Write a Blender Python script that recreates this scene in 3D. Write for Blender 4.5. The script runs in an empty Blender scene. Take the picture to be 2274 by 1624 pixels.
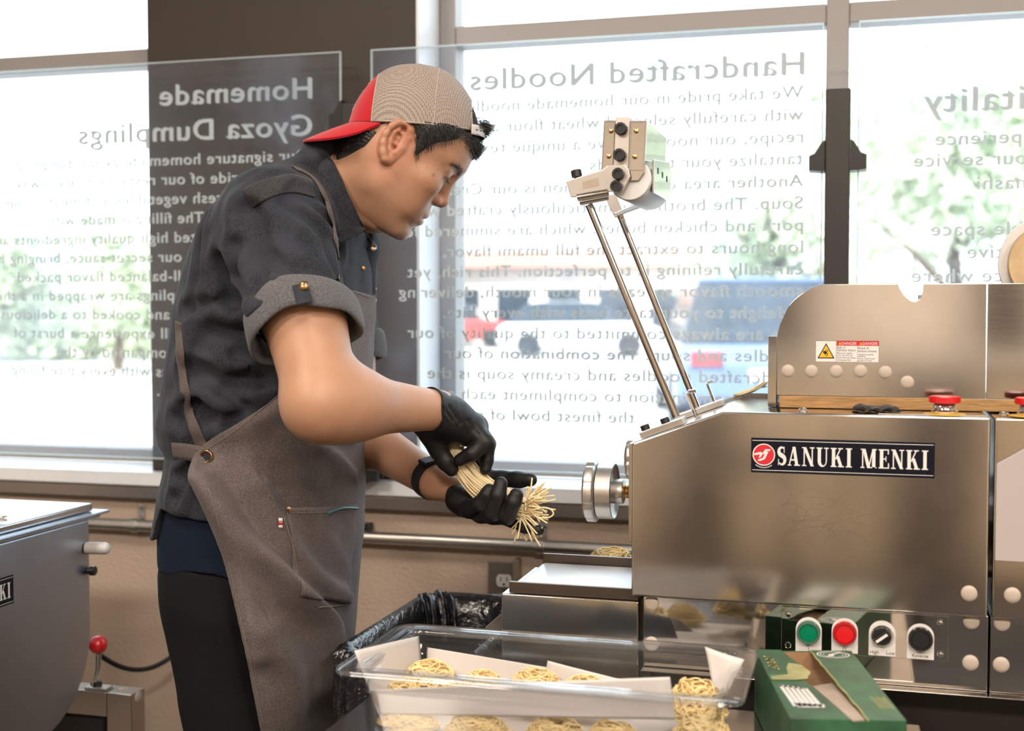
import bpy, bmesh, math, random, os
import numpy as np
from mathutils import Vector, Matrix, Euler
SC = bpy.context.scene
COL = SC.collection
rnd = random.Random(7)
PI = math.pi
# ---------------------------------------------------------------- camera
F, YAW, PITCH, CAMZ = 2800.0, math.radians(15.5), math.radians(2.5), 1.22
cam_d = bpy.data.cameras.new('camera'); cam = bpy.data.objects.new('camera', cam_d); COL.objects.link(cam)
cam.location = (0, 0, CAMZ); cam.rotation_euler = (PI/2 - PITCH, 0, YAW)
cam_d.sensor_width = 36.0; cam_d.lens = 36.0*F/2274.0; cam_d.clip_start = .05; cam_d.clip_end = 300
cam_d.dof.use_dof = True; cam_d.dof.focus_distance = 1.80; cam_d.dof.aperture_fstop = 3.8
SC.camera = cam
# ---------------------------------------------------------------- exposure and sky
SC.view_settings.view_transform = 'Standard'; SC.view_settings.look = 'None'
SC.view_settings.gamma = 1.0; SC.view_settings.exposure = 0.0; SC.view_settings.use_curve_mapping = False
SC.cycles.transparent_max_bounces = 32; SC.cycles.max_bounces = 12; SC.cycles.diffuse_bounces = 6
SC.cycles.sample_clamp_indirect = 4.0; SC.cycles.caustics_reflective = False; SC.cycles.caustics_refractive = False
W = bpy.data.worlds.new('sky'); SC.world = W; W.use_nodes = True
bg = W.node_tree.nodes['Background']; bg.inputs[0].default_value = (.80, .91, 1.0, 1); bg.inputs[1].default_value = 4.6
# ---------------------------------------------------------------- sun over the car park (behind the building, roof keeps it out of the room)
def lamp(name, kind, loc, target, energy, color, **kw):
    d = bpy.data.lights.new(name, kind); o = bpy.data.objects.new(name, d); COL.objects.link(o)
    o.location = loc; v = Vector(target)-Vector(loc); o.rotation_euler = v.to_track_quat('-Z', 'Y').to_euler()
    d.energy = energy; d.color = color
    for k, x in kw.items(): setattr(d, k, x)
    return o
lamp('sun', 'SUN', (0, -10, 12), (1.5, 0, 0), 15.0, (1, .95, .86), angle=.01)
# ceiling lamps of the kitchen, warm (their housings are built with the ceiling)
LAMPS = [(-1.5, .55), (.15, .35), (1.75, .75), (-1.6, -1.5), (.3, -1.5), (1.9, -1.5)]
for (lx, ly) in LAMPS:
    lamp('kitchen_lamp', 'AREA', (lx, ly, 2.80), (lx, ly, 0), 25.0 if ly > 0 else 92.0, (1, .88, .76), shape='RECTANGLE', size=.55, size_y=.55)
# ---------------------------------------------------------------- pixel <-> place
_fw = np.array([-math.sin(YAW)*math.cos(PITCH), math.cos(YAW)*math.cos(PITCH), -math.sin(PITCH)])
_rt = np.array([math.cos(YAW), math.sin(YAW), 0.0]); _up = np.cross(_rt, _fw)
_c0 = np.array([0, 0, CAMZ])
def ray(px, py): return _fw + (px-1137.0)/F*_rt - (py-812.0)/F*_up
def PY(px, py, Y):
    d = ray(px, py); return _c0 + d*(Y/d[1])
def PZ(px, py, Z):
    d = ray(px, py); return _c0 + d*((Z-CAMZ)/d[2])
def PX(px, py, X):
    d = ray(px, py); return _c0 + d*(X/d[0])
def XY(px, py, Y): q = PY(px, py, Y); return q[0]
def ZY(px, py, Y): q = PY(px, py, Y); return q[2]
def proj(p):
    v = np.asarray(p)-_c0; d = v@_fw
    return 1137+F*(v@_rt)/d, 812-F*(v@_up)/d
# ---------------------------------------------------------------- geometry collector
def nrm(v): v = np.asarray(v, float); return v/max(np.linalg.norm(v), 1e-12)
def frame(d):
    d = nrm(d); a = np.array([0, 0, 1.0]) if abs(d[2]) < .9 else np.array([1.0, 0, 0])
    u = nrm(np.cross(a, d)); return u, np.cross(d, u)
class G:
    def __init__(s): s.v = []; s.f = []; s.m = []
    def add(s, vs, fs, mi=0):
        o = len(s.v); s.v += [tuple(map(float, q)) for q in vs]
        s.f += [tuple(o+i for i in q) for q in fs]; s.m += [mi]*len(fs); return s
    def box(s, x0, x1, y0, y1, z0, z1, mi=0):
        v = [(x0,y0,z0),(x1,y0,z0),(x1,y1,z0),(x0,y1,z0),(x0,y0,z1),(x1,y0,z1),(x1,y1,z1),(x0,y1,z1)]
        return s.add(v, [(3,2,1,0),(4,5,6,7),(0,1,5,4),(1,2,6,5),(2,3,7,6),(3,0,4,7)], mi)
    def obox(s, c, ax, ay, az, mi=0):
        c, ax, ay, az = map(np.asarray, (c, ax, ay, az)); v = []
        for k in (-1, 1):
            for (i, j) in ((-1,-1),(1,-1),(1,1),(-1,1)): v.append(c+i*ax+j*ay+k*az)
        return s.add(v, [(3,2,1,0),(4,5,6,7),(0,1,5,4),(1,2,6,5),(2,3,7,6),(3,0,4,7)], mi)
    def lathe(s, p, d, prof, n=32, mi=0):
        p = np.asarray(p, float); d = nrm(d); u, w = frame(d); vs = []; fs = []
        for (h, r) in prof:
            for k in range(n):
                a = 2*PI*k/n; vs.append(p+d*h+(u*math.cos(a)+w*math.sin(a))*r)
        for i in range(len(prof)-1):
            for k in range(n): fs.append((i*n+k, i*n+(k+1) % n, (i+1)*n+(k+1) % n, (i+1)*n+k))
        fs.append(tuple(range(n))[::-1]); o = (len(prof)-1)*n; fs.append(tuple(o+k for k in range(n)))
        return s.add(vs, fs, mi)
    def cyl(s, a, b, r0, r1=None, n=24, mi=0):
        a, b = np.asarray(a, float), np.asarray(b, float); L = np.linalg.norm(b-a)
        return s.lathe(a, b-a, [(0, r0), (L, r0 if r1 is None else r1)], n, mi)
    def ball(s, c, r, n=24, m=14, mi=0):
        return s.lathe(c, (0, 0, 1), [(-r*math.cos(PI*(i+.02)/(m+.04)), r*math.sin(PI*(i+.02)/(m+.04))) for i in range(m+1)], n, mi)
    def tube(s, pts, r, n=8, closed=False, mi=0, caps=True, flat=1.0):
        pts = [np.asarray(q, float) for q in pts]; m = len(pts); rs = r if hasattr(r, '__len__') else [r]*m
        vs = []; fs = []; u = None
        for i in range(m):
            a = pts[(i-1) % m] if (closed or i > 0) else pts[0]; b = pts[(i+1) % m] if (closed or i < m-1) else pts[-1]
            t = nrm(b-a)
            if u is None: u, w = frame(t)
            else: u = nrm(u-t*(u@t)); w = np.cross(t, u)
            for k in range(n):
                an = 2*PI*k/n; vs.append(pts[i]+(u*math.cos(an)+w*math.sin(an)*flat)*rs[i])
        for i in range(m if closed else m-1):
            j = (i+1) % m
            for k in range(n): fs.append((i*n+k, i*n+(k+1) % n, j*n+(k+1) % n, j*n+k))
        if caps and not closed:
            fs.append(tuple(range(n))[::-1]); fs.append(tuple((m-1)*n+k for k in range(n)))
        return s.add(vs, fs, mi)
    def prism(s, poly, a, b, plane='XZ', mi=0):
        n = len(poly)
        def q(u, w, t): return (u, t, w) if plane == 'XZ' else ((u, w, t) if plane == 'XY' else (t, u, w))
        vs = [q(u, w, a) for u, w in poly]+[q(u, w, b) for u, w in poly]
        fs = [tuple(range(n)), tuple(range(n, 2*n))[::-1]]+[(i, n+i, n+(i+1) % n, (i+1) % n) for i in range(n)]
        return s.add(vs, fs, mi)
    def grid(s, P, mi=0, closed_u=False):
        P = np.asarray(P, float); nu, nv = P.shape[:2]; fs = []
        for i in range(nu if closed_u else nu-1):
            for j in range(nv-1):
                i2 = (i+1) % nu; fs.append((i*nv+j, i2*nv+j, i2*nv+j+1, i*nv+j+1))
        return s.add(P.reshape(-1, 3), fs, mi)
    def build(s, name, mat, parent=None, bevel=0, seg=2, angle=38, recalc=True, subsurf=0, solid=0, flat=False):
        me = bpy.data.meshes.new(name); me.from_pydata(s.v, [], s.f)
        mats = mat if isinstance(mat, (list, tuple)) else [mat]
        for q in mats: me.materials.append(q)
        if len(mats) > 1: me.polygons.foreach_set('material_index', s.m)
        if recalc:
            bm = bmesh.new(); bm.from_mesh(me); bmesh.ops.recalc_face_normals(bm, faces=bm.faces); bm.to_mesh(me); bm.free()
        me.polygons.foreach_set('use_smooth', [not flat]*len(me.polygons))
        o = bpy.data.objects.new(name, me); COL.objects.link(o)
        if solid:
            q = o.modifiers.new('solid', 'SOLIDIFY'); q.thickness = solid; q.offset = 0
        if bevel:
            q = o.modifiers.new('bevel', 'BEVEL'); q.width = bevel; q.segments = seg; q.limit_method = 'ANGLE'; q.angle_limit = math.radians(30); q.harden_normals = True
        elif angle: me.set_sharp_from_angle(angle=math.radians(angle))
        if subsurf:
            q = o.modifiers.new('sub', 'SUBSURF'); q.levels = q.render_levels = subsurf
        if parent is not None: adopt(o, parent)
        me.update(); return o
def adopt(o, parent):
    o.parent = parent
    o.matrix_parent_inverse = WORLD_OF.get(parent.name, Matrix.Identity(4)).inverted()
WORLD_OF = {}
def empty(name, loc, label=None, cat=None, group=None, kind=None):
    o = bpy.data.objects.new(name, None); COL.objects.link(o); o.location = tuple(map(float, loc)); o.empty_display_size = .05
    WORLD_OF[o.name] = Matrix.Translation(tuple(map(float, loc)))
    return tag(o, label, cat, group, kind)
def tag(o, label=None, cat=None, group=None, kind=None):
    if label: o['label'] = label
    if cat: o['category'] = cat
    if group: o['group'] = group
    if kind: o['kind'] = kind
    return o
def struct(o): o['kind'] = 'structure'; return o
# ---------------------------------------------------------------- materials (all procedural)
def _nt(name):
    m = bpy.data.materials.new(name); m.use_nodes = True; return m, m.node_tree.nodes, m.node_tree.links, m.node_tree.nodes['Principled BSDF']
def ramp(N, L, src, stops):
    r = N.new('ShaderNodeValToRGB'); L.new(src, r.inputs[0]); e = r.color_ramp.elements
    while len(e) < len(stops): e.new(.5)
    for q, (p, c) in zip(e, stops): q.position = p; q.color = (*c, 1) if len(c) == 3 else c
    return r.outputs[0]
def coords(N, L, scale=(1, 1, 1), kind='Object'):
    t = N.new('ShaderNodeTexCoord'); mp = N.new('ShaderNodeMapping'); L.new(t.outputs[kind], mp.inputs[0]); mp.inputs['Scale'].default_value = scale
    return mp.outputs[0]
def noise(N, L, vec, scale, detail=4, rough=.55, dist=0):
    n = N.new('ShaderNodeTexNoise'); L.new(vec, n.inputs['Vector']); n.inputs['Scale'].default_value = scale
    n.inputs['Detail'].default_value = detail; n.inputs['Roughness'].default_value = rough; n.inputs['Distortion'].default_value = dist
    return n.outputs['Fac']
def bump(N, L, b, h, strength, dist=.002):
    q = N.new('ShaderNodeBump'); q.inputs['Strength'].default_value = strength; q.inputs['Distance'].default_value = dist
    L.new(h, q.inputs['Height']); L.new(q.outputs[0], b.inputs['Normal']); return q
def mat(name, col, rough=.5, metal=0, var=0, vscale=20, vstretch=(1, 1, 1), bmp=0, bscale=200, bdist=.001, sheen=0, spec=.5, coat=0, sss=0):
    m, N, L, b = _nt(name)
    b.inputs['Base Color'].default_value = (*col, 1); b.inputs['Roughness'].default_value = rough; b.inputs['Metallic'].default_value = metal
    b.inputs['Specular IOR Level'].default_value = spec
    if sheen: b.inputs['Sheen Weight'].default_value = sheen; b.inputs['Sheen Roughness'].default_value = .4
    if coat: b.inputs['Coat Weight'].default_value = coat; b.inputs['Coat Roughness'].default_value = .08
    if sss: b.inputs['Subsurface Weight'].default_value = sss; b.inputs['Subsurface Radius'].default_value = (1, .4, .2); b.inputs['Subsurface Scale'].default_value = .006
    if var or bmp: vec = coords(N, L, vstretch)
    if var:
        c = ramp(N, L, noise(N, L, vec, vscale, 5), [(.3, tuple(x*(1-var) for x in col)), (.7, tuple(min(1, x*(1+var)) for x in col))])
        L.new(c, b.inputs['Base Color'])
    if bmp: bump(N, L, b, noise(N, L, vec, bscale, 3), bmp, bdist)
    return m
def steel(name, col=(.66, .635, .605), rough=.115, brush=(1, 90, 90), rvar=.07, smudge=.22, bmp=.012):
    m, N, L, b = _nt(name); b.inputs['Metallic'].default_value = 1
    v = coords(N, L, brush); n = noise(N, L, v, 14, 4, .6)
    v2 = coords(N, L, (1, 1, 1)); n2 = noise(N, L, v2, 7, 5, .6, .4)
    mx = N.new('ShaderNodeMath'); mx.operation = 'MULTIPLY_ADD'; L.new(n, mx.inputs[0]); mx.inputs[1].default_value = rvar*.6; mx.inputs[2].default_value = rough-rvar*.5
    m2 = N.new('ShaderNodeMath'); m2.operation = 'MULTIPLY_ADD'; L.new(n2, m2.inputs[0]); m2.inputs[1].default_value = rvar*.7; L.new(mx.outputs[0], m2.inputs[2])
    L.new(m2.outputs[0], b.inputs['Roughness'])
    L.new(ramp(N, L, n2, [(.3, tuple(c*(1-smudge) for c in col)), (.7, col)]), b.inputs['Base Color'])
    if bmp: bump(N, L, b, n, bmp, .0006)
    return m
def clear(name, tint=(.97, .985, .985), rough=.02, f0=.04, haze=0, hazecol=(.75, .8, .85), hscale=3, lo=.42, hi=.75, stretch=(1, 1, .6)):
    m, N, L, b = _nt(name); N.remove(b); out = N['Material Output']
    t = N.new('ShaderNodeBsdfTransparent'); t.inputs[0].default_value = (*tint, 1)
    g = N.new('ShaderNodeBsdfGlossy'); g.inputs['Roughness'].default_value = rough; g.inputs['Color'].default_value = (1, 1, 1, 1)
    lw = N.new('ShaderNodeLayerWeight'); lw.inputs['Blend'].default_value = .5
    pw = N.new('ShaderNodeMath'); pw.operation = 'POWER'; L.new(lw.outputs['Facing'], pw.inputs[0]); pw.inputs[1].default_value = 5
    ma = N.new('ShaderNodeMath'); ma.operation = 'MULTIPLY_ADD'; L.new(pw.outputs[0], ma.inputs[0]); ma.inputs[1].default_value = 1-f0; ma.inputs[2].default_value = f0
    mx = N.new('ShaderNodeMixShader'); L.new(ma.outputs[0], mx.inputs[0]); L.new(t.outputs[0], mx.inputs[1]); L.new(g.outputs[0], mx.inputs[2]); last = mx.outputs[0]
    if haze:
        v = coords(N, L, stretch); n = noise(N, L, v, hscale, 8, .62, .6)
        f = ramp(N, L, n, [(lo, (haze*.22,)*3), (hi, (haze,)*3)])
        d = N.new('ShaderNodeBsdfDiffuse'); d.inputs[0].default_value = (*hazecol, 1)
        tr = N.new('ShaderNodeBsdfTranslucent'); tr.inputs[0].default_value = (*hazecol, 1)
        ad = N.new('ShaderNodeMixShader'); ad.inputs[0].default_value = .5; L.new(d.outputs[0], ad.inputs[1]); L.new(tr.outputs[0], ad.inputs[2])
        m2 = N.new('ShaderNodeMixShader'); L.new(f, m2.inputs[0]); L.new(last, m2.inputs[1]); L.new(ad.outputs[0], m2.inputs[2]); last = m2.outputs[0]
    L.new(last, out.inputs[0]); return m
def translucent(name, col, tcol, fac=.5, rough=.6):
    m, N, L, b = _nt(name); b.inputs['Base Color'].default_value = (*col, 1); b.inputs['Roughness'].default_value = rough
    t = N.new('ShaderNodeBsdfTranslucent'); t.inputs[0].default_value = (*tcol, 1)
    mx = N.new('ShaderNodeMixShader'); mx.inputs[0].default_value = fac
    L.new(b.outputs[0], mx.inputs[1]); L.new(t.outputs[0], mx.inputs[2]); L.new(mx.outputs[0], N['Material Output'].inputs[0]); return m
M = {}
M['steel'] = steel('brushed_steel')
M['steel_polish'] = steel('polished_steel', (.62, .59, .555), .09, (2, 30, 30), .05, .18, .01)
M['steel_blue'] = steel('mixer_steel', (.46, .49, .55), .32, (60, 60, 2), .12, .10)
M['steel_mirror'] = steel('mirror_steel', (.66, .63, .6), .045, (2, 30, 30), .03, .2, .004)
M['alu'] = steel('cast_aluminium', (.68, .65, .62), .3, (8, 8, 8), .1, .15)
M['chrome'] = mat('chrome', (.8, .8, .8), .08, 1)
M['galv'] = mat('galvanised_pipe', (.62, .6, .56), .35, 1, .1, 9)
M['black_plastic'] = mat('black_plastic', (.012, .012, .014), .35)
M['black_rubber'] = mat('black_rubber', (.014, .014, .016), .6)
M['white_plastic'] = mat('white_plastic', (.62, .60, .59), .4)
M['grey_plug'] = mat('beige_plug', (.46, .39, .33), .45)
M['red'] = mat('red_plastic', (.62, .012, .016), .3, coat=.3)
M['green'] = mat('green_plastic', (.0, .18, .085), .3, coat=.3)
M['paper_white'] = mat('label_white', (.70, .68, .66), .55)
M['ink_black'] = mat('ink_black', (.012, .012, .018), .5)
M['navy'] = mat('nameplate_navy', (.004, .005, .012), .4, spec=.2)
M['ink_red'] = mat('ink_red', (.55, .015, .03), .45)
M['ink_yellow'] = mat('ink_yellow', (.85, .45, .01), .45)
def text_verts(body, offset=0, extrude=.0, spacing=1.0, res=4):
    """lettering as plain vertices and faces, cap height about .7, baseline on y = 0"""
    c = bpy.data.curves.new('t', 'FONT'); c.body = body; c.offset = offset; c.space_character = spacing; c.resolution_u = res
    o = bpy.data.objects.new('t', c); COL.objects.link(o)
    dg = bpy.context.evaluated_depsgraph_get(); me = o.evaluated_get(dg).to_mesh()
    v = np.array([q.co[:] for q in me.vertices]).reshape(-1, 3); f = [tuple(p.vertices) for p in me.polygons]
    ar = [sum(v[q[i], 0]*v[q[(i+1) % len(q)], 1]-v[q[(i+1) % len(q)], 0]*v[q[i], 1] for i in range(len(q))) for q in f]; sg = 1 if sum(ar) > 0 else -1
    f = [q for q, a in zip(f, ar) if a*sg > 1e-9]
    o.evaluated_get(dg).to_mesh_clear(); bpy.data.objects.remove(o); bpy.data.curves.remove(c)
    return v, f
def put_text(g, body, org, ux, uz, cap=None, width=None, off=0, spacing=1.0, mi=0, anchor=0.0, stretch=1.0):
    """org: baseline point (numpy), ux / uz unit vectors of reading direction and up; cap height in metres; width overrides the horizontal size"""
    v, f = text_verts(body, 0, 0, spacing)
    if not len(v): return 0
    x0, x1 = v[:, 0].min(), v[:, 0].max(); sy = cap/.682; sx = sy*stretch if width is None else width/(x1-x0)
    w = (x1-x0)*sx
    if off:      # heavier weight: the same letters again, shifted by a hair
        nn_ = np.cross(ux, uz)
        for i, (a, b) in enumerate(((-1, -.6), (1, .6))):
            g.add(np.asarray(org)+np.outer((v[:, 0]-x0)*sx-anchor*w+a*off*cap, ux)+np.outer(v[:, 1]*sy+b*off*cap, uz)+nn_*.00003*(i+1), f, mi)
    P = np.asarray(org)+np.outer((v[:, 0]-x0)*sx-anchor*w, ux)+np.outer(v[:, 1]*sy, uz)
    g.add(P, f, mi); return w
# ---------------------------------------------------------------- the room
YW, YG = 2.45, 2.60          # inner wall face, window plane
ZS, ZTOP = .868, 2.75        # sill top, head of the windows
M['wall_brown'] = mat('dark_brown_paint', (.040, .029, .021), .55, 0, .05, 6, bmp=.15, bscale=90)
M['wall_tan'] = mat('tan_orange_peel_paint', (.54, .42, .33), .6, 0, .04, 5, bmp=.6, bscale=120, bdist=.003)
M['wall_room'] = mat('beige_paint', (.74, .64, .54), .7)
M['ceiling'] = mat('ceiling_white', (.66, .60, .53), .8)
M['floor'] = mat('quarry_floor', (.085, .065, .052), .4, 0, .3, 8)
M['sill'] = mat('sill_white', (.82, .85, .88), .32, 0, .03, 8)
M['apron_band'] = mat('band_metal', (.30, .27, .25), .33, .85, .08, 5)
M['win_frame'] = mat('window_frame_taupe', (.36, .335, .32), .45)
M['pane'] = clear('window_pane', (.985, .992, .995), .01, .03)
xl1 = XY(331, 400, YW)       # right edge of left opening
xr0 = XY(925, 400, YW)       # left edge of right opening
XL, XR, YB, ZC = -4.2, 3.6, -3.6, 2.9
# wall_back: brown above the sill, tan below (one wall, two paints)
g = G()
zt = .815
g.box(xl1, xr0, YW, YG+.06, zt, ZC, 0)
g.box(XL, xl1, YW, YG+.06, ZTOP, ZC, 0); g.box(xr0, XR, YW, YG+.06, ZTOP, ZC, 0)
g.box(XL, XR, YW, YG+.06, 0, zt, 1)
g.box(XL, xl1, YW+.02, YG+.06, zt, ZS-.03, 1); g.box(xr0, XR, YW+.02, YG+.06, zt, ZS-.03, 1)
g.box(XL, -3.6, YW, YG+.06, ZS-.03, ZTOP, 0); g.box(2.6, XR, YW, YG+.06, ZS-.03, ZTOP, 0)
struct(g.build('wall_back', [M['wall_brown'], M['wall_tan']], angle=30))
struct(G().box(XL-.1, XL, YB, YG, 0, ZC).build('wall_left', M['wall_room']))
struct(G().box(XR, XR+.1, YB, YG, 0, ZC).build('wall_right', M['wall_room']))
struct(G().box(XL, XR, YB-.1, YB, 0, ZC).build('wall_front', M['wall_room']))
struct(G().box(XL-.1, XR+.1, YB-.1, YG+.06, -.08, 0).build('floor', M['floor']))
struct(G().box(XL-.1, XR+.1, YB-.1, YG+.12, ZC, ZC+.15).build('ceiling', M['ceiling']))
# sill and the dark band under it
g = G(); g.box(XL+.001, XR-.001, YW-.035, YW-.0005, ZS-.03, ZS); g.box(-3.6, xl1-.0005, YW-.0005, YG-.02, ZS-.03, ZS); g.box(xr0+.0005, 2.6, YW-.0005, YG-.02, ZS-.03, ZS)
struct(g.build('trim_1', M['sill'], bevel=.003))
struct(G().box(XL+.001, XR-.001, YW-.028, YW-.0005, .808, ZS-.031).build('trim_2', M['apron_band'], bevel=.003))
# bright painted jamb of the right window
struct(G().box(xr0, xr0+.006, YW, YG-.02, ZS, ZTOP).build('trim_3', M['sill']))
# windows: frame of mullions and transom, panes as children
def window(n, x0, x1, mull, ztr):
    e = empty('window_%d' % n, ((x0+x1)/2, YG, ZS)); struct(e)
    fr = G(); fw = .035
    fr.box(x0, x0+fw, YG-.02, YG+.05, ZS, ZTOP); fr.box(x1-fw, x1, YG-.02, YG+.05, ZS, ZTOP)
    fr.box(x0+fw, x1-fw, YG-.02, YG+.05, ZS, ZS+.03); fr.box(x0+fw, x1-fw, YG-.02, YG+.05, ZTOP-.04, ZTOP)
    fr.build('window_frame', M['win_frame'], e, bevel=.003)
    xs = [x0+fw]+[q for m in mull for q in (m-.022, m+.022)]+[x1-fw]
    for m in mull: G().box(m-.022, m+.022, YG-.02, YG+.05, ZS+.03, ZTOP-.04).build('mullion', M['win_frame'], e, bevel=.003)
    for i in range(0, len(xs), 2):
        G().box(xs[i], xs[i+1], YG-.018, YG+.045, ztr-.02, ztr+.02).build('transom', M['win_frame'], e, bevel=.003)
        for (a, b) in ((ZS+.03, ztr-.02), (ztr+.02, ZTOP-.04)):
            G().box(xs[i], xs[i+1], YG+.014, YG+.02, a, b).build('window_pane', M['pane'], e)
zt1 = ZY(1500, 50, YG)
print('transom', zt1, ZY(150, 140, YG), 'mull', XY(1858, 100, YG))
window(1, -3.6, xl1, [], ZY(150, 141, YG))
window(2, xr0+.006, 2.6, [XY(1860, 100, YG-.02)], ZY(1500, 55, YG))
# ceiling lamp housings
for (lx, ly) in LAMPS:
    h = G(); h.box(lx-.30, lx+.30, ly-.30, ly+.30, 2.83, ZC)
    o = h.build('ceiling_light', M['white_plastic'], bevel=.004); tag(o, 'square ceiling lamp housing with warm diffuser above the kitchen floor', 'lamp', 'ceiling lamps of the kitchen')
# conduit along the wall, with clamps
zc = ZY(1000, 1203, YW-.03)
e = empty('conduit_pipe', (-1, YW-.03, zc), 'long galvanised conduit pipe running along the tan wall below the window sill', 'pipe')
zp = [ZY(px, py, YW-.03) for px, py in ((250, 1172), (1000, 1203))]
print('conduit z', zp)
G().cyl((XL+.05, YW-.03, zc), (XR-.05, YW-.03, zc), .0125, n=20).build('pipe', M['galv'], e)
for px, py in ((300, 1160), (1200, 1200)):
    x = XY(px, py, YW-.03); q = G()
    q.cyl((x-.009, YW-.03, zc), (x+.009, YW-.03, zc), .0155, n=20)
    q.box(x-.008, x+.008, YW-.006, YW-.001, zc+.010, zc+.036); q.cyl((x, YW-.001, zc+.036), (x, YW-.006, zc+.036), .008, n=16); q.cyl((x, YW-.006, zc+.03), (x, YW-.012, zc+.03), .004, n=6)
    q.build('pipe_clamp', M['galv'], e, bevel=.0008)
# wall outlet
xo, zo = XY(1122, 1285, YW), ZY(1122, 1310, YW)
e = empty('wall_outlet', (xo, YW, zo), 'steel double power outlet on the tan wall behind the conveyor', 'outlet')
G().box(xo-.035, xo+.035, YW-.007, YW-.0005, zo-.057, zo+.057).build('cover_plate', mat('outlet_plate', (.30, .27, .24), .4, .8), e, bevel=.002)
for s in (-1, 1):
    q = G(); pts = []
    for k in range(28):
        a = 2*PI*k/28; pts.append((xo+.0165*math.copysign(abs(math.cos(a))**.8, math.cos(a)), zo+s*.020+max(-.0125, min(.0125, .0165*math.sin(a)))))
    q.prism(pts, YW-.0105, YW-.006); rc = q.build('receptacle', M['paper_white'], e, bevel=.0006)
    d = G(); zz = zo+s*.020
    d.box(xo-.0075, xo-.0055, YW-.011, YW-.0100, zz-.001, zz+.008); d.box(xo+.0055, xo+.0075, YW-.011, YW-.0100, zz, zz+.008); d.cyl((xo, YW-.011, zz-.007), (xo, YW-.0100, zz-.007), .0028, n=14)
    d.build('socket_slot', M['black_plastic'], rc)
G().cyl((xo, YW-.009, zo), (xo, YW-.006, zo), .003, n=12).build('screw', M['chrome'], e)
# vertical metal channel beside the outlet
xo2 = XY(1153, 1270, YW)
tag(G().box(xo2-.006, xo2+.006, YW-.03, YW-.0005, .55, ZY(1150, 1238, YW)).build('cable_channel', mat('channel', (.30, .24, .19), .45, .5), bevel=.002), 'slim brown metal channel standing right beside the wall outlet', 'channel')
# black cable hanging behind the cook, from mixer to outlet
pts = []
A = PY(205, 1440, 2.2); B = PY(420, 1440, 2.40)
for k in range(25):
    t = k/24; q = A*(1-t)+B*t; pts.append((q[0], q[1], q[2]-.055*4*t*(1-t)+.02*t))
tag(G().tube(pts, .0052, 10).build('power_cable', M['black_rubber']), 'black power cable sagging between the mixer and the wall behind the cook', 'cable')

q = PY(808, 1167, YW); tag(G().box(q[0]-.03, q[0]+.022, YW-.03, YW-.0005, q[2]-.008, q[2]+.008).build('junction_box', M['black_plastic'], bevel=.002), 'small black junction box on the wall just above the conduit, beside the cook', 'box')
# ---------------------------------------------------------------- unseen furniture added behind the camera for the steel to reflect
M['dark_wood'] = mat('dark_wood', (.05, .035, .028), .45, 0, .3, 12, (1, 8, 8))
M['gold_wood'] = mat('golden_wood', (.46, .35, .23), .4, 0, .25, 9, (1, 8, 8))
M['counter_top'] = mat('counter_top', (.60, .54, .46), .35)
def unit(label, x0, x1, body, y0=-2.9, y1=-2.35, h=.98):  # unseen counters, added to vary the reflection in the machine front
    e = empty('added_counter', ((x0+x1)/2, (y0+y1)/2, 0), label, 'counter')
    G().box(x0+.003, x1-.003, y0, y1, .08, h).build('cabinet_body', body, e, bevel=.005)
    G().box(x0, x1, y0-.02, y1+.03, h+.001, h+.04).build('counter_top', M['counter_top'], e, bevel=.005)
    G().box(x0+.02, x1-.02, y0+.03, y1-.05, 0, .079).build('plinth', M['black_plastic'], e)
unit('unseen golden wood counter added for reflections, left of the dark gap', -2.6, -.95, M['gold_wood'])
unit('unseen golden wood counter added for reflections, right of the dark gap', -.55, .12, M['gold_wood'])
unit('unseen dark counter added for reflections, at the right', .13, .48, M['dark_wood'])
unit('unseen golden wood counter added for reflections, at the far right', .49, 2.6, M['gold_wood'])
def stool(x, y, label, z0=.0125):  # added out of view, its dark legs break up the reflection
    e = empty('added_stool', (x, y, 0), label, 'stool', None)
    G().lathe((x, y, .70), (0, 0, 1), [(0, .15), (.01, .17), (.04, .17), (.05, .15)], 32).build('seat', M['black_plastic'], e)
    for sx in (-1, 1):
        for sy in (-1, 1): G().tube([(x+sx*.17, y+sy*.17, z0), (x+sx*.10, y+sy*.10, .699)], .018, 10).build('leg', M['dark_wood'], e)
stool(-.35, -.95, 'unseen black bar stool added for reflections, nearer the machine'); stool(.05, -1.35, 'unseen black bar stool added for reflections, nearer the dark counter')
M['mat_rubber'] = mat('mat_rubber', (.016, .015, .015), .85)
tag(G().box(-1.3, 1.5, -1.95, .95, .0005, .012).build('added_floor_mat', M['mat_rubber'], bevel=.004), 'unseen black rubber mat added to darken what the machine reflects', 'mat')  # added out of view so the lower panel reflects something dark
M['door_dark'] = mat('dark_door', (.035, .025, .02), .5)
struct(G().box(-.95, -.25, YB+.001, YB+.05, 0, 2.1).build('added_door_1', M['door_dark'], bevel=.004))  # dark door added on the unseen wall for the steel to mirror
struct(G().box(.55, .85, YB+.001, YB+.12, 0, 2.85).build('added_trim_4', M['wall_brown'], bevel=.004))  # unseen brown pilaster, added as a dark band in the reflections
struct(G().box(-2.6, -1.9, YB+.001, YB+.12, 0, 2.85).build('added_trim_5', M['wall_brown'], bevel=.004))  # second unseen pilaster, added for the same dark band
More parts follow.
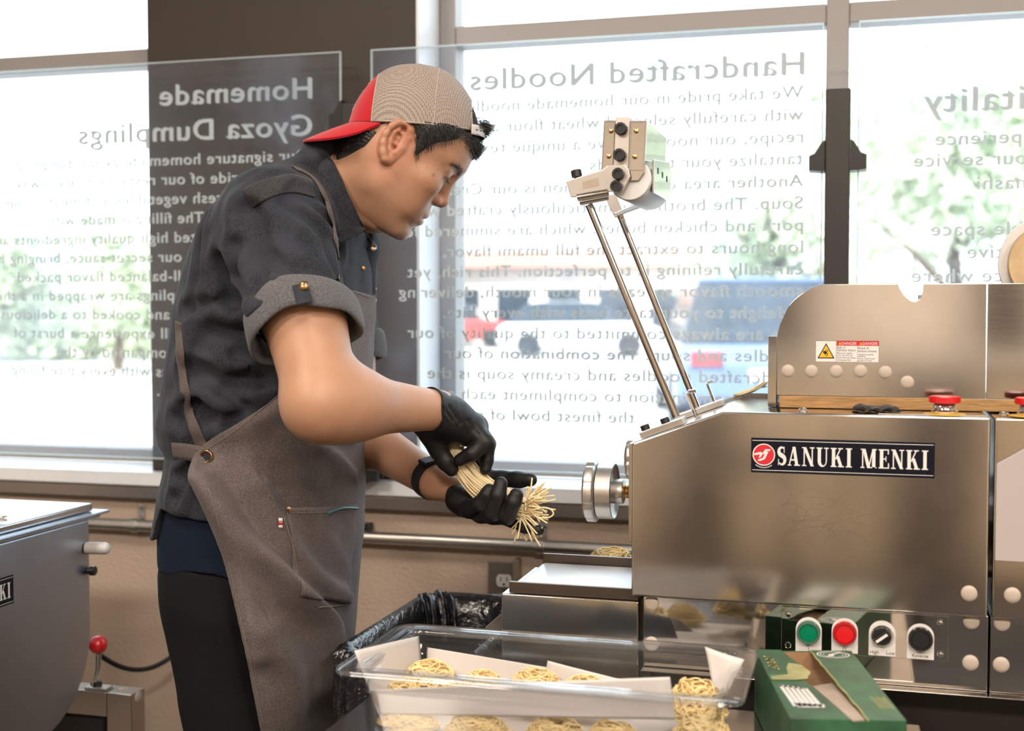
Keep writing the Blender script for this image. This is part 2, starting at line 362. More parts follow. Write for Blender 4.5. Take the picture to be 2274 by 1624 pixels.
# ---------------------------------------------------------------- lettered glass panels on black posts
YP = 2.38
M['panel'] = clear('panel_glass', (.955, .97, .972), .03, .035, haze=.26, hazecol=(.50, .60, .80), hscale=3.8, lo=.50, hi=.76)
M['panel_edge'] = translucent('panel_edge', (.85, .93, .95), (.85, .95, .98), .5, .2)
M['letter'] = translucent('letter_vinyl', (.74, .83, .86), (.6, .74, .8), .07, .6)
M['post'] = mat('black_post', (.020, .017, .015), .42, 0, .25, 10)
z0p, z1p = .903, 1.742
def panel(label, x0, x1, heads, lines, xedge_left=True):
    e = empty('glass_panel', ((x0+x1)/2, YP, z0p), label, 'glass panel')
    th = .006
    g = G(); g.box(x0+.0015, x1-.0015, YP, YP+th, z0p+.0015, z1p-.0015); g.build('pane', M['panel'], e, angle=30)
    g = G(); g.box(x0, x1, YP, YP+th, z1p-.0024, z1p); g.box(x0, x1, YP, YP+th, z0p, z0p+.0024)
    g.box(x0, x0+.0024, YP, YP+th, z0p+.0024, z1p-.0024); g.box(x1-.0024, x1, YP, YP+th, z0p+.0024, z1p-.0024)
    g.build('polished_edge', M['panel_edge'], e)
    ux, uz = np.array([-1.0, 0, 0]), np.array([0, 0, 1.0])
    for nm, rows in (('heading', heads), ('lettering', lines)):
        for (body, pr, pl, py, pyx, cap, off) in rows:
            g = G(); z = ZY(pyx, py, YP+th)
            if pr is None:      # only the end of the line is in sight
                q = np.array([XY(pl, py, YP+th+.0006), YP+th+.0006, z]); put_text(g, body, q, ux, uz, cap, None, off, 1.09, anchor=1.0, stretch=1.125)
            else:
                q = np.array([XY(pr, py, YP+th+.0006), YP+th+.0006, z]); w = None if pl is None else q[0]-XY(pl, py, YP+th)
                put_text(g, body, q, ux, uz, cap, w, off, 1.09, stretch=1.125)
            g.build(nm, M['letter'], e, recalc=False, angle=0, flat=True)
    return e
CH, CB = .0405, .0222
z_first, dz = ZY(1780, 217, YP), .0403
py_of = lambda z, px: 812-F*((np.array([XY(px, 500, YP), YP, z])-_c0)@_up)/((np.array([XY(px, 500, YP), YP, z])-_c0)@_fw)
L2 = [('We take pride in our homemade noodles,', 1783, 1012), ('with carefully selected wheat flour and our', 1783, None), ('recipe, our noodles have a unique texture to', 1783, None),
      ('tantalize your taste buds.', 1783, 1300), ('Another area of our devotion is our Creamy', 1783, 936), ('Soup. The broth was meticulously crafted with', 1783, 905), ('pork and chicken bones, which are simmered for', 1783, 880),
      ('long hours to extract the full umami flavor,', 1783, 985), ('carefully refining it to perfection. This rich, yet', 1783, 905), ('smooth flavor spreads in your mouth, delivering', 1783, 886), ('a delight to your taste buds with every bite.', 1783, 985),
      ('We are always committed to the quality of our', 1783, 905), ('noodles and soup. The combination of our', 1783, 988), ('handcrafted noodles and creamy soup is the', 1783, 950), ('perfect combination to compliment each and', 1783, None), ('the finest bowl of ramen.', 1409, None)]
lines2 = [(b, pr, pl, py_of(z_first-dz*i, pr), pr, CB, .034) for i, (b, pr, pl) in enumerate(L2)]
panel('center glass panel with mirrored Handcrafted Noodles lettering in front of the window', XY(823, 118, YP), XY(1830, 60, YP),
      [('Handcrafted Noodles', 1785, 1045, py_of(ZY(1785, 165, YP), 1785), 1785, CH, .040)], lines2)
L1 = [('Our signature homemade gyoza dumplings,', 15), ('another pride of our restaurant, are always', 22), ('made with fresh vegetables and meat in our', 8), ('recipe. The filling is made with', 107), ('selected high-quality ingredients and', -26),
      ('with our secret sauce, bringing it', -8), ('a well-balanced flavor packed', 40), ('dumplings are wrapped in a thin', -16), ('skin and cooked to a delicious', 2), ('You will experience a burst of', 30),
      ('flavor accompanied by the', 127), ('crispness with every bite filling', 27), ('satisfaction.', 350)]
zf1 = ZY(685, 356, YP)
lines1 = [(b, 686 if i < 3 else None, pl, py_of(zf1-.0406*i, 686), 686, CB, .034) for i, (b, pl) in enumerate(L1)]
panel('left glass panel with mirrored Homemade Gyoza Dumplings lettering before the dark column', -2.75, XY(756, 118, YP),
      [('Homemade', 692, 355, 218, 692, .0415, .040), ('Gyoza Dumplings', 692, 175, 300, 692, .0415, .040)], lines1)
R3 = [('xperience', 2078, 323), ('our service', 2030, 371), ('nashi', 2170, 421), ('ble space', 2068, 524), ('ative', 2148, 574), ('ce where', 2025, 627)]
panel('right glass panel with mirrored hospitality lettering, right of the black post', XY(1908, 50, YP), 1.75,
      [('itality', None, 2053, 250, 2060, .042, .040)], [(b, None, pl, py, pl, CB+.001, .036) for b, pl, py in R3])
# black posts with clips
def post(xc, w, ztop, label, clipz, zbot=.8685, sides=(-1, 1)):
    e = empty('black_post', (xc, YP-.01, zbot), label, 'post')
    G().box(xc-w/2, xc+w/2, YP-.024, YP+.024, zbot, ztop).build('upright', M['post'], e, bevel=.003)
    for z in clipz:
        for s in sides:
            q = G(); a = xc+s*w/2
            prof = [(0, -.022), (0, .034), (s*.006, .030), (s*.018, .010), (s*.028, .006), (s*.028, -.020), (s*.008, -.022)]
            q.prism([(a+s*.0005+u, z+v) for u, v in prof], YP-.020, YP-.0015); q.prism([(a+s*.0005+u, z+v) for u, v in prof], YP+.0085, YP+.022)
            q.box(min(a+s*.0005, a+s*.0012), max(a+s*.0005, a+s*.0012), YP-.0015, YP+.0085, z-.02, z+.03)
            q.build('clip', M['black_plastic'], e, bevel=.002)
    return e
post((XY(1832, 400, YP)+XY(1888, 400, YP))/2, XY(1888, 400, YP-.024)-XY(1832, 400, YP-.024), ZY(1860, 196, YP-.024), 'black post between the center and right glass panels', [ZY(1860, 355, YP)])
xq = XY(790, 260, YP)
post(xq, .042, ZY(790, 232, YP), 'black post behind the cook, between the left and center glass panels', [ZY(790, 262, YP), ZY(800, 1075, YP)+.03])
# ---------------------------------------------------------------- car park outside
M['asphalt'] = mat('sunlit_concrete', (.42, .42, .41), .8, 0, .12, .6)
M['lawn'] = mat('lawn', (.22, .30, .13), .9, 0, .25, 2)
M['leaf'] = translucent('leaf', (.3, .38, .24), (.3, .4, .2), .4)
M['leaf2'] = translucent('leaf_pale', (.56, .61, .48), (.52, .6, .42), .4)
M['bark'] = mat('bark', (.12, .08, .05), .9, 0, .3, 10)
M['car_blue'] = mat('car_paint_blue', (.12, .18, .32), .3, .2, coat=.5)
M['car_white'] = mat('car_paint_white', (.6, .62, .64), .3, coat=.5)
M['car_grey'] = mat('car_paint_grey', (.16, .18, .20), .3, .4, coat=.5)
M['car_red'] = mat('car_paint_red', (.45, .04, .03), .3, coat=.5)
M['car_glass'] = mat('car_glass', (.012, .02, .03), .08, 0, spec=.8)
M['tyre'] = mat('tyre', (.015, .015, .015), .8)
M['tail'] = mat('tail_lamp', (.22, .05, .06), .2, coat=.5)
M['facade'] = mat('pale_facade', (.55, .50, .46), .8, 0, .05, 1)
M['facade_red'] = mat('brick_red_facade', (.40, .22, .18), .8, 0, .1, 1)
struct(G().box(-60, 70, YG+.13, 90, -.12, -.01).build('ground', M['asphalt']))
def car(label, loc, rz, paint, cat='car', h=1.45, w=1.85, L=4.4):
    e = empty('parked_car', (0, 0, 0), label, cat); WORLD_OF[e.name] = Matrix.Identity(4)
    side = [(-L/2, .35), (-L/2+.02, .72), (-L/2+.2, .88), (L/2-1.0, .92), (L/2-.15, .78), (L/2, .58), (L/2, .33), (L/2-.3, .24), (-L/2+.3, .24)]
    g = G(); g.prism(side, -w/2, w/2); g.build('body', paint, e, bevel=.06, seg=3)
    cab = [(-L/2+.25, .86), (-L/2+.75, h-.06), (-L/2+1.2, h), (.25, h), (.55, h-.05), (L/2-1.15, .9)]
    g = G(); n = len(cab)
    vs = [(x, -w/2+.06+(z-.86)*.30, z) for x, z in cab]+[(x, w/2-.06-(z-.86)*.30, z) for x, z in cab]
    g.add(vs, [tuple(range(n)), tuple(range(n, 2*n))[::-1]]+[(i, n+i, n+(i+1) % n, (i+1) % n) for i in range(n)])
    g.build('windows', M['car_glass'], e, bevel=.04, seg=2)
    g = G(); g.box(-L/2+.85, .35, -w/2+.28, w/2-.28, h-.045, h+.012); g.build('roof', paint, e, bevel=.02)
    for x in (-L/2+.85, L/2-.9):
        for s in (-1, 1):
            g = G(); g.cyl((x, s*(w/2-.18), .315), (x, s*(w/2+.01), .315), .325, n=24); g.build('wheel', M['tyre'], e, bevel=.02)
    for s in (-1, 1):
        g = G(); g.box(-L/2-.015, -L/2+.06, s*(w/2-.30)-.16, s*(w/2-.30)+.16, .66, .82); g.build('tail_lamp', M['tail'], e, bevel=.015)
    g = G(); g.box(-L/2-.01, -L/2+.03, -.26, .26, .52, .64); g.build('number_plate', M['paper_white'], e)
    e.location = loc; e.rotation_euler = (0, 0, rz); return e
def ground_at(px, py): q = PZ(px, py, 0); return (q[0], q[1], 0)
q = ground_at(1700, 962); car('dark blue car parked nose out right outside the center window', (q[0]-.35, q[1]+2.0, 0), math.radians(102), M['car_blue'], h=1.55, w=1.95)
q = ground_at(240, 790); car('white car parked far off, seen through the left window', (q[0]-1, q[1], 0), math.radians(20), M['car_white'])
q = ground_at(120, 778); car('grey car parked beside the white one, far off through the left window', (q[0]-2, q[1]+4, 0), math.radians(15), M['car_grey'])
q = ground_at(1290, 790); car('white car parked in front of the pale building', (q[0], q[1], 0), math.radians(10), M['car_white'])
q = ground_at(1010, 770); car('red car parked left of the white car by the pale building', (q[0], q[1], 0), math.radians(12), M['car_red'])
def tree(label, x, y, h, r, seed, leafm, n=2600):
    rr = random.Random(seed); e = empty('tree', (x, y, 0), label, 'tree', None)
    t = G(); t.tube([(x, y, -.05), (x+.05, y, h*.25), (x-.05, y+.05, h*.5), (x+.1, y, h*.8)], [r*.07, r*.055, r*.04, r*.015], 10)
    for k in range(7):
        a = rr.uniform(0, 6.28); z0 = h*rr.uniform(.28, .6)
        t.tube([(x, y, z0), (x+math.cos(a)*r*.4, y+math.sin(a)*r*.4, z0+h*.12), (x+math.cos(a)*r*.75, y+math.sin(a)*r*.75, z0+h*.2)], [r*.03, r*.02, r*.008], 6)
    t.build('trunk', M['bark'], e)
    c = G(); lobes = [(rr.gauss(0, .38)*r, rr.gauss(0, .38)*r, h*rr.uniform(.42, .86), r*rr.uniform(.3, .55)) for _ in range(16)]
    for k in range(n):
        lx, ly, lz, lr = rr.choice(lobes); v = nrm([rr.gauss(0, 1) for _ in range(3)]); p = np.array([x+lx, y+ly, lz])+v*lr*rr.uniform(.6, 1.0)
        u = nrm([rr.gauss(0, 1) for _ in range(3)]); w = nrm(np.cross(u, v+.01)); s = r*rr.uniform(.05, .1)
        c.add([p-u*s, p+w*s*.45, p+u*s, p-w*s*.45], [(0, 1, 2, 3)])
    c.build('crown', leafm, e, recalc=False, angle=0); return e
def tree_at(label, px, d, h, r, seed, lm):
    v = ray(px, 690); p = _c0+v*d; return tree(label, p[0], p[1], h, r, seed, lm)
tree_at('green tree right of the blue car, seen through the right window', 2120, 16, 4.6, 1.9, 3, M['leaf2'])
tree_at('taller green tree at the far right window edge', 2420, 24, 6.0, 2.6, 4, M['leaf2'])
tree_at('small green tree behind the blue car', 1720, 30, 4.6, 2.4, 5, M['leaf2'])
tree_at('round green tree in the middle of the left window', 260, 26, 3.2, 1.6, 6, M['leaf2'])
tree_at('pale green tree at the left window edge', -40, 20, 3.0, 1.5, 8, M['leaf2'])
tree_at('distant tree just left of the pale building', 800, 40, 5.0, 3, 9, M['leaf2'])
hd = G()
for k in range(2500):
    v = ray(rnd.uniform(-200, 420), 690); p = _c0+v*rnd.uniform(30, 31.5); p[2] = rnd.uniform(.1, 1.9); s = .22
    u = nrm([rnd.gauss(0, 1) for _ in range(3)]); w = nrm([rnd.gauss(0, 1) for _ in range(3)])
    hd.add([p-u*s, p+w*s*.5, p+u*s, p-w*s*.5], [(0, 1, 2, 3)])
tag(hd.build('hedge', M['leaf2'], recalc=False, angle=0), 'long green hedge across the car park beyond the left window', 'hedge', kind='stuff')
# pale low building behind
a, b = _c0+ray(960, 690)*46, _c0+ray(1560, 690)*44
e = empty('building', ((a[0]+b[0])/2, (a[1]+b[1])/2, 0), 'pale low building with a reddish band across the car park', 'building')
u = nrm([b[0]-a[0], b[1]-a[1], 0]); Lb = np.linalg.norm((b-a)[:2]); nn = np.array([-u[1], u[0], 0])
mid = np.array([(a[0]+b[0])/2, (a[1]+b[1])/2, 0])
G().obox(mid+nn*3+np.array([0, 0, 1.4]), u*Lb/2, nn*3, np.array([0, 0, 1.4])).build('wall', M['facade'], e)
G().obox(mid+nn*2.9+np.array([0, 0, 3.05]), u*(Lb/2+.3), nn*3.4, np.array([0, 0, .3])).build('roof_band', M['facade_red'], e)
for k in range(5):
    G().obox(mid+u*Lb*(k-2)*.19+np.array([0, 0, 1.3]), u*.6, nn*.04, np.array([0, 0, .7])).build('window', M['car_glass'], e)
# ---------------------------------------------------------------- noodle cutting machine
YM, YMB = 1.65, 1.93
UX, UZ = np.array([1.0, 0, 0]), np.array([0, 0, 1.0])
xa = XY(1402, 1150, YM); xk = XY(1604, 916, YM); xb = XY(2197, 1150, YM)
za = ZY(1402, 984, YM); zk = ZY(1604, 914, YM); zb = ZY(1402, 1325, YM)
print('machine', xa, xb, za, zk, zb, ZY(2194, 1366, YM), ZY(2197, 924, YM))
mach = empty('noodle_machine', (xa+.2, 1.8, zb), 'large stainless steel noodle cutting machine with a nameplate and push buttons', 'noodle machine')
g = G(); g.prism([(xa, zb), (xb, zb), (xb, zk), (xk, zk), (xa, za)], YM, YMB); hous = g.build('housing', M['steel'], mach, bevel=.0035, seg=3)
# fine pen-like scratches on the front face
M['scratch'] = mat('scratch', (.10, .08, .065), .6)
sg = G(); rs = random.Random(5)
for k in range(46):
    cx, cz = XY(rs.gauss(1790, 45), 1150, YM), ZY(1800, rs.gauss(1135, 26), YM); a0 = rs.uniform(.2, 1.0); L = rs.uniform(.012, .055); cv = rs.uniform(-14, 14); pts = []
    for i in range(9):
        t = i/8; a = a0+cv*t*.1; pts.append((cx+L*t*math.cos(a), YM-.00016, cz+L*t*math.sin(a)*.55-.012))
    sg.tube(pts, .00034+.0003*rs.random(), 4, flat=.3)
sg.build('scratches', M['scratch'], hous, angle=0)
# left end plate just behind the front edge
G().box(xa-.006, xa-.0005, YM+.012, YMB-.01, ZY(1400, 1210, YM), za-.002).build('end_plate', M['steel'], mach, bevel=.001)
# second housing to the right
xc0 = XY(2206, 1150, YM); XRM = .62
G().prism([(xc0, zb), (XRM, zb), (XRM, zk-.001), (xc0, zk-.001)], YM+.001, YMB).build('side_housing', M['steel_polish'], mach, bevel=.003)
# dough guard seen on the right housing: pale panel and dark roller cover
xw = XY(2211, 1100, YM)
G().prism([(xw, ZY(2211, 1245, YM)), (XRM-.02, ZY(2211, 1250, YM)), (XRM-.02, zk-.02), (xw+.04, ZY(2240, 985, YM)), (xw, ZY(2211, 1030, YM))], YM-.004, YM).build('pale_panel', mat('pale_pink_panel', (.42, .37, .365), .5), mach, bevel=.0012)
# lower mirror skirt
zs = ZY(1700, 1500, YM+.014)
G().box(XY(1418, 1380, YM)+.004, XY(2197, 1400, YM), YM+.014, YMB-.02, zs, zb-.0005).build('lower_panel', M['steel_mirror'], mach, bevel=.001)
G().box(xc0, XRM, YM+.014, YMB-.02, zs, zb-.0005).build('lower_panel', M['steel_mirror'], mach, bevel=.001)
zl = ZY(2000, 1533, YM)
G().box(XY(1418, 1380, YM)+.004, XRM, YM-.006, YMB-.02, zl, zs-.0005).build('base_rail', M['steel_polish'], mach, bevel=.004)
M['stand'] = mat('void_shade', (.025, .020, .018), .4, .3)
G().box(XY(1430, 1400, YM), XRM-.02, YM+.05, YMB-.04, 0.0, zl-.0005).build('stand', M['stand'], mach, bevel=.004)  # dark box added in place of the shaded void under the machine
def plug(px, py, Y, r=.0098, parent=mach, name='hole_plug', m='grey_plug'):
    p = PY(px, py, Y); q = G(); q.lathe((p[0], Y-.0003, p[2]), (0, -1, 0), [(0, r), (.0012, r), (.0026, r*.86), (.0034, r*.5), (.0036, .0005)], 28); return q.build(name, M[m], parent)
for px, py, dy in ((2152, 1318, 0), (2248, 1322, 0), (1447, 1340, .014), (1447, 1430, .014), (2157, 1380, .014), (2225, 1384, .014), (2155, 1472, .014), (2223, 1476, .014)):
    plug(px, py, YM+dy+(.001 if px > 2206 else 0))
# nameplate with serif lettering ------------------------------------------------
def glyph(ch):
    T, t, sf = .21, .075, .06
    P = []
    def bar(x0, x1, z0, z1): P.append([(x0, z0), (x1, z0), (x1, z1), (x0, z1)])
    def dia(x0, z0, x1, z1, w): P.append([(x0, z0), (x0+w, z0), (x1+w, z1), (x1, z1)])
    if ch == 'I': bar(.09, .09+T, 0, 1); bar(0, T+.18, 0, sf); bar(0, T+.18, 1-sf, 1); return P, T+.18
    if ch == 'N':
        bar(.10, .10+t, 0, 1); bar(.62, .62+t, 0, 1); dia(.56, 0, .06, 1, T*.95); bar(0, .28, 0, sf); bar(0, .2, 1-sf, 1); bar(.50, .80, 1-sf, 1); return P, .80
    if ch == 'A':
        dia(.06, 0, .33, 1, t); dia(.50, 0, .30, 1, T*.93); bar(.17, .56, .27, .27+t); bar(0, .24, 0, sf); bar(.42, .80, 0, sf); return P, .80
    if ch == 'K':
        bar(.08, .08+T, 0, 1); bar(0, .38, 0, sf); bar(0, .38, 1-sf, 1); dia(.27, .40, .58, .97, t*1.1); dia(.56, .03, .34, .58, T*.95); bar(.47, .85, 0, sf); bar(.48, .78, 1-sf, 1); return P, .84
    if ch == 'M':
        bar(.09, .09+t, 0, 1); bar(.72, .72+T, 0, 1); dia(.42, 0, .10, 1, T*.95); dia(.47, 0, .74, 1, t); bar(0, .25, 0, sf); bar(0, .22, 1-sf, 1); bar(.63, 1.0, 0, sf); bar(.75, 1.0, 1-sf, 1); return P, 1.0
    if ch == 'E':
        bar(.08, .08+T, 0, 1); bar(0, .66, 0, sf); bar(0, .64, 1-sf, 1); bar(.28, .48, .47, .47+sf); bar(.44, .49, .36, .64); bar(.59, .66, 0, .28); bar(.57, .64, .74, 1); return P, .66
    if ch == 'U':
        bar(.08, .08+T, .3, 1); bar(.60, .60+t, .3, 1); bar(0, .38, 1-sf, 1); bar(.49, .78, 1-sf, 1)
        n = 14
        for i in range(n):
            a0, a1 = PI+PI*i/n, PI+PI*(i+1)/n
            o = lambda a: (.375+.295*math.cos(a), .3+.32*math.sin(a)); q = lambda a: (.445+.155*math.cos(a), .3+.235*math.sin(a))
            P.append([o(a0), o(a1), q(a1), q(a0)])
        return P, .78
    if ch == 'S':
        n = 40; mid = []; wd = []
        for i in range(n+1):
            s = i/n
            if s < .5:
                a = math.radians(35+ (270-35)*(s/.5)); c = (.30+.19*math.cos(a), .745+.205*math.sin(a))
            else:
                a = math.radians(90-(235)*((s-.5)/.5)); c = (.30+.20*math.cos(a), .275+.225*math.sin(a))
            c = (c[0], c[1]+ (.0 if s < .5 else .0)); mid.append(np.array(c)); wd.append(.035+.085*math.sin(PI*s)**1.5)
        mid = np.array(mid); mid[n//2-2:n//2+3] = np.linspace(mid[n//2-2], mid[n//2+2], 5)
        tg = np.gradient(mid, axis=0); nn = np.stack([-tg[:, 1], tg[:, 0]], 1); nn /= np.linalg.norm(nn, axis=1)[:, None]
        for i in range(n):
            P.append([tuple(mid[i]+nn[i]*wd[i]), tuple(mid[i+1]+nn[i+1]*wd[i+1]), tuple(mid[i+1]-nn[i+1]*wd[i+1]), tuple(mid[i]-nn[i]*wd[i])])
        bar(.43, .475, .66, .99); bar(.065, .11, .01, .34); return P, .56
def serif_word(word, gap=.13, space=.42):
    out = []; x = 0
    for ch in word:
        if ch == ' ': x += space; continue
        P, w = glyph(ch); out += [[(x+a, b) for a, b in q] for q in P]; x += w+gap
    return out, x-gap
def serif_text(g, word, org, ux, uz, cap, width, eps_dir):
    P, w = serif_word(word); sx = width/w
    for i, q in enumerate(P):
        g.add([np.asarray(org)+ux*a*sx+uz*b*cap+eps_dir*(.00002*(i % 5)) for a, b in q], [tuple(range(len(q)))])
def nameplate(parent, org, ux, out, W, H, word, logo=True):
    """org = lower left corner on the face, ux along the plate, out = away from the face"""
    uz = UZ; org = np.asarray(org, float); g = G(); c = org+ux*W/2+uz*H/2+out*.0006
    g.obox(c, ux*W/2, out*.0006, uz*H/2); pl = g.build('nameplate', M['navy'], parent, bevel=.0005)
    f = org+out*.00125; g = G()
    for zz in (.075, .925): g.obox(f+ux*W/2+uz*H*zz, ux*W/2*.985, out*.00005, uz*.00035)
    x0 = .147*W if logo else .03*W
    serif_text(g, word, f+ux*x0+uz*H*.23, ux, uz, H*.54, W*.965-x0, out)
    g.build('lettering', M['paper_white'], pl, recalc=False, angle=0, flat=True)
    if logo:
        lc = f+ux*.072*W+uz*H*.52; r = H*.29; d = G(); nseg = 40
        d.add([lc+out*.0001+ux*r*math.cos(2*PI*k/nseg)+uz*r*math.sin(2*PI*k/nseg) for k in range(nseg)], [tuple(range(nseg))]); d.build('emblem_disc', M['ink_red'], pl, recalc=False, angle=0)
        s = G(); ob = lambda pts: s.add([lc+out*.0002+ux*r*a+uz*r*b for a, b in pts], [tuple(range(len(pts)))])
        ob([(-.15, .12), (.15, .55), (.62, .55), (.62, .38), (.30, .38), (.05, .02)]); ob([(.22, .30), (.44, .30), (.12, -.42), (-.30, -.62), (-.62, -.62), (-.45, -.44), (-.12, -.36)])
        ob([(-.95, .1), (-.3, .28), (-.1, .1), (-.32, -.30), (-.5, -.30), (-.34, .02), (-.95, -.08)])
        for k in range(24):
            a0, a1 = 2*PI*k/24, 2*PI*(k+1)/24; s.add([lc+out*.0002+ux*r*q*math.cos(a)+uz*r*q*math.sin(a) for a, q in ((a0, 1.0), (a1, 1.0), (a1, 1.1), (a0, 1.1))], [(0, 1, 2, 3)])
        for k in range(11):
            a = math.radians(235+70*k/10); q = lc+out*.0002+ux*r*1.28*math.cos(a)+uz*r*1.28*math.sin(a); s.add([q-ux*r*.05-uz*r*.05, q+ux*r*.05-uz*r*.05, q+ux*r*.05+uz*r*.05, q-ux*r*.05+uz*r*.05], [(0, 1, 2, 3)])
        s.build('emblem_mark', M['paper_white'], pl, recalc=False, angle=0)
xn0, xn1 = XY(1668, 1010, YM), XY(2076, 1010, YM); zn0, zn1 = ZY(1668, 1049, YM), ZY(1668, 972, YM)
nameplate(mach, (xn0, YM, zn0), UX, np.array([0, -1.0, 0]), xn1-xn0, zn1-zn0, 'SANUKI MENKI')
# control panel -----------------------------------------------------------------
YC = YM+.0125
xp0, xp1 = XY(1735, 1400, YC), XY(2106, 1400, YC); zp1 = zb-.0035; zp0 = ZY(1735, 1444, YC)
cp = G(); cp.box(xp0, xp1, YC-.0005, YC+.0012, zp0, zp1); cpl = cp.build('control_panel', M['steel_mirror'], mach, bevel=.0006)
def legend(px, py, texts, knob):
    c = PY(px, py, YC); x, z = c[0], c[2]; w, hb = .0165, .027
    pts = [(x-w, z-hb), (x+w, z-hb)]+[(x+w*math.cos(a), z+.002+w*math.sin(a)) for a in np.linspace(0, PI, 17)]
    g = G(); g.prism(pts, YC-.0022, YC-.0006); lp = g.build('legend_plate', M['paper_white'], cpl, bevel=.0004)
    g = G()
    for (b, dx) in texts: put_text(g, b, np.array([x+dx, YC-.00235, z-.0245]), UX, UZ, .0042, None, 0, 1.0, anchor=.5)
    g.build('legend', M['ink_black'], cpl, recalc=False, angle=0, flat=True)
    return x, z
def push(px, py, m, texts):
    x, z = legend(px, py, texts, None); g = G()
    g.lathe((x, YC-.0022, z), (0, -1, 0), [(0, .0148), (.009, .0148), (.0105, .0138), (.0105, .0118), (.008, .0118)], 40); g.build('button_ring', M[m+'_ring'] if m+'_ring' in M else M[m], cpl)
    g = G(); g.lathe((x, YC-.0095, z), (0, -1, 0), [(0, .0117), (.0005, .0117), (.0012, .011), (.0014, .0003)], 40); g.build('push_button', M[m], cpl)
M['green_ring'] = mat('green_ring', (.06, .14, .10), .35); M['red_ring'] = mat('red_ring', (.40, .008, .012), .3)
M['black_plastic_ring'] = mat('black_ring', (.02, .018, .018), .25)
push(1796, 1402, 'green', [('I', 0)]); push(1876, 1404, 'red', [('O', 0)]); push(2044, 1417, 'black_plastic', [('Reverse', 0)])
x, z = legend(1959, 1410, [('High', -.0095), ('Low', .0105)], None)
g = G(); g.lathe((x, YC-.0022, z), (0, -1, 0), [(0, .0135), (.005, .0135), (.006, .0128), (.006, .0115)], 40); g.build('dial_ring', M['chrome'], cpl)
g = G(); g.lathe((x, YC-.0080, z), (0, -1, 0), [(0, .0115), (.002, .0112), (.0022, .0003)], 32)
a = math.radians(38); u = np.array([math.cos(a), 0, math.sin(a)]); v = np.array([-math.sin(a), 0, math.cos(a)])
g.obox(np.array([x, YC-.0135, z]), u*.0108, np.array([0, .0035, 0]), v*.0042); dial = g.build('selector_dial', M['black_plastic'], cpl, bevel=.0008)
g = G(); g.obox(np.array([x, YC-.0171, z])-u*.001, u*.0085, np.array([0, .0002, 0]), v*.0017); g.build('pointer', M['paper_white'], cpl)
for px, py in ((1751, 1364), (1750, 1433), (2088, 1383), (2088, 1453)):
    p = PY(px, py, YC); g = G(); g.lathe((p[0], YC-.0006, p[2]), (0, -1, 0), [(0, .0042), (.0008, .0042), (.0022, .003), (.0027, .0004)], 18); g.build('screw', M['chrome'], cpl)
# hood over the rollers -----------------------------------------------------------
YH = 1.735
zh = zk+.0005
pts = [(1725, 880), (1726, 742), (1731.5, 720), (1749, 682.6), (1762, 667), (1776, 655.6), (1790, 646), (1806, 638), (1820, 633), (1833, 630), (1993.4, 630), (2000, 645), (2013.7, 661), (2019, 666), (2024.5, 669), (2035.3, 669), (2040, 666), (2044.7, 661), (2050, 647.5), (2051, 630), (2191, 630), (2189, 880)]
zt_h = ZY(1900, 631, YH); zb_h = ZY(1900, 881, YH)
poly = []
for px, py in pts:
    x, z = XY(px, py, YH), ZY(px, py, YH)
    if py == 630: z = zt_h
    if py == 880: z = zb_h
    poly.append((x, z))
hood = G().prism(poly, YH, YH+.003).build('guard_plate', M['steel'], mach, bevel=.0008)
G().prism([(a, b-.012) for a, b in poly], YMB-.035, YMB-.032).build('rear_guard_plate', M['steel'], mach, bevel=.0008)
G().box(XY(1705, 800, YH), XY(1724.5, 800, YH), YH+.004, YMB-.04, zh, ZY(1712, 747, YH)).build('guard_flange', M['steel_polish'], mach, bevel=.001)
xh2 = XY(2191, 750, YH)+.0006
G().box(xh2, XRM, YH, YH+.003, zb_h, zt_h).build('guard_plate', M['steel_polish'], mach, bevel=.0008)
M['wood'] = mat('wood_board', (.36, .20, .075), .5, 0, .35, 22, (2, 30, 30))
G().box(XY(1731, 890, YH), XRM, YH-.004, YMB-.05, zh, zb_h-.0005).build('wooden_board', M['wood'], mach, bevel=.001)
for px, py in ((1750, 824), (1802, 824.5), (1857, 825), (1911, 824.5), (1966, 827), (2015, 849)): plug(px, py, YH, .0087, hood, 'hole_plug')
# warning label
xl0, xl1_, zl0, zl1 = XY(1811, 780, YH), XY(1952, 780, YH), ZY(1811, 804, YH), ZY(1811, 756.5, YH)
Wl, Hl = xl1_-xl0, zl1-zl0
lb = G().box(xl0, xl1_, YH-.0004, YH-.00005, zl0, zl1).build('warning_label', M['paper_white'], hood)
g = G(); y = YH-.0005
def q4(g, x0, x1, z0, z1, yy=0): g.add([(xl0+Wl*a, y-yy, zl0+Hl*b) for a, b in ((x0, z0), (x1, z0), (x1, z1), (x0, z1))], [(0, 1, 2, 3)])
for (a, b, c, d) in ((0, 1, 0, .012), (0, 1, .985, 1), (0, .004, 0, 1), (.996, 1, 0, 1), (.328, .333, 0, 1), (.660, .664, 0, .77)): q4(g, a, b, c, d)
tri = lambda g, cx, cz, s, yy: g.add([(xl0+Wl*(cx+s*a), y-yy, zl0+Hl*(cz+s*3*b)) for a, b in ((-.5, -.33), (.5, -.33), (0, .54))], [(0, 1, 2)])
tri(g, .168, .44, .275, .0001)
g.build('print_black', M['ink_black'], hood, recalc=False, angle=0, flat=True)
g = G(); q4(g, .335, .998, .77, .988, .0001); g.build('print_red', M['ink_red'], hood, recalc=False, angle=0)
for a_, b_, c_ in ((.168, .435, .22), (.385, .86, .045), (.715, .86, .045)): g = G(); tri(g, a_, b_, c_, .0002); g.build('yellow_triangle', M['ink_yellow'], hood, recalc=False, angle=0)
g = G()
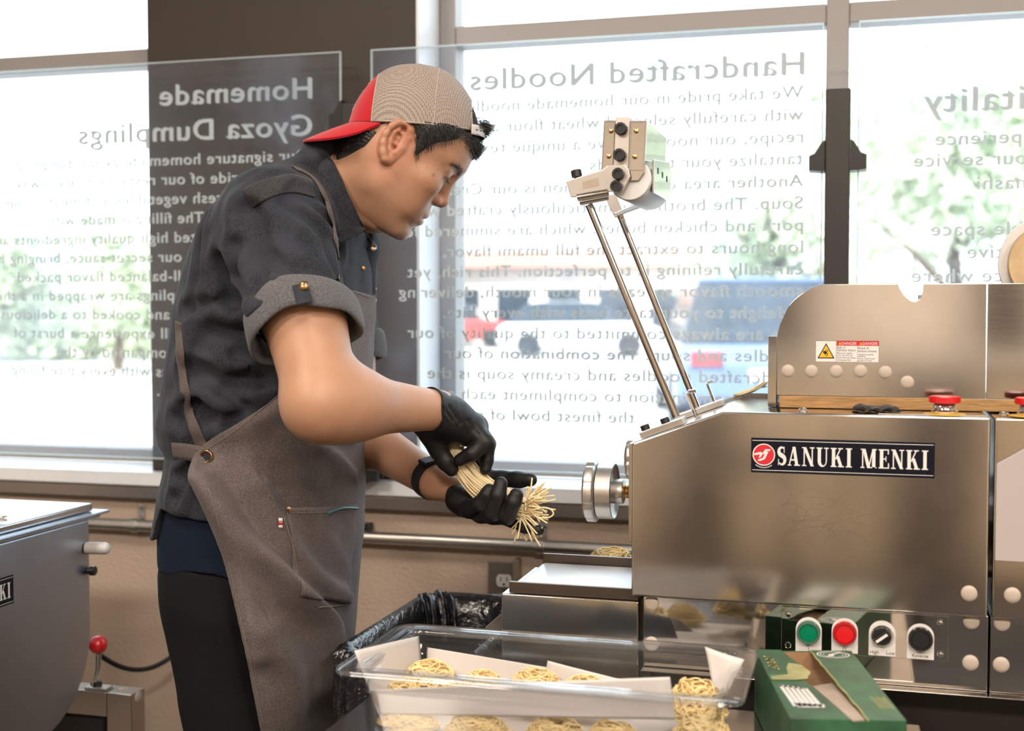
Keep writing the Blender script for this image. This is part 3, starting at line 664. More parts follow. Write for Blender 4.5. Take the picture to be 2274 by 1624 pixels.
for cx, cz, r in ((.178, .52, .022), (.178, .36, .024)):
    for k in range(18):
        a0, a1 = 2*PI*k/18, 2*PI*(k+1)/18; g.add([(xl0+Wl*(cx+r*q*math.cos(a)), y-.0003, zl0+Hl*(cz+r*3*q*math.sin(a))) for a, q in ((a0, 1), (a1, 1), (a1, .55), (a0, .55))], [(0, 1, 2, 3)])
g.add([(xl0+Wl*a, y-.0003, zl0+Hl*b) for a, b in ((.115, .50), (.150, .52), (.180, .46), (.185, .40), (.15, .36), (.125, .42))], [tuple(range(6))])
for (body, fx, fz, cp_, wd) in (('Risk of', .345, .63, .0034, .13), ('Serious Injury', .345, .51, .0034, .29), ('Beware of rotating', .345, .385, .0023, .24), ('parts. DO NOT put', .345, .28, .0023, .24), ('hand and/or any object', .345, .175, .0023, .29), ('during operation.', .345, .07, .0023, .22),
      ('Risque de', .675, .61, .0034, .17), ('blessure s\u00e9rieuse', .675, .47, .0034, .29), ('Attention aux parties', .675, .33, .0023, .24), ('rotatives.', .675, .245, .0023, .12), ('Ne pas y mettre la main', .675, .145, .0023, .26), ('pendant le travail.', .675, .05, .0023, .22)):
    put_text(g, body, np.array([xl0+Wl*fx, y, zl0+Hl*fz]), UX, UZ, cp_, Wl*wd)
g.build('print_text', M['ink_black'], hood, recalc=False, angle=0, flat=True)
g = G()
for fx in (.415, .745): put_text(g, 'DANGER', np.array([xl0+Wl*fx, y-.0003, zl0+Hl*.81]), UX, UZ, .0036, Wl*.235)
g.build('print_white', M['paper_white'], hood, recalc=False, angle=0, flat=True)
# red adjusting knobs on the top
M['yellow_ring'] = mat('yellow_label', (.75, .45, .05), .5)
for px in (2098, 2290):
    Yk = YM+.026; x = XY(px, 900, Yk); g = G(); g.cyl((x, Yk, zk+.0003), (x, Yk, zk+.0011), .026, n=36); g.build('scale_ring', M['yellow_ring'], mach)
    g = G(); g.lathe((x, Yk, zk+.0012), (0, 0, 1), [(0, .016), (.004, .0165), (.005, .015), (.012, .0135), (.013, .0125)], 40); kb = g.build('knob_base', M['chrome'], mach)
    g = G(); pr = []
    n = 60
    for h, r in ((.0135, .0165), (.0142, .0185), (.0215, .0185), (.0225, .0165)): pr.append((h, r))
    g.lathe((x, Yk, zk+.0012), (0, 0, 1), pr, 40)
    for k in range(30):
        a = 2*PI*k/30; c = np.array([x+.0186*math.cos(a), Yk+.0186*math.sin(a), zk+.0191]); g.obox(c, np.array([.0006*math.cos(a), .0006*math.sin(a), 0]), np.array([-.0008*math.sin(a), .0008*math.cos(a), 0]), np.array([0, 0, .0034]))
    g.build('red_knob', M['red'], mach)
# scale marks strip, small screws on the top
g = G(); g.box(XY(1950, 905, YM+.03), xb-.004, YM+.004, YM+.016, zk+.0002, zk+.0008)
g.build('scale_strip', mat('scale_strip', (.45, .42, .36), .45, .3, .4, 300, (30, 1, 1)), mach)
for px in (1783, 2230):
    p = PY(px, 900, YM+.035); g = G(); g.lathe((p[0], YM+.035, zk), (0, 0, 1), [(0, .006), (.002, .006), (.004, .004), (.0045, .0005)], 20); g.build('screw', M['chrome'], mach)
# far side plate behind the slope
g = G(); xs_ = [XY(px, 890, YMB) for px in (1560, 1655, 1720)]
g.prism([(xs_[0], ZY(1560, 915, YMB)), (xs_[2], ZY(1720, 915, YMB)), (xs_[2], ZY(1655, 873, YMB)), (xs_[1], ZY(1655, 873, YMB)), (xs_[0], ZY(1570, 903, YMB))], YMB+.0005, YMB+.004); g.build('rear_plate', M['steel'], mach, bevel=.0006)
# handwheel at the left end
def handwheel(px, py, Y, x_face, rs, seg, name='handwheel'):
    c = PY(px, py, Y)
    return c
c = PY(1340, 1090, 1.76); zc_, Yc = c[2], 1.76
X_ = lambda px: XY(px, 1090, Yc)
hw = G(); X0, X1 = X_(1303), X_(1331); n = 96; prof = [(0, .030), (.001, .041), (.004, .0455), ((X1-X0)-.004, .0455), ((X1-X0)-.001, .042), (X1-X0, .034)]
vs = []; fs = []
for (h, r) in prof:
    for k in range(n):
        a = 2*PI*k/n; fl = 1-.045*max(0, math.cos(a*9))**6*(r > .036); vs.append((X0+h, Yc+r*fl*math.cos(a), zc_+r*fl*math.sin(a)))
for i in range(len(prof)-1):
    for k in range(n): fs.append((i*n+k, i*n+(k+1) % n, (i+1)*n+(k+1) % n, (i+1)*n+k))
fs += [tuple(range(n))[::-1], tuple((len(prof)-1)*n+k for k in range(n))]
hw.add(vs, fs); wheel = hw.build('handwheel', M['alu'], mach, angle=50)
g = G(); g.lathe((X1, Yc, zc_), (1, 0, 0), [(0, .030), (.0005, .0400), ((X_(1366)-X1)-.001, .0400), (X_(1366)-X1, .0385), (X_(1366)-X1-.004, .034), (X_(1366)-X1-.006, .018)], 64); g.build('wheel_disc', M['alu'], wheel)
g = G(); g.lathe((X_(1356), Yc, zc_), (1, 0, 0), [(0, .0175), (X_(1386)-X_(1356)-.001, .0175), (X_(1386)-X_(1356), .016)], 40); g.cyl((X_(1374), Yc-.0172, zc_-.004), (X_(1374), Yc-.0178, zc_-.004), .003, n=14); g.build('hub', M['alu'], wheel)
M['brass'] = mat('brass', (.65, .45, .18), .25, 1)
g = G(); L = xa-.006-X_(1384); g.lathe((X_(1384), Yc, zc_), (1, 0, 0), [(L*i/14, .0085 if i % 2 else .0100) for i in range(15)], 24); g.build('threaded_shaft', M['brass'], wheel)
c = PY(1398, 1020, 1.72); g = G(); vs = []; fs = []; n = 64
pr2 = [(-.014, .018), (-.0125, .025), (-.009, .028), (-.004, .028), (-.001, .026)]
for (h, r) in pr2:
    for k in range(n):
        a = 2*PI*k/n; fl = 1-.10*max(0, math.cos(a*6))**4; vs.append((xa-.006+h, 1.72+r*fl*math.cos(a), c[2]+r*fl*math.sin(a)))
for i in range(len(pr2)-1):
    for k in range(n): fs.append((i*n+k, i*n+(k+1) % n, (i+1)*n+(k+1) % n, (i+1)*n+k))
fs += [tuple(range(n))[::-1], tuple((len(pr2)-1)*n+k for k in range(n))]
g.add(vs, fs); g.build('clamp_knob', M['alu'], mach, angle=50)
# slope: mounting slabs with bolts, wire hooks
sl = nrm([xk-xa, 0, zk-za]); sn = np.array([-sl[2], 0, sl[0]])
def slope_pt(px, py, Y, up=0):
    # point on the slope plane seen at that pixel, lifted by up along the normal
    d = ray(px, py); p0 = np.array([xa, 0, za]); k = ((p0-_c0)@sn)/(d@sn); return _c0+d*k+sn*up
x_on = lambda x: np.array([x, 0, za+(x-xa)*(zk-za)/(xk-xa)])
def slab(px0, px1, Y0, Y1, th, name):
    a, b = x_on(XY(px0, 940, Y0)), x_on(XY(px1, 930, Y0)); c = (a+b)/2+sn*(th/2+.0003); c[1] = (Y0+Y1)/2
    return G().obox(c, (b-a)/2, np.array([0, (Y1-Y0)/2, 0]), sn*th/2).build(name, M['alu'], mach, bevel=.001), (a+b)/2
slab(1424, 1520, YM+.012, YM+.045, .009, 'mounting_slab'); slab(1500, 1606, YMB-.085, YMB-.04, .009, 'mounting_slab')
for px, Y in ((1440, YM+.028), (1484, YM+.028)):
    b = x_on(XY(px, 940, Y)); b[1] = Y; g = G(); g.lathe(b+sn*.0095, sn, [(0, .0062), (.006, .0062), (.0068, .0055), (.0068, .003), (.004, .003)], 20); g.build('bolt', M['black_plastic'], mach)
# arm: two rods and a head ---------------------------------------------------------
Yr1, Yr2 = YM+.030, YMB-.06
arm = G().tube([PY(1502, 926, Yr1), PY(1308, 455, Yr1)], .0053, 20).build('rod', M['steel_polish'], mach)
G().tube([PY(1548, 905, Yr2), PY(1377, 478, Yr2)], .0052, 20).build('rod', M['steel_polish'], mach)
# head: box of polished steel
YA, YB_ = YM+.012, YM+.185
bx = [(1341, 267), (1437, 268), (1431, 384), (1418, 402), (1352, 402), (1334, 389)]
pol = [(XY(a, b, YA), ZY(a, b, YA)) for a, b in bx]
head = G().prism(pol, YA, YB_).build('arm_head', M['steel_polish'], mach, bevel=.0012)
st = [(1368, 260), (1400, 260), (1395, 400), (1361, 395)]
G().prism([(XY(a, b, YA), ZY(a, b, YA)) for a, b in st], YA-.003, YA-.0003).build('strap_plate', M['alu'], head, bevel=.0012)
for a0, a1 in ((1343, 1366), (1403, 1433)):
    G().prism([(XY(a, b, YA), ZY(a, b, YA)) for a, b in ((a0, 272), (a1, 272), (a1-5, 380), (a0-5, 378))], YA-.0012, YA-.0002).build('side_strip', M['steel'], head, bevel=.0005)
for a, b in ((1357, 291), (1413, 291), (1352, 347), (1410, 348)):
    p = PY(a, b, YA-.0013); G().lathe(p, (0, -1, 0), [(0, .0035), (.0012, .0032), (.0022, .0015), (.0023, .0003)], 18).build('rivet', M['brass'], head)
for a, b, r, off in ((1380, 287, .0085, .0032), (1377, 345, .0085, .0032), (1374, 387, .0080, .0075), (1370, 414, .0080, .0075)):
    p = PY(a, b, YA-off); g = G(); n = 48; vs = []; fs = []; pr = [(0, r), (.008, r), (.0095, r*.9), (.0095, r*.55), (.0075, r*.5), (.0075, .0004)]
    for (h, q) in pr:
        for k in range(n):
            an = 2*PI*k/n; fl = 1-.04*(k % 4 < 2)*(q > r*.85); vs.append((p[0]+q*fl*math.cos(an), p[1]-h, p[2]+q*fl*math.sin(an)))
    for i in range(len(pr)-1):
        for k in range(n): fs.append((i*n+k, i*n+(k+1) % n, (i+1)*n+(k+1) % n, (i+1)*n+k))
    g.add(vs, fs); g.build('socket_bolt', M['black_plastic'], head)
# bracket bar
br = [(1259, 404), (1276, 398), (1340, 378), (1352, 368), (1388, 366), (1399, 378), (1402, 394), (1386, 426), (1362, 428), (1340, 424), (1300, 436), (1270, 440)]
bra = G().prism([(XY(a, b, YA), ZY(a, b, YA)) for a, b in br], YA-.0072, YA-.0033).build('bracket_bar', M['alu'], head, bevel=.001)
sl_ = [(1296, 405), (1330, 396), (1334, 413), (1297, 421)]
G().prism([(XY(a, b, YA), ZY(a, b, YA)) for a, b in sl_], YA-.0077, YA-.0071).build('slot', M['steel_mirror'], head)
a_, b_ = PY(1284, 436, YA), PY(1352, 424, YA)
G().tube([a_+np.array([0, -.004, -.002]), b_+np.array([0, -.004, -.002])], .0052, 16).build('rod_clamp', M['steel_polish'], head)
a_, b_ = PY(1288, 449, YA), PY(1350, 437, YA)
G().tube([a_+np.array([0, 0, 0]), b_], .0048, 16).build('rod_clamp', M['steel_polish'], head)
p = PY(1283, 400, YA+.01); G().lathe(p, (-.2, 0, 1), [(0, .0045), (.004, .0045), (.004, .0072), (.013, .0072), (.014, .006)], 24).build('bolt', M['black_plastic'], head)
# white scraper roller under the head and its cover
c = PY(1398, 398, YA+.004)
M['roller_white'] = mat('white_nylon', (.66, .66, .66), .35)
G().lathe((c[0], YA+.004, c[2]), (0, 1, 0), [(0, .006), (.0005, .027), (.003, .0285), (.165, .0285), (.167, .026)], 48).build('roller', M['roller_white'], head)
Xs = XY(1440, 300, YA)
cv = [(YA+.012, ZY(1443, 355, YA+.012)), (YA+.150, ZY(1480, 360, YA+.15)), (YA+.168, ZY(1488, 394, YA+.168)), (YA+.150, ZY(1476, 447, YA+.15)), (YA+.012, ZY(1434, 427, YA+.012))]
G().prism(cv, Xs+.003, Xs+.006, plane='YZ').build('side_cover', M['steel'], head, bevel=.001)
for i in range(3):
    yy = YA+.045+.04*i; zz = (ZY(1455+14*i, 380+9*i, yy)); G().box(Xs+.0055, Xs+.0066, yy-.004, yy+.004, zz-.004, zz+.004).build('square_bolt', M['black_plastic'], head)
lo = [(1343, 436), (1368, 430), (1386, 476), (1366, 484)]
G().prism([(XY(a, b, Yr2-.008), ZY(a, b, Yr2-.008)) for a, b in lo], Yr2-.012, Yr2+.012).build('rod_bracket', M['alu'], head, bevel=.001)
lo = [(1372, 478), (1384, 484), (1432, 466), (1424, 456)]
G().prism([(XY(a, b, Yr2), ZY(a, b, Yr2)) for a, b in lo], Yr2-.04, Yr2+.012).build('rod_plate', M['steel_polish'], head, bevel=.001)
# wire hooks
hk = [PY(a, b, YMB-.03) for a, b in ((1586, 892), (1571, 854), (1573, 850), (1584, 846))]
G().tube(hk, .0022, 8).build('wire_hook', M['steel'], mach)
hk = [PY(a, b, YM+.06) for a, b in ((1546, 926), (1526, 876), (1530, 870), (1546, 868))]
G().tube(hk, .0026, 8).build('wire_hook', M['chrome'], mach)
# things lying on the machine ------------------------------------------------------
g = G(); rr = random.Random(3); cx, cy = XY(1945, 898, YM+.05), YM+.05; nu, nv = 26, 12; P = np.zeros((nu, nv, 3))
for i in range(nu):
    for j in range(nv):
        u, v = i/(nu-1), j/(nv-1)*2*PI; t = u*2-1; r = (1-t*t)**.5; wy = .022*r*(1+.15*math.sin(9*u)); hz = .0085*r*(1+.3*math.sin(7*u+1))
        P[i, j] = (cx+t*.031, cy+wy*math.cos(v)+.006*math.sin(5*t), zk+.0006+max(0, hz*(1+math.sin(v))*.55+.0012*math.sin(23*u+3*v)*r))
g.grid(P); tag(g.build('black_cloth', M['black_rubber'], angle=60), 'crumpled black rag lying on top of the noodle machine beside the red knob', 'rag')
# dough roll on its spindle, top right
M['dough_wood'] = mat('dough_sheet_roll', (.50, .36, .20), .6, 0, .22, 30, (1, 1, 1))
c = PY(2330, 585, YH+.05); dr = empty('dough_roll', (c[0], YH+.05, c[2]), 'roll of rolled dough with a white end flange standing behind the upper right guard', 'dough roll')
G().lathe((c[0], YH+.045, c[2]), (0, 1, 0), [(0, .02), (.0005, .0625), (.004, .0635), (.008, .0625), (.0085, .02)], 72).build('end_flange', M['white_plastic'], dr)
g = G(); vs = []
g.lathe((c[0], YH+.030, c[2]), (0, 1, 0), [(0, .008)]+[(.0008*(k % 2), .010+.0026*k) for k in range(17)]+[(.0145, .052)], 72); g.build('dough_sheet', M['dough_wood'], dr, angle=80)
g = G(); g.cyl((c[0], YH+.022, c[2]), (c[0], YMB+.02, c[2]), .008, n=24); g.build('spindle', M['steel'], dr)
g = G(); g.box(c[0]-.012, c[0]+.012, YMB-.02, YMB-.004, zt_h-.06, c[2]-.0085); g.build('spindle_support', M['steel'], dr)
# conveyor --------------------------------------------------------------------------
YV = YM+.012
xv0, xv1 = XY(1113, 1350, YV), XY(1418, 1350, YV); zv = ZY(1113, 1318, YV)
conv = empty('conveyor', ((xv0+xv1)/2, 1.78, .60), 'small stainless belt conveyor at the left end of the noodle machine', 'conveyor')
ztop = zv+.012
G().box(xv0, xv1, YV, YV+.185, zv-.13, zv).build('frame_box', M['steel'], conv, bevel=.002)
M['belt'] = mat('white_belt', (.62, .64, .66), .3)
g = G(); g.prism([(xv0+.012, zv+.0005), (xv1-.001, zv+.0005), (xv1-.001, ztop), (xv0+.022, ztop), (xv0+.015, ztop-.004)], YV+.012, YV+.165); g.build('belt', M['belt'], conv, bevel=.002)
M['rail_dark'] = mat('dark_rail', (.10, .075, .06), .3, .7)
G().box(xv0+.010, xv1-.001, YV+.004, YV+.0105, zv+.0005, ztop+.004).build('side_rail', M['rail_dark'], conv, bevel=.0008)
G().box(XY(1206, 1245, YV+.17), xa-.0065, YV+.168, YV+.174, zv+.0005, ZY(1300, 1234, YV+.17)).build('side_rail', M['rail_dark'], conv, bevel=.0008)
g = G(); g.prism([(xv0-.03, zv-.055), (xv0-.0005, zv-.028), (xv0-.0005, zv-.060), (xv0-.025, zv-.066)], YV+.02, YV+.17); g.build('chute_lip', M['steel'], conv, bevel=.001)
g = G()
for (x, y) in ((xv0+.02, YV+.02), (xv1-.02, YV+.02), (xv0+.02, YV+.165), (xv1-.02, YV+.165)): G().box(x-.012, x+.012, y-.012, y+.012, 0, zv-.1305).build('leg', M['steel'], conv, bevel=.002)
# noodle helper ---------------------------------------------------------------------
def noodle_mat(name, col):
    m, N, L, b = _nt(name); b.inputs['Base Color'].default_value = (*col, 1); b.inputs['Roughness'].default_value = .55
    b.inputs['Subsurface Weight'].default_value = .25; b.inputs['Subsurface Radius'].default_value = (1, .7, .3); b.inputs['Subsurface Scale'].default_value = .004
    v = coords(N, L); c = ramp(N, L, noise(N, L, v, 60, 3), [(.3, tuple(x*.88 for x in col)), (.7, col)]); L.new(c, b.inputs['Base Color']); return m
M['noodle'] = noodle_mat('fresh_noodle', (.84, .69, .42))
def smooth_path(ctrl, n):
    ctrl = [np.asarray(c, float) for c in ctrl]; m = len(ctrl); out = []
    for k in range(n):
        t = k/(n-1)*(m-1); i = min(int(t), m-2); f = t-i
        p0, p1, p2, p3 = ctrl[max(i-1, 0)], ctrl[i], ctrl[i+1], ctrl[min(i+2, m-1)]
        out.append(.5*((2*p1)+(-p0+p2)*f+(2*p0-5*p1+4*p2-p3)*f*f+(-p0+3*p1-3*p2+p3)*f**3))
    return out
M['noodle_nest'] = noodle_mat('nest_noodle', (.93, .71, .35))
def nest(name, c, rx, ry, h, label, seed, n=85, group='noodle nests in the food pan', r=.00092, ang=0):
    rr = random.Random(seed); g = G(); ca, sa = math.cos(ang), math.sin(ang)
    for k in range(int(n*2.0)):
        a0 = rr.uniform(0, 6.28); sp = rr.uniform(1.2, 3.6)*rr.choice((-1, 1)); R = rr.uniform(.35, 1)**.7; m = 16; pts = []
        ph, tilt = rr.uniform(0, 6.28), rr.uniform(-.6, .6); ox, oy = rr.gauss(0, .22), rr.gauss(0, .22)
        for i in range(m):
            t = i/(m-1); a = a0+sp*t; q = R*(1+.16*math.sin(3*a+ph)); x, y = ox*(1-R)+q*math.cos(a), oy*(1-R)+q*math.sin(a)
            e2 = min(1, x*x+y*y); top = math.sqrt(max(0, 1-e2*.92)); z = top*(.45+.55*rr.random() if i == 0 else lev)
            if i == 0: lev = .35+.65*rr.random()
            z = top*min(1, lev+.10*math.sin(5*t+ph)+tilt*.25*(t-.5)); X, Y2 = x*rx, y*ry
            pts.append((c[0]+X*ca-Y2*sa, c[1]+X*sa+Y2*ca, c[2]+r+max(0, z)*h))
        g.tube(smooth_path(pts, 22), r*rr.uniform(.85, 1.1), 4)
    return tag(g.build(name, M['noodle_nest'], recalc=False, angle=0), label, 'noodles', group)
pz = ZY(1355, 1240, YV+.21)
G_tray = G().box(XY(1300, 1240, YV+.2), xa-.012, YV+.19, YV+.27, zv+.0, zv+.004)
tag(G_tray.build('tray_shelf', M['steel'], bevel=.001), 'narrow steel shelf behind the conveyor belt holding noodles', 'shelf')
nest('noodle_nest', np.array([XY(1358, 1240, YV+.23), YV+.23, zv+.0045]), .034, .03, .024, 'small nest of noodles behind the conveyor rail, left of the machine', 41, 60, None)
g = G(); rr = random.Random(9)
for k in range(14):
    a = PY(1700+rr.uniform(-4, 4), 852+rr.uniform(-4, 8), YMB-.01); b = PY(1672+rr.uniform(-6, 6), 866+rr.uniform(-3, 3), YMB-.01)+np.array([0, rr.uniform(-.02, .02), 0]); c = PY(1640+rr.uniform(-12, 10), 878+rr.uniform(-2, 2), YMB-.01)
    g.tube(smooth_path([a, b, c], 8), .0011, 5)
tag(g.build('noodle_strands', M['noodle'], recalc=False, angle=0), 'a few pale noodle strands sliding down the slope in front of the hood', 'noodles')
# ---------------------------------------------------------------- prep table, clear food pan, noodles, paper, carton
ZT = .722
tb = empty('prep_table', (-.2, 1.38, 0), 'stainless prep table carrying the clear food pan and the green carton', 'table')
TX0, TX1, TY0, TY1 = -.610, .075, 1.13, 1.575
G().box(TX0, TX1, TY0, TY1, ZT-.03, ZT).build('table_top', M['steel'], tb, bevel=.004)
for x in (TX0+.03, TX1-.03):
    for y in (TY0+.03, TY1-.03): G().cyl((x, y, 0), (x, y, ZT-.0305), .018, n=20).build('leg', M['steel'], tb)
G().box(TX0+.05, TX1-.05, TY0+.03, TY1-.03, .22, .24).build('under_shelf', M['steel'], tb, bevel=.003)
M['pan'] = clear('clear_polycarbonate', (.96, .965, .97), .04, .04, haze=.03, hazecol=(.8, .82, .86), hscale=9)
ZRIM = .810
A = [PZ(735, 1495, ZRIM), PZ(1640, 1562, ZRIM), PZ(1692, 1438, ZRIM), PZ(880, 1388, ZRIM)]
px0, px1 = (A[0][0]+A[3][0])/2, (A[1][0]+A[2][0])/2; py0, py1 = (A[0][1]+A[1][1])/2, (A[2][1]+A[3][1])/2
print('pan', px0, px1, py0, py1)
pan = empty('food_pan', ((px0+px1)/2, (py0+py1)/2, ZT), 'clear plastic food pan lined with paper and filled with noodle nests', 'food pan')
def rrect(x0, x1, y0, y1, r, n=7):
    pts = []
    for cx, cy, a0 in ((x1-r, y0+r, -PI/2), (x1-r, y1-r, 0), (x0+r, y1-r, PI/2), (x0+r, y0+r, PI)):
        for k in range(n): a = a0+PI/2*k/(n-1); pts.append((cx+r*math.cos(a), cy+r*math.sin(a)))
    return pts
def rings(levels, x0, x1, y0, y1):
    P = []
    for (inset, z, r) in levels: P.append([(x, y, z) for x, y in rrect(x0+inset, x1-inset, y0+inset, y1-inset, max(r, .003))])
    return np.array(P)
rim, wall = .026, ZRIM-ZT
lev = [(0, ZRIM-.004, .024), (0, ZRIM-.001, .024), (.0015, ZRIM, .024), (.020, ZRIM+.0005, .02), (.024, ZRIM-.001, .019), (.0265, ZRIM-.005, .018), (.027, ZRIM-.030, .018), (.029, ZRIM-.032, .018), (.033, ZT+.012, .02), (.040, ZT+.003, .02)]
P = rings(lev, px0, px1, py0, py1)
g = G(); nl, nr = P.shape[:2]
for i in range(nl-1):
    pass
q_ = P[5:]; nq = len(q_); g.add(q_.reshape(-1, 3), [(i*nr+k, i*nr+(k+1) % nr, (i+1)*nr+(k+1) % nr, (i+1)*nr+k) for i in range(nq-1) for k in range(nr)]+[tuple((nq-1)*nr+k for k in range(nr))])
o = g.build('pan_shell', M['pan'], pan, recalc=True, angle=60)
sm = o.modifiers.new('solid', 'SOLIDIFY'); sm.thickness = .0022; sm.offset = 0
M['pan_rim'] = clear('clear_rim', (.93, .94, .95), .05, .10, haze=.12, hazecol=(.8, .85, .9), hscale=12)  # pale haze put into the rim to strengthen its highlights
q_ = P[:6]; g = G(); g.add(q_.reshape(-1, 3), [(i*nr+k, i*nr+(k+1) % nr, (i+1)*nr+(k+1) % nr, (i+1)*nr+k) for i in range(5) for k in range(nr)])
o = g.build('rim', M['pan_rim'], pan, recalc=True, angle=60); sm = o.modifiers.new('solid', 'SOLIDIFY'); sm.thickness = .0032; sm.offset = 0
ix0, ix1, iy0, iy1 = px0+.040, px1-.040, py0+.040, py1-.040     # inside at the bottom
# papers ------------------------------------------------------------------------------
M['paper'] = translucent('parchment_paper', (.84, .80, .78), (.60, .56, .53), .3, .55)
def sheet(label, corners, n=18, m=14, bend=.004, seed=1, group=None, jag=0):
    if jag: m = 46
    rr = random.Random(seed); c = [np.asarray(q, float) for q in corners]; P = np.zeros((n, m, 3)); nn = nrm(np.cross(c[1]-c[0], c[3]-c[0])); ph = rr.uniform(0, 6)
    for i in range(n):
        for j in range(m):
            u, v = i/(n-1), j/(m-1); p = (c[0]*(1-u)+c[1]*u)*(1-v)+(c[3]*(1-u)+c[2]*u)*v
            P[i, j] = p+nn*bend*(math.sin(2.2*u+ph)+.6*math.sin(3*v+5*u+ph))
    if jag:
        k_ = -1 if jag > 0 else 0; P[k_, ::2] += nrm(c[1]-c[0])*.0012; P[k_, 1::2] -= nrm(c[1]-c[0])*.0012
    g = G(); g.grid(P); o = g.build('parchment_sheet', M['paper'], recalc=False, angle=0, solid=.0003)
    return tag(o, label, 'paper', group)
zr = ZRIM+.004
bx0, bx1, by0, by1 = px0+.032, px1-.032, py0+.032, py1-.032
sheet('parchment sheet covering the floor of the food pan under the noodle nests', [(ix0+.004, iy0+.004, ZT+.007), (ix1-.004, iy0+.004, ZT+.006), (ix1-.004, iy1-.004, ZT+.006), (ix0+.004, iy1-.004, ZT+.006)], bend=.0012, seed=2)
def w(px, py, Y): return PY(px, py, Y)
sheet('parchment sheet standing against the left wall of the food pan', [(bx0+.010, by0+.014, ZT+.010), (bx0+.012, by1-.006, ZT+.010), w(932, 1412, by1-.004), w(785, 1446, by0+.006)], bend=.003, seed=3)
sheet('long parchment sheet leaning on the back wall of the food pan', [w(945, 1545, by1-.006), w(1420, 1570, by1-.008), w(1400, 1512, by1-.006), w(950, 1438, by1-.004)], bend=.002, seed=4, jag=-1)
sheet('second parchment sheet overlapping the right end of the back one in the pan', [w(1200, 1545, by1-.012), w(1460, 1560, by1-.014), w(1420, 1522, by1-.012), w(1216, 1468, by1-.010)], bend=.002, seed=5)
M_front = sheet('parchment sheet folded along the front wall inside the food pan', [w(836, 1588, by0+.012), w(1500, 1598, by0+.016), w(1488, 1503, by0+.012), w(818, 1534, by0+.008)], bend=.0016, seed=6)
sheet('small triangular parchment corner sticking up at the right end of the pan', [w(1590, 1540, by1-.05), w(1612, 1545, by1-.06), w(1650, 1466, by1-.05), w(1566, 1436, by1-.04)], n=10, m=8, bend=.002, seed=7)
# nests ---------------------------------------------------------------------------------
zf = ZT+.008
def at_top(px, py, Y, h): q = PY(px, py, Y); return np.array([q[0], Y, max(zf, q[2]-h)])
GR = 'noodle nests in the food pan'
NS = [(955, 1466, by1-.05, .036, .032, .040, 'biggest noodle nest in the pan, at the back left by the paper edge'),
      (1072, 1490, by1-.045, .028, .026, .030, 'small noodle nest in the pan, second in the back row from the left'),
      (1190, 1484, by1-.05, .034, .030, .036, 'noodle nest in the pan, third in the back row from the left'),
      (1300, 1502, by1-.05, .032, .028, .028, 'flat noodle nest in the pan, fourth in the back row, half behind paper'),
      (893, 1512, by1-.095, .028, .030, .030, 'flat noodle nest in the pan close to the left paper wall'),
      (1545, 1502, by1-.09, .032, .030, .050, 'tall yellow noodle nest at the right end of the pan'),
      (1560, 1575, by0+.035, .030, .022, .036, 'noodle nest at the right end of the pan in front of the tall one'),
      (905, 1592, by0+.030, .036, .020, .030, 'noodle nest behind the front paper of the pan, leftmost of the front row'),
      (1060, 1600, by0+.030, .036, .020, .028, 'noodle nest behind the front paper of the pan, second of the front row'),
      (1235, 1596, by0+.030, .034, .020, .032, 'noodle nest behind the front paper of the pan, third of the front row'),
      (1360, 1600, by0+.030, .032, .020, .030, 'noodle nest behind the front paper of the pan, fourth of the front row')]
for i, (px, py, Y, rx, ry, h, lb_) in enumerate(NS):
    nest('noodle_nest', at_top(px, py, Y, h), rx, ry, h, lb_, 100+i, 80 if h > .035 else 64, GR)
# green carton --------------------------------------------------------------------------
M['carton_green'] = mat('carton_green', (.017, .084, .034), .5, 0, .5, 22)
M['carton_pale'] = mat('carton_pale', (.34, .33, .15), .55, 0, .35, 30)
M['cardboard'] = mat('cardboard', (.30, .17, .085), .75, 0, .12, 40)
M['card_white'] = mat('card_inner', (.36, .29, .235), .7, 0, .2, 18)
ZB = .798
def bz(px, py, z=ZB): return PZ(px, py, z)
FLl, FRr = bz(1676, 1472), bz(1890, 1448); NL, NR = bz(1745, 1660), bz(2015, 1606)
dirL = nrm((bz(2013, 1604)-FRr)); wv = nrm(FRr-FLl); Lx = np.linalg.norm(bz(2013, 1604)-FRr)
wv = nrm(np.cross(np.array([0, 0, 1.0]), dirL)); wv = wv if wv@(FRr-FLl) > 0 else -wv; Wd = .118; org = FRr-wv*Wd     # far left corner
print('carton', org, dirL, Lx, Wd)
Lx = min(Lx, .30)
cart = empty('carton', org+wv*Wd/2+dirL*Lx/2-np.array([0, 0, ZB-ZT]), 'green cardboard carton torn open along its top, right of the food pan', 'carton')
up = np.array([0, 0, 1.0]); H = ZB-ZT-.0015; base = org-up*H
def cp_(a, b, c=1.0): return base+wv*(Wd*a)+dirL*(Lx*b)+up*(H*c)
def plate(pts, th, nrmv): 
    n = len(pts); return [p for p in pts]+[p+nrmv*th for p in pts], [tuple(range(n)), tuple(range(n, 2*n))[::-1]]+[(i, n+i, n+(i+1) % n, (i+1) % n) for i in range(n)]
g = G(); th = .0012
for pts, nv in (([cp_(0, 0, 0), cp_(0, 1, 0), cp_(0, 1, 1), cp_(0, 0, 1)], wv), ([cp_(1, 0, 0), cp_(1, 1, 0), cp_(1, 1, 1), cp_(1, 0, 1)], -wv), ([cp_(0, 0, 0), cp_(1, 0, 0), cp_(1, 0, 1), cp_(0, 0, 1)], dirL), ([cp_(0, 1, 0), cp_(1, 1, 0), cp_(1, 1, 1), cp_(0, 1, 1)], -dirL)):
    g.add(*plate(pts, th, nv))
g.build('side_walls', M['carton_green'], cart, angle=30)
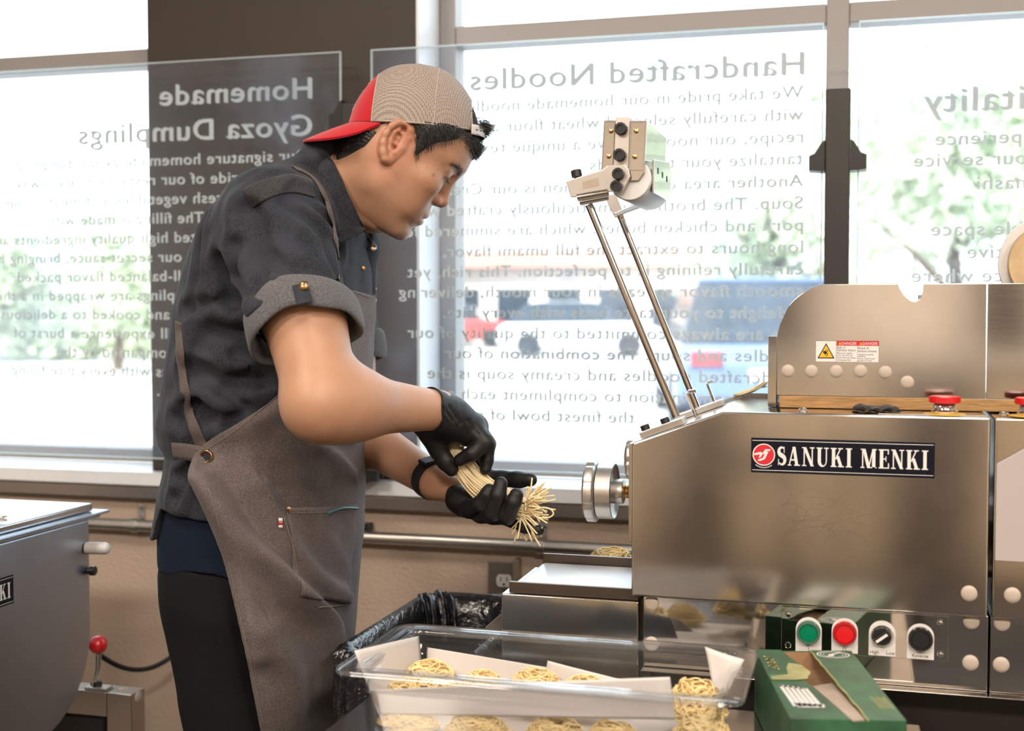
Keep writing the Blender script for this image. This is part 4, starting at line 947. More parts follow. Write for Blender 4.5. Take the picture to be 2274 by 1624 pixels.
g = G(); g.add(*plate([cp_(.02, .02, .02), cp_(.98, .02, .02), cp_(.98, .98, .02), cp_(.02, .98, .02)], th, up)); g.build('bottom', M['cardboard'], cart, angle=30)
g = G()
for pts, nv in (([cp_(.014, .01, .02), cp_(.014, .99, .02), cp_(.014, .99, .99), cp_(.014, .01, .99)], wv), ([cp_(.986, .01, .02), cp_(.986, .99, .02), cp_(.986, .99, .99), cp_(.986, .01, .99)], -wv), ([cp_(.014, .008, .02), cp_(.986, .008, .02), cp_(.986, .008, .99), cp_(.014, .008, .99)], dirL), ([cp_(.014, .992, .02), cp_(.986, .992, .02), cp_(.986, .992, .99), cp_(.014, .992, .99)], -dirL)):
    g.add(*plate(pts, .0006, nv))
g.build('inner_walls', M['cardboard'], cart, angle=30)
g = G(); g.add(*plate([cp_(.03, .02, .70), cp_(.97, .02, .70), cp_(.97, .55, .70), cp_(.03, .55, .70)], th, up)); g.build('inner_liner', M['cardboard'], cart, angle=30)
rj = random.Random(12)
left_edge = [(.25+.03*rj.random()+.17*b/.36 if b < .37 else .42-.07*(b-.37)/.1+.02*rj.random(), b) for b in np.linspace(.0, .46, 14)]
g = G(); g.add(*plate([cp_(0, 0)]+[cp_(a, b) for a, b in left_edge]+[cp_(.24, .48), cp_(0, .48)], th, up)); lt = g.build('top_flap', M['carton_green'], cart, angle=30)
g = G(); g.add([cp_(a, b)+up*.0014 for a, b in [(.22, .30), (.27, .22)]+left_edge[7:]+[(.24, .48), (.02, .48), (.02, .43), (.20, .40)]], [tuple(range(2+len(left_edge[7:])+4))]); g.build('pale_print', M['carton_pale'], lt, recalc=False, angle=0)
g = G(); g.add(*plate([cp_(0, .49), cp_(.33, .50), cp_(.42, .72), cp_(.52, 1.0), cp_(0, 1.0)], th, up)); lt2 = g.build('top_flap', M['carton_green'], cart, angle=30)
right_edge = [(.575+.012*rj.random()+.10*b, b) for b in np.linspace(.0, 1.0, 18)]
g = G(); g.add(*plate([cp_(a, b) for a, b in right_edge]+[cp_(1, 1), cp_(1, 0)], th, up)); rt = g.build('top_flap', M['carton_green'], cart, angle=30)
g = G(); g.add(*plate([cp_(.40, .50, .93), cp_(.625, .42, .90), cp_(.665, .97, .97), cp_(.53, 1.02)+up*.001], th, up)); g.build('torn_flap', M['card_white'], cart, angle=30)
# torn cardboard rim along the right flap
g = G(); g.tube([cp_(a-.006, b)+up*.0006 for a, b in right_edge], .0011, 6); g.build('torn_edge', M['carton_pale'], cart)
# print: oval badge, lettering, hatching
g = G(); fe = lambda a, b, k=.0017: cp_(a, b)+up*k
bc, ra, rb = (.78, .075), .17, .060
for k in range(40):
    a0, a1 = 2*PI*k/40, 2*PI*(k+1)/40
    for r0, r1 in ((1.0, .90), (.80, .74), (.62, .58)): g.add([fe(bc[0]+ra*q*math.cos(a), bc[1]+rb*q*math.sin(a)) for a, q in ((a0, r0), (a1, r0), (a1, r1), (a0, r1))], [(0, 1, 2, 3)])
for s in range(12):
    t0, t1 = s/12, (s+1)/12; f = lambda t: (bc[0]+ra*.9*(t*2-1)*.55+.02*math.sin(t*9), bc[1]+rb*.8*(1-2*t)*.9)
    g.add([fe(f(t0)[0]-.03, f(t0)[1]), fe(f(t0)[0]+.03, f(t0)[1]), fe(f(t1)[0]+.03, f(t1)[1]), fe(f(t1)[0]-.03, f(t1)[1])], [(0, 1, 2, 3)])
g.build('badge', M['paper_white'], rt, recalc=False, angle=0)
g = G()

for k in range(16):
    a_, b_ = .04+.018*(k % 4)+.01*rj.random(), .12+.05*(k//4)+.012*(k % 4); g.add([fe(a_, b_), fe(a_+.025, b_-.008), fe(a_+.05, b_+.022), fe(a_+.02, b_+.030)], [(0, 1, 2, 3)])
for k in range(7): g.add([fe(.83+.02*k, .70+.012*(k % 3)), fe(.84+.02*k, .70+.012*(k % 3)), fe(.86+.02*k, .86), fe(.85+.02*k, .86)], [(0, 1, 2, 3)])
g.build('print', M['carton_pale'], rt, recalc=False, angle=0)
g = G()
for k in range(6):
    a_ = .05+.045*k; g.add([fe(a_, .56+.01*k), fe(a_+.030, .555+.01*k), fe(a_+.075, .84+.012*(k % 2)), fe(a_+.035, .85)], [(0, 1, 2, 3)])
g.add([fe(.05, .555), fe(.27, .60), fe(.275, .62), fe(.055, .58)], [(0, 1, 2, 3)]); g.add([fe(.10, .80), fe(.37, .82), fe(.36, .86), fe(.12, .86)], [(0, 1, 2, 3)])
g.build('white_print', M['paper_white'], lt2, recalc=False, angle=0)
g = G(); put_text(g, 'deny', base+wv*.04+dirL*(Lx+.0004)+up*(H*.60), wv, up, .016, .05, off=.02); g.build('lettering', M['paper_white'], cart, recalc=False, angle=0, flat=True)
# ---------------------------------------------------------------- dough mixer at the left
XM = -1.31
def YX(px): d = ray(px, 1200); return XM*d[1]/d[0]
yf = PX(200, 1200, XM)[1]; zt = PX(202, 1150, XM)[2]
print('mixer far y', yf, 'top z', zt)
mx = empty('dough_mixer', (XM-.3, yf-.35, .3), 'steel dough mixer with a U shaped tub and flat lid at the left edge', 'mixer')
y0m, y1m = yf-.60, yf; rad = .16; zbm = PX(120, 1640, XM)[2]; zbm = .50
prof = [(y0m, zt), (y0m, zbm+rad+.02)]+[(y0m+rad-rad*math.cos(a), zbm+rad-rad*math.sin(a)) for a in np.linspace(.0, PI/2, 12)]+[(y1m-rad+rad*math.sin(a), zbm+rad-rad*math.cos(a)) for a in np.linspace(0, PI/2, 12)]+[(y1m, zt)]
tub = G().prism(prof, XM-.62, XM, plane='YZ').build('tub', M['steel_blue'], mx, bevel=.006, seg=3)
# rim flange and lid
G().box(XM-.63, XM+.012, y0m-.012, y1m+.016, zt+.0005, zt+.006).build('rim_flange', M['steel_blue'], mx, bevel=.002)
zlid = PX(205, 1135, XM)[2]
M['lid'] = steel('lid_steel', (.72, .73, .75), .16, (30, 2, 2), .06, .06, .01)
lid = G().box(XM-.64, XM+.004, y0m-.02, y1m+.004, zt+.012, zt+.026).build('lid', M['lid'], mx, bevel=.003)
G().box(XM-.65, XM+.022, y0m-.03, y1m+.030, zt+.0065, zt+.0115).build('lid_edge', M['steel_blue'], mx, bevel=.002)
p = PZ(6, 1160, zt+.027); g = G(); g.tube([p+np.array([-.05, -.02, .006]), p+np.array([0, 0, .006]), p+np.array([.006, .004, .006])], .005, 12); g.box(p[0]-.03, p[0]-.002, p[1]-.03, p[1]+.004, zt+.0262, zt+.029); g.build('latch', M['chrome'], lid)
# white handle peg and black knob on the far face
def sid(px, py): return PX(px, py, XM)
a = sid(192, 1217); g = G(); g.lathe((XM+.0005, yf-.012, a[2]), (1, .15, 0), [(0, .0105), (.034, .0105), (.040, .009), (.043, .005), (.0435, .0005)], 28); g.build('handle_peg', M['white_plastic'], mx)
a = sid(195, 1267); g = G(); g.lathe((XM+.0005, yf-.010, a[2]), (1, .1, 0), [(0, .006), (.006, .006), (.0062, .0085), (.014, .0085), (.0155, .007), (.0157, .0005)], 24); g.build('knob', M['black_plastic'], mx)
# nameplate (its end is in sight)
z0, z1 = sid(28, 1340)[2], sid(28, 1276)[2]; ye = sid(29, 1310)[1]; Hn = z1-z0; Wn = Hn*4.9
nameplate(mx, np.array([XM, ye-Wn, z0]), np.array([0, 1.0, 0]), np.array([1.0, 0, 0]), Wn, Hn, 'SANUKI MENKI')
# lever with red ball
Yl = yf+.034
b = PY(218, 1432, Yl); g = G(); g.ball((b[0], Yl, b[2]), .0165, 32, 18); lv = g.build('lever_ball', M['red'], mx)
g = G(); g.tube(smooth_path([(b[0], Yl, b[2]-.016), (b[0]-.001, Yl, b[2]-.04), (b[0]-.004, Yl, b[2]-.055), (b[0]-.008, Yl, b[2]-.075)], 10), .0055, 14); g.build('lever', M['alu'], mx)
# square tube frame
YF = yf+.02
xt0, xt1 = XY(150, 1545, YF), XY(291, 1545, YF); zt0 = ZY(250, 1540, YF)
M['frame_steel'] = steel('frame_steel', (.50, .46, .42), .3, (2, 30, 30), .1, .12)
fr = G().box(XM-.6, xt1-.0505, YF, YF+.045, zt0-.045, zt0).build('frame_beam', M['frame_steel'], mx, bevel=.002)
G().box(xt1-.05, xt1, YF, YF+.045, .03, zt0).build('frame_leg', M['frame_steel'], mx, bevel=.002)
G().box(XM-.62, XM-.57, YF, YF+.045, .03, zt0-.0455).build('frame_leg', M['frame_steel'], mx, bevel=.002)
G().box(XM-.62, XM-.57, y0m, y0m+.05, .03, zbm+.1).build('frame_leg', M['frame_steel'], mx, bevel=.002)
G().box(XM-.07, XM-.02, y0m, y0m+.05, .03, zbm+.1).build('frame_leg', M['frame_steel'], mx, bevel=.002)
g = G(); g.box(b[0]-.022, b[0]+.022, Yl-.012, Yl+.012, zt0+.0003, zt0+.006); g.build('lever_plate', M['alu'], mx, bevel=.001)
g = G(); g.cyl((b[0]-.004, Yl+.002, zt0+.006), (b[0]-.004, Yl+.002, zt0+.014), .008, n=18); g.cyl((b[0]-.014, Yl+.004, zt0+.006), (b[0]-.014, Yl+.004, zt0+.011), .005, n=6); g.build('bolt', M['black_plastic'], mx)
p = PX(305, 1550, xt1); G().lathe((xt1, YF+.023, p[2]), (1, 0, 0), [(0, .011), (.0015, .0105), (.003, .008), (.0034, .0005)], 24).build('hole_plug', M['grey_plug'], mx)
G().lathe((xt1-.035, YF+.025, zt0), (0, 0, 1), [(0, .010), (.0015, .0095), (.003, .007), (.0034, .0005)], 24).build('hole_plug', M['grey_plug'], mx)
G().box(XM-.55, xt1-.06, YF+.005, YF+.04, .05, zt0-.05).build('motor_cover', M['black_plastic'], mx, bevel=.003)
for x in (xt1-.025, XM-.595):
    G().lathe((x, YF+.023, 0), (0, 0, 1), [(0, .02), (.012, .02), (.014, .012), (.0295, .012)], 20).build('foot', M['black_rubber'], mx)
for x in (XM-.595, XM-.045):
    G().lathe((x, y0m+.025, 0), (0, 0, 1), [(0, .02), (.012, .02), (.014, .012), (.0295, .012)], 20).build('foot', M['black_rubber'], mx)
# ---------------------------------------------------------------- bin with black liner
M['liner'] = mat('bin_liner', (.010, .010, .012), .22, 0, 0, bmp=.55, bscale=34, bdist=.012, spec=.7)
zb_r = .722
bx0_, bx1_, by0_, by1_ = -.732, -.515, 1.64, 2.06
bn = empty('waste_bin', ((bx0_+bx1_)/2, (by0_+by1_)/2, 0), 'black lined waste bin standing between the cook and the conveyor', 'waste bin')
P = rings([(.05, .0, .03), (.03, .35, .04), (.012, zb_r-.02, .04), (.012, zb_r-.004, .04), (.016, zb_r-.004, .04), (.045, .05, .03)], bx0_, bx1_, by0_, by1_); nl, nr = P.shape[:2]
g = G(); g.add(P.reshape(-1, 3), [(i*nr+k, i*nr+(k+1) % nr, (i+1)*nr+(k+1) % nr, (i+1)*nr+k) for i in range(nl-1) for k in range(nr)]+[tuple(range(nr))[::-1], tuple((nl-1)*nr+k for k in range(nr))])
g.build('bin_body', M['black_plastic'], bn, angle=50)
lvls = [(.004, zb_r-.20), (.006, zb_r-.12), (.004, zb_r-.06), (.002, zb_r-.02), (.000, zb_r+.002), (.004, zb_r+.010), (.012, zb_r+.012), (.021, zb_r+.006), (.027, zb_r-.02), (.032, zb_r-.08), (.040, zb_r-.18), (.055, zb_r-.34)]
rr = random.Random(4); g = G(); n = 160; P = []
for li, (ins, z) in enumerate(lvls):
    base_ = rrect(bx0_+ins, bx1_-ins, by0_+ins, by1_-ins, .045, 40); row = []
    for k, (x, y) in enumerate(base_):
        cx, cy = (bx0_+bx1_)/2, (by0_+by1_)/2; d = nrm([x-cx, y-cy, 0]); amp = .0035 if 3 <= li <= 7 else .008
        f = math.sin(k*.61+li*.5)+.7*math.sin(k*1.37+li*1.1+2)+.5*math.sin(k*.23-li*.9)
        row.append((x+d[0]*amp*f, y+d[1]*amp*f, z+.0025*math.sin(k*.37+li)+.002*math.sin(k*.9)))
    P.append(row)
P = np.array(P); nl, nr = P.shape[:2]
g.add(P.reshape(-1, 3), [(i*nr+k, i*nr+(k+1) % nr, (i+1)*nr+(k+1) % nr, (i+1)*nr+k) for i in range(nl-1) for k in range(nr)]+[tuple((nl-1)*nr+k for k in range(nr))])
g.build('bin_liner', M['liner'], bn, angle=0)
# ---------------------------------------------------------------- sculpting by distance fields (numpy) -> closed meshes
def _v(a): return np.asarray(a, np.float32)
def d_rc(a, b, ra, rb):
    a, b = _v(a), _v(b); ab = b-a; L2 = float(ab@ab)+1e-12; r = max(ra, rb)
    lo, hi = np.minimum(a, b)-r, np.maximum(a, b)+r
    def f(P):
        ap = P-a; t = np.clip(ap@ab/L2, 0, 1); return np.linalg.norm(ap-t[:, None]*ab, axis=1)-(ra+(rb-ra)*t)
    return f, lo, hi
def d_ell(c, r, R=None):
    c, r = _v(c), _v(r); R = np.eye(3, dtype=np.float32) if R is None else _v(R)     # rows of R = local axes
    m = float(r.max())
    def f(P):
        q = (P-c)@R.T; k0 = np.linalg.norm(q/r, axis=1); k1 = np.linalg.norm(q/(r*r), axis=1); return k0*(k0-1)/np.maximum(k1, 1e-6)
    return f, c-m, c+m
def smin(a, b, k):
    if k <= 0: return np.minimum(a, b)
    h = np.clip(.5+.5*(b-a)/k, 0, 1); return b+(a-b)*h-k*h*(1-h)
def smax(a, b, k): return -smin(-a, -b, k)
class Field:
    """list of (prim, op, k); op 'u' union, 's' subtract, 'i' intersect; then a post function (P, d) -> d"""
    def __init__(s): s.ops = []; s.post = []
    def u(s, prim, k=.01): s.ops.append((prim, 'u', k)); return s
    def sub(s, prim, k=.004): s.ops.append((prim, 's', k)); return s
    def __call__(s, P, post=True):
        P = np.asarray(P, np.float32); d = np.full(len(P), .5, np.float32)
        for (f, lo, hi), op, k in s.ops:
            pad = max(k*1.5, .002)+(.03 if op == 'u' else .002)
            if len(P) > 4000 or True:
                m = np.all((P > lo-pad) & (P < hi+pad), axis=1); idx = np.nonzero(m)[0]
                if not len(idx): continue
                e = f(P[idx]); dd = d[idx]
                d[idx] = smin(dd, e, k) if op == 'u' else smax(dd, -e, k)
        if post:
            for q in s.post: d = q(P, d)
        return d
def mesh_field(F_, lo, hi, h, B=8, band=None):
    lo, hi = np.asarray(lo, float), np.asarray(hi, float); nb = np.ceil((hi-lo)/(h*B)).astype(int); n = nb*B+1
    cc = np.stack(np.meshgrid(*[lo[i]+h*B*(np.arange(nb[i])+.5) for i in range(3)], indexing='ij'), -1).reshape(-1, 3)
    dc = np.concatenate([F_(cc[i:i+200000]) for i in range(0, len(cc), 200000)])
    V = np.repeat(np.repeat(np.repeat(np.where(dc < 0, -1, 1).astype(np.float32).reshape(nb), B, 0), B, 1), B, 2)
    V = np.pad(V, ((0, 1), (0, 1), (0, 1)), mode='edge')
    act = np.nonzero(np.abs(dc) < (band or h*B*1.25))[0]; bi = np.stack(np.unravel_index(act, nb), 1)
    o = np.stack(np.meshgrid(*[np.arange(B+1)]*3, indexing='ij'), -1).reshape(-1, 3)
    ch = max(1, 400000//len(o))
    for i in range(0, len(bi), ch):
        g_ = (bi[i:i+ch, None, :]*B+o[None]).reshape(-1, 3); d = F_(lo+g_*h); V[g_[:, 0], g_[:, 1], g_[:, 2]] = d
    V[0] = V[-1] = 1; V[:, 0] = V[:, -1] = 1; V[:, :, 0] = V[:, :, -1] = 1
    S = V < 0
    # cells with mixed signs
    c0 = S[:-1, :-1, :-1]; any_ = c0.copy(); all_ = c0.copy()
    for dx in (0, 1):
        for dy in (0, 1):
            for dz in (0, 1):
                q = S[dx:S.shape[0]-1+dx, dy:S.shape[1]-1+dy, dz:S.shape[2]-1+dz]; any_ |= q; all_ &= q
    cells = np.argwhere(any_ & ~all_); cid = -np.ones(any_.shape, np.int32); cid[cells[:, 0], cells[:, 1], cells[:, 2]] = np.arange(len(cells))
    corner = {(x, y, z): V[cells[:, 0]+x, cells[:, 1]+y, cells[:, 2]+z] for x in (0, 1) for y in (0, 1) for z in (0, 1)}
    acc = np.zeros((len(cells), 3)); cnt = np.zeros(len(cells))
    for ax in range(3):
        for p in (0, 1):
            for q in (0, 1):
                a = [0, 0, 0]; b_ = [0, 0, 0]; o1, o2 = [i for i in range(3) if i != ax]
                a[o1] = b_[o1] = p; a[o2] = b_[o2] = q; b_[ax] = 1
                va, vb = corner[tuple(a)], corner[tuple(b_)]; m = (va < 0) != (vb < 0)
                t = np.where(m, va/np.where(m, va-vb, 1), 0); pt = np.zeros((len(cells), 3)); pt[:] = a; pt[:, ax] = t
                acc[m] += pt[m]; cnt[m] += 1
    vert = lo+h*(cells+acc/np.maximum(cnt, 1)[:, None])
    faces = []
    for ax in range(3):
        sl0 = [slice(None)]*3; sl1 = [slice(None)]*3; sl0[ax] = slice(0, -1); sl1[ax] = slice(1, None)
        A_, B_ = S[tuple(sl0)], S[tuple(sl1)]; e = np.argwhere(A_ != B_); o1, o2 = [i for i in range(3) if i != ax]
        e = e[(e[:, o1] > 0) & (e[:, o2] > 0) & (e[:, o1] < any_.shape[o1]) & (e[:, o2] < any_.shape[o2]) & (e[:, ax] < any_.shape[ax])]
        ids = []
        for (i, j) in ((-1, -1), (0, -1), (0, 0), (-1, 0)):
            c = e.copy(); c[:, o1] += i; c[:, o2] += j; ids.append(cid[c[:, 0], c[:, 1], c[:, 2]])
        q = np.stack(ids, 1); fl = A_[e[:, 0], e[:, 1], e[:, 2]]
        if ax == 1: fl = ~fl
        q[~fl] = q[~fl][:, ::-1]; faces.append(q)
    f = np.concatenate(faces); f = f[(f >= 0).all(1)]
    return vert, f
def relax(v, f, it=2, lam=.5):
    n = len(v)
    for _ in range(it):
        s = np.zeros((n, 3)); c = np.zeros(n)
        for a, b in ((0, 1), (1, 2), (2, 3), (3, 0)):
            for i, j in ((a, b), (b, a)):
                for k in range(3): s[:, k] += np.bincount(f[:, i], v[f[:, j], k], n)
                c += np.bincount(f[:, i], minlength=n)
        v = v*(1-lam)+lam*s/np.maximum(c, 1)[:, None]
    return v
def mesh_obj(name, v, f, mat_, parent=None, col=None):
    me = bpy.data.meshes.new(name); me.vertices.add(len(v)); me.vertices.foreach_set('co', np.asarray(v, np.float32).ravel())
    k = f.shape[1]; me.loops.add(f.size); me.loops.foreach_set('vertex_index', f.astype(np.int32).ravel()); me.polygons.add(len(f))
    me.polygons.foreach_set('loop_start', np.arange(0, f.size, k, dtype=np.int32)); me.update(calc_edges=True); me.validate()
    me.polygons.foreach_set('use_smooth', np.ones(len(me.polygons), bool))
    for m_ in (mat_ if isinstance(mat_, (list, tuple)) else [mat_]): me.materials.append(m_)
    if col is not None:
        at = me.color_attributes.new('Col', 'FLOAT_COLOR', 'POINT'); c4 = np.ones((len(v), 4), np.float32); c4[:, :3] = col; at.data.foreach_set('color', c4.ravel())
    o = bpy.data.objects.new(name, me); COL.objects.link(o)
    if parent is not None: adopt(o, parent)
    return o
def poly_dist(P, poly):
    """signed distance in the plane, positive inside"""
    P = np.asarray(P, float); poly = np.asarray(poly, float); d = np.full(len(P), 1e9); ins = np.zeros(len(P), bool); n = len(poly)
    for i in range(n):
        a, b = poly[i], poly[(i+1) % n]; ab = b-a; t = np.clip((P-a)@ab/(ab@ab+1e-12), 0, 1); d = np.minimum(d, np.linalg.norm(P-a-t[:, None]*ab, axis=1))
        c = (a[1] > P[:, 1]) != (b[1] > P[:, 1]); xx = a[0]+(P[:, 1]-a[1])*(b[0]-a[0])/(b[1]-a[1]+1e-12); ins ^= c & (P[:, 0] < xx)
    return np.where(ins, d, -d)
def line_dist(P, pts):
    d = np.full(len(P), 1e9); pts = np.asarray(pts, float)
    for a, b in zip(pts[:-1], pts[1:]):
        ab = b-a; t = np.clip((P-a)@ab/(ab@ab+1e-12), 0, 1); d = np.minimum(d, np.linalg.norm(P-a-t[:, None]*ab, axis=1))
    return d
def projN(P):
    v = np.asarray(P)-_c0; d = v@_fw; return np.stack([1137+F*(v@_rt)/d, 812-F*(v@_up)/d], 1)
def hit(field, px, py, t0=1.2, t1=2.4, post=False):
    """first point of the field's surface on the rays through these pixels"""
    px, py = np.atleast_1d(px).astype(float), np.atleast_1d(py).astype(float)
    D = _fw+((px-1137)/F)[:, None]*_rt-((py-812)/F)[:, None]*_up; D /= np.linalg.norm(D, axis=1)[:, None]
    t = np.full(len(px), t0)
    for _ in range(90):
        d = field(_c0+D*t[:, None], post); t = np.where(t < t1, t+np.clip(d*.7, -.01, .04), t)
    return _c0+D*t[:, None]
def grad(field, P, e=.002, post=False):
    g_ = np.stack([field(P+np.eye(3)[i]*e, post)-field(P-np.eye(3)[i]*e, post) for i in range(3)], 1); return g_/np.maximum(np.linalg.norm(g_, axis=1), 1e-9)[:, None]
def hash_noise(P, s, seed=0):
    """cheap smooth noise: a few rotated sine products"""
    r = random.Random(seed); out = np.zeros(len(P), np.float32)
    for k in range(5):
        w1 = np.array([r.gauss(0, 1) for _ in range(3)], np.float32)*s; w2 = np.array([r.gauss(0, 1) for _ in range(3)], np.float32)*s
        out += np.sin(P@w1+r.uniform(0, 6))*np.sin(P@w2+r.uniform(0, 6))
    return out/5
# ---------------------------------------------------------------- the cook
YC0 = 1.76
M['denim'] = None
def cloth(name, c0, c1, scale=900, rough=.85, sheen=.25, bmp=.25, blotch=.25, bl_scale=9):
    m, N, L, b = _nt(name); b.inputs['Roughness'].default_value = rough; b.inputs['Sheen Weight'].default_value = sheen; b.inputs['Sheen Roughness'].default_value = .5; b.inputs['Specular IOR Level'].default_value = .2
    v = coords(N, L); a = noise(N, L, v, scale, 2, .7); n2 = noise(N, L, v, bl_scale, 5, .6)
    mx = N.new('ShaderNodeMath'); mx.operation = 'MULTIPLY_ADD'; L.new(n2, mx.inputs[0]); mx.inputs[1].default_value = blotch; L.new(a, mx.inputs[2])
    L.new(ramp(N, L, mx.outputs[0], [(.28+blotch*.5-.10*blotch, c0), (.72+blotch*.5+.10*blotch, c1)]), b.inputs['Base Color'])
    bump(N, L, b, a, bmp, .0012); return m
M['denim'] = cloth('charcoal_denim', (.003, .004, .007), (.031, .035, .046), 560, sheen=.05, bmp=.35, blotch=.9, bl_scale=16)
M['denim_light'] = cloth('denim_underside', (.05, .052, .06), (.16, .155, .16), 520, sheen=.1, bmp=.4)
M['denim_edge'] = cloth('denim_yoke', (.010, .011, .014), (.055, .054, .058), 520, sheen=.05, bmp=.4)
M['canvas'] = cloth('brown_grey_canvas', (.045, .034, .031), (.158, .131, .127), 620, .9, .1, .35, .6, 9)
M['canvas_pocket'] = cloth('canvas_pocket', (.047, .036, .033), (.162, .134, .130), 620, .9, .1, .35, .6, 9)
M['stitch'] = mat('stitch_thread', (.21, .175, .15), .8)
M['strap'] = cloth('apron_strap', (.06, .047, .044), (.12, .097, .092), 600, .85, .08)
M['pants'] = cloth('black_trousers', (.003, .003, .0035), (.007, .007, .008), 900, .9, .0)
M['navy_shirt'] = cloth('navy_undershirt', (.003, .007, .018), (.006, .012, .028), 900, .9, .0)
M['brass_old'] = mat('old_brass', (.26, .17, .085), .28, 1)
M['glove'] = mat('black_glove', (.008, .0075, .008), .48, 0, .2, 30, bmp=.3, bscale=70, bdist=.003, spec=.3)
M['hair'] = mat('black_hair', (.012, .010, .010), .38, spec=.6)
M['shoe'] = mat('black_shoe', (.012, .011, .011), .5)
# skin: pigment comes from a colour attribute, fine grain from noise
def skin_mat():
    m, N, L, b = _nt('skin'); at = N.new('ShaderNodeAttribute'); at.attribute_name = 'Col'
    v = coords(N, L); n = noise(N, L, v, 140, 4, .6); n2 = noise(N, L, v, 22, 3, .5)
    mul = N.new('ShaderNodeMix'); mul.data_type = 'RGBA'; mul.blend_type = 'MULTIPLY'; mul.inputs[0].default_value = 1
    L.new(at.outputs['Color'], mul.inputs[6]); L.new(ramp(N, L, n2, [(.3, (.90, .87, .86)), (.7, (1, 1, 1))]), mul.inputs[7])
    L.new(mul.outputs[2], b.inputs['Base Color']); b.inputs['Roughness'].default_value = .46; b.inputs['Specular IOR Level'].default_value = .45
    b.inputs['Subsurface Weight'].default_value = .18; b.inputs['Subsurface Radius'].default_value = (1, .36, .18); b.inputs['Subsurface Scale'].default_value = .008
    bump(N, L, b, n, .12, .0008); return m
M['skin'] = skin_mat()
who = empty('person', (XY(540, 1250, YC0), YC0, 0), 'person in a denim shirt, brown apron, backwards cap and black gloves leaning over noodles', 'person')
W_ = PY
# ---- torso: rows of (py, left px, right px, half width)
TR = [(300, 700, 765, .050), (335, 690, 775, .062), (360, 665, 785, .085), (385, 610, 795, .120), (405, 570, 802, .150), (430, 535, 812, .172), (470, 497, 822, .185), (520, 465, 828, .190), (600, 432, 830, .188), (700, 408, 824, .182), (800, 392, 812, .176), (880, 380, 800, .172), (940, 368, 790, .170), (975, 376, 786, .168), (1000, 392, 784, .168), (1030, 388, 784, .168), (1100, 372, 782, .172), (1180, 360, 782, .176), (1260, 362, 780, .178), (1330, 380, 772, .178), (1390, 392, 745, .168), (1455, 406, 710, .156), (1549, 422, 690, .145), (1660, 442, 670, .130)]
def rows_to_table(rows, off=0.0, ydep=YC0):
    out = []
    for (py, l, r, ay) in rows:
        pc = (l+r)/2; c = PY(pc, py, ydep); beta = YAW+math.atan((1137-pc)/F); dd = (c-_c0)@_fw
        e = (r-l)/2/F*dd/math.cos(math.atan((1137-pc)/F)) ; ax = math.sqrt(max(e*e-(ay*math.sin(beta))**2, .03**2))/math.cos(beta)
        out.append((c[2], c[0], ax+off, ay+off))
    out.sort(); return np.array(out)
TT = rows_to_table(TR)
def d_tab(T, off=0.0, n=2.35, yc=YC0, kz=.05):
    z, cx, ax, ay = T.T; lo = np.array([(cx-ax).min(), yc-ay.max(), z.min()])-.02; hi = np.array([(cx+ax).max(), yc+ay.max(), z.max()])+.02
    def f(P):
        c, a, b = np.interp(P[:, 2], z, cx), np.interp(P[:, 2], z, ax)+off, np.interp(P[:, 2], z, ay)+off
        g_ = (np.abs((P[:, 0]-c)/a)**n+np.abs((P[:, 1]-yc)/b)**n)**(1/n); d = (g_-1)*np.minimum(a, b)*.92
        return smax(smax(d, P[:, 2]-z.max(), .03), z.min()-P[:, 2], .01).astype(np.float32)
    return f, lo, hi
# ---- joints
Sn, En, Wn = W_(622, 500, 1.605), W_(712, 893, 1.495), W_(972, 912, 1.668)
Sf, Ef, Wf = W_(728, 508, 1.925), W_(772, 948, 1.935), W_(966, 1070, 1.765)
print('arm lengths', np.linalg.norm(Sn-En), np.linalg.norm(En-Wn), np.linalg.norm(Sf-Ef), np.linalg.norm(Ef-Wf))
lerp = lambda a, b, t: np.asarray(a)*(1-t)+np.asarray(b)*t
Cn = lerp(Sn, En, .62); Cf = lerp(Sf, Ef, .66)     # cuffs
# ---- shirt
shirt = Field()
shirt.u(d_tab(TT), .02)
shirt.u(d_rc(Sn, Cn, .062, .066), .045); shirt.u(d_rc(lerp(Sn, Sf, .25)+np.array([.012, 0, .010]), Sn, .048, .060), .05)
shirt.u(d_rc(Sf, Cf, .060, .064), .045); shirt.u(d_rc(lerp(Sf, Sn, .25)+np.array([0, 0, .006]), Sf, .045, .058), .05)
base_shirt = Field(); base_shirt.ops = list(shirt.ops)
shirt.sub(d_rc(lerp(Sn, En, .50), lerp(Sn, En, .82), .056, .060), .004); shirt.sub(d_rc(lerp(Sf, Ef, .46), lerp(Sf, Ef, .8), .056, .060), .004)
def cut_sleeve(S, E, t):
    ax = nrm(E-S); c = lerp(S, E, t)
    return ax.astype(np.float32), c.astype(np.float32)
CUT = [cut_sleeve(Sn, En, .64), cut_sleeve(Sf, Ef, .66)]
HEM = [(350, 1196), (368, 1192), (380, 1150), (392, 1122), (420, 1122), (470, 1136), (560, 1150), (800, 1150)]
hx = np.array([PY(a, b, 1.66)[0] for a, b in HEM]); hz = np.array([PY(a, b, 1.66)[2] for a, b in HEM])
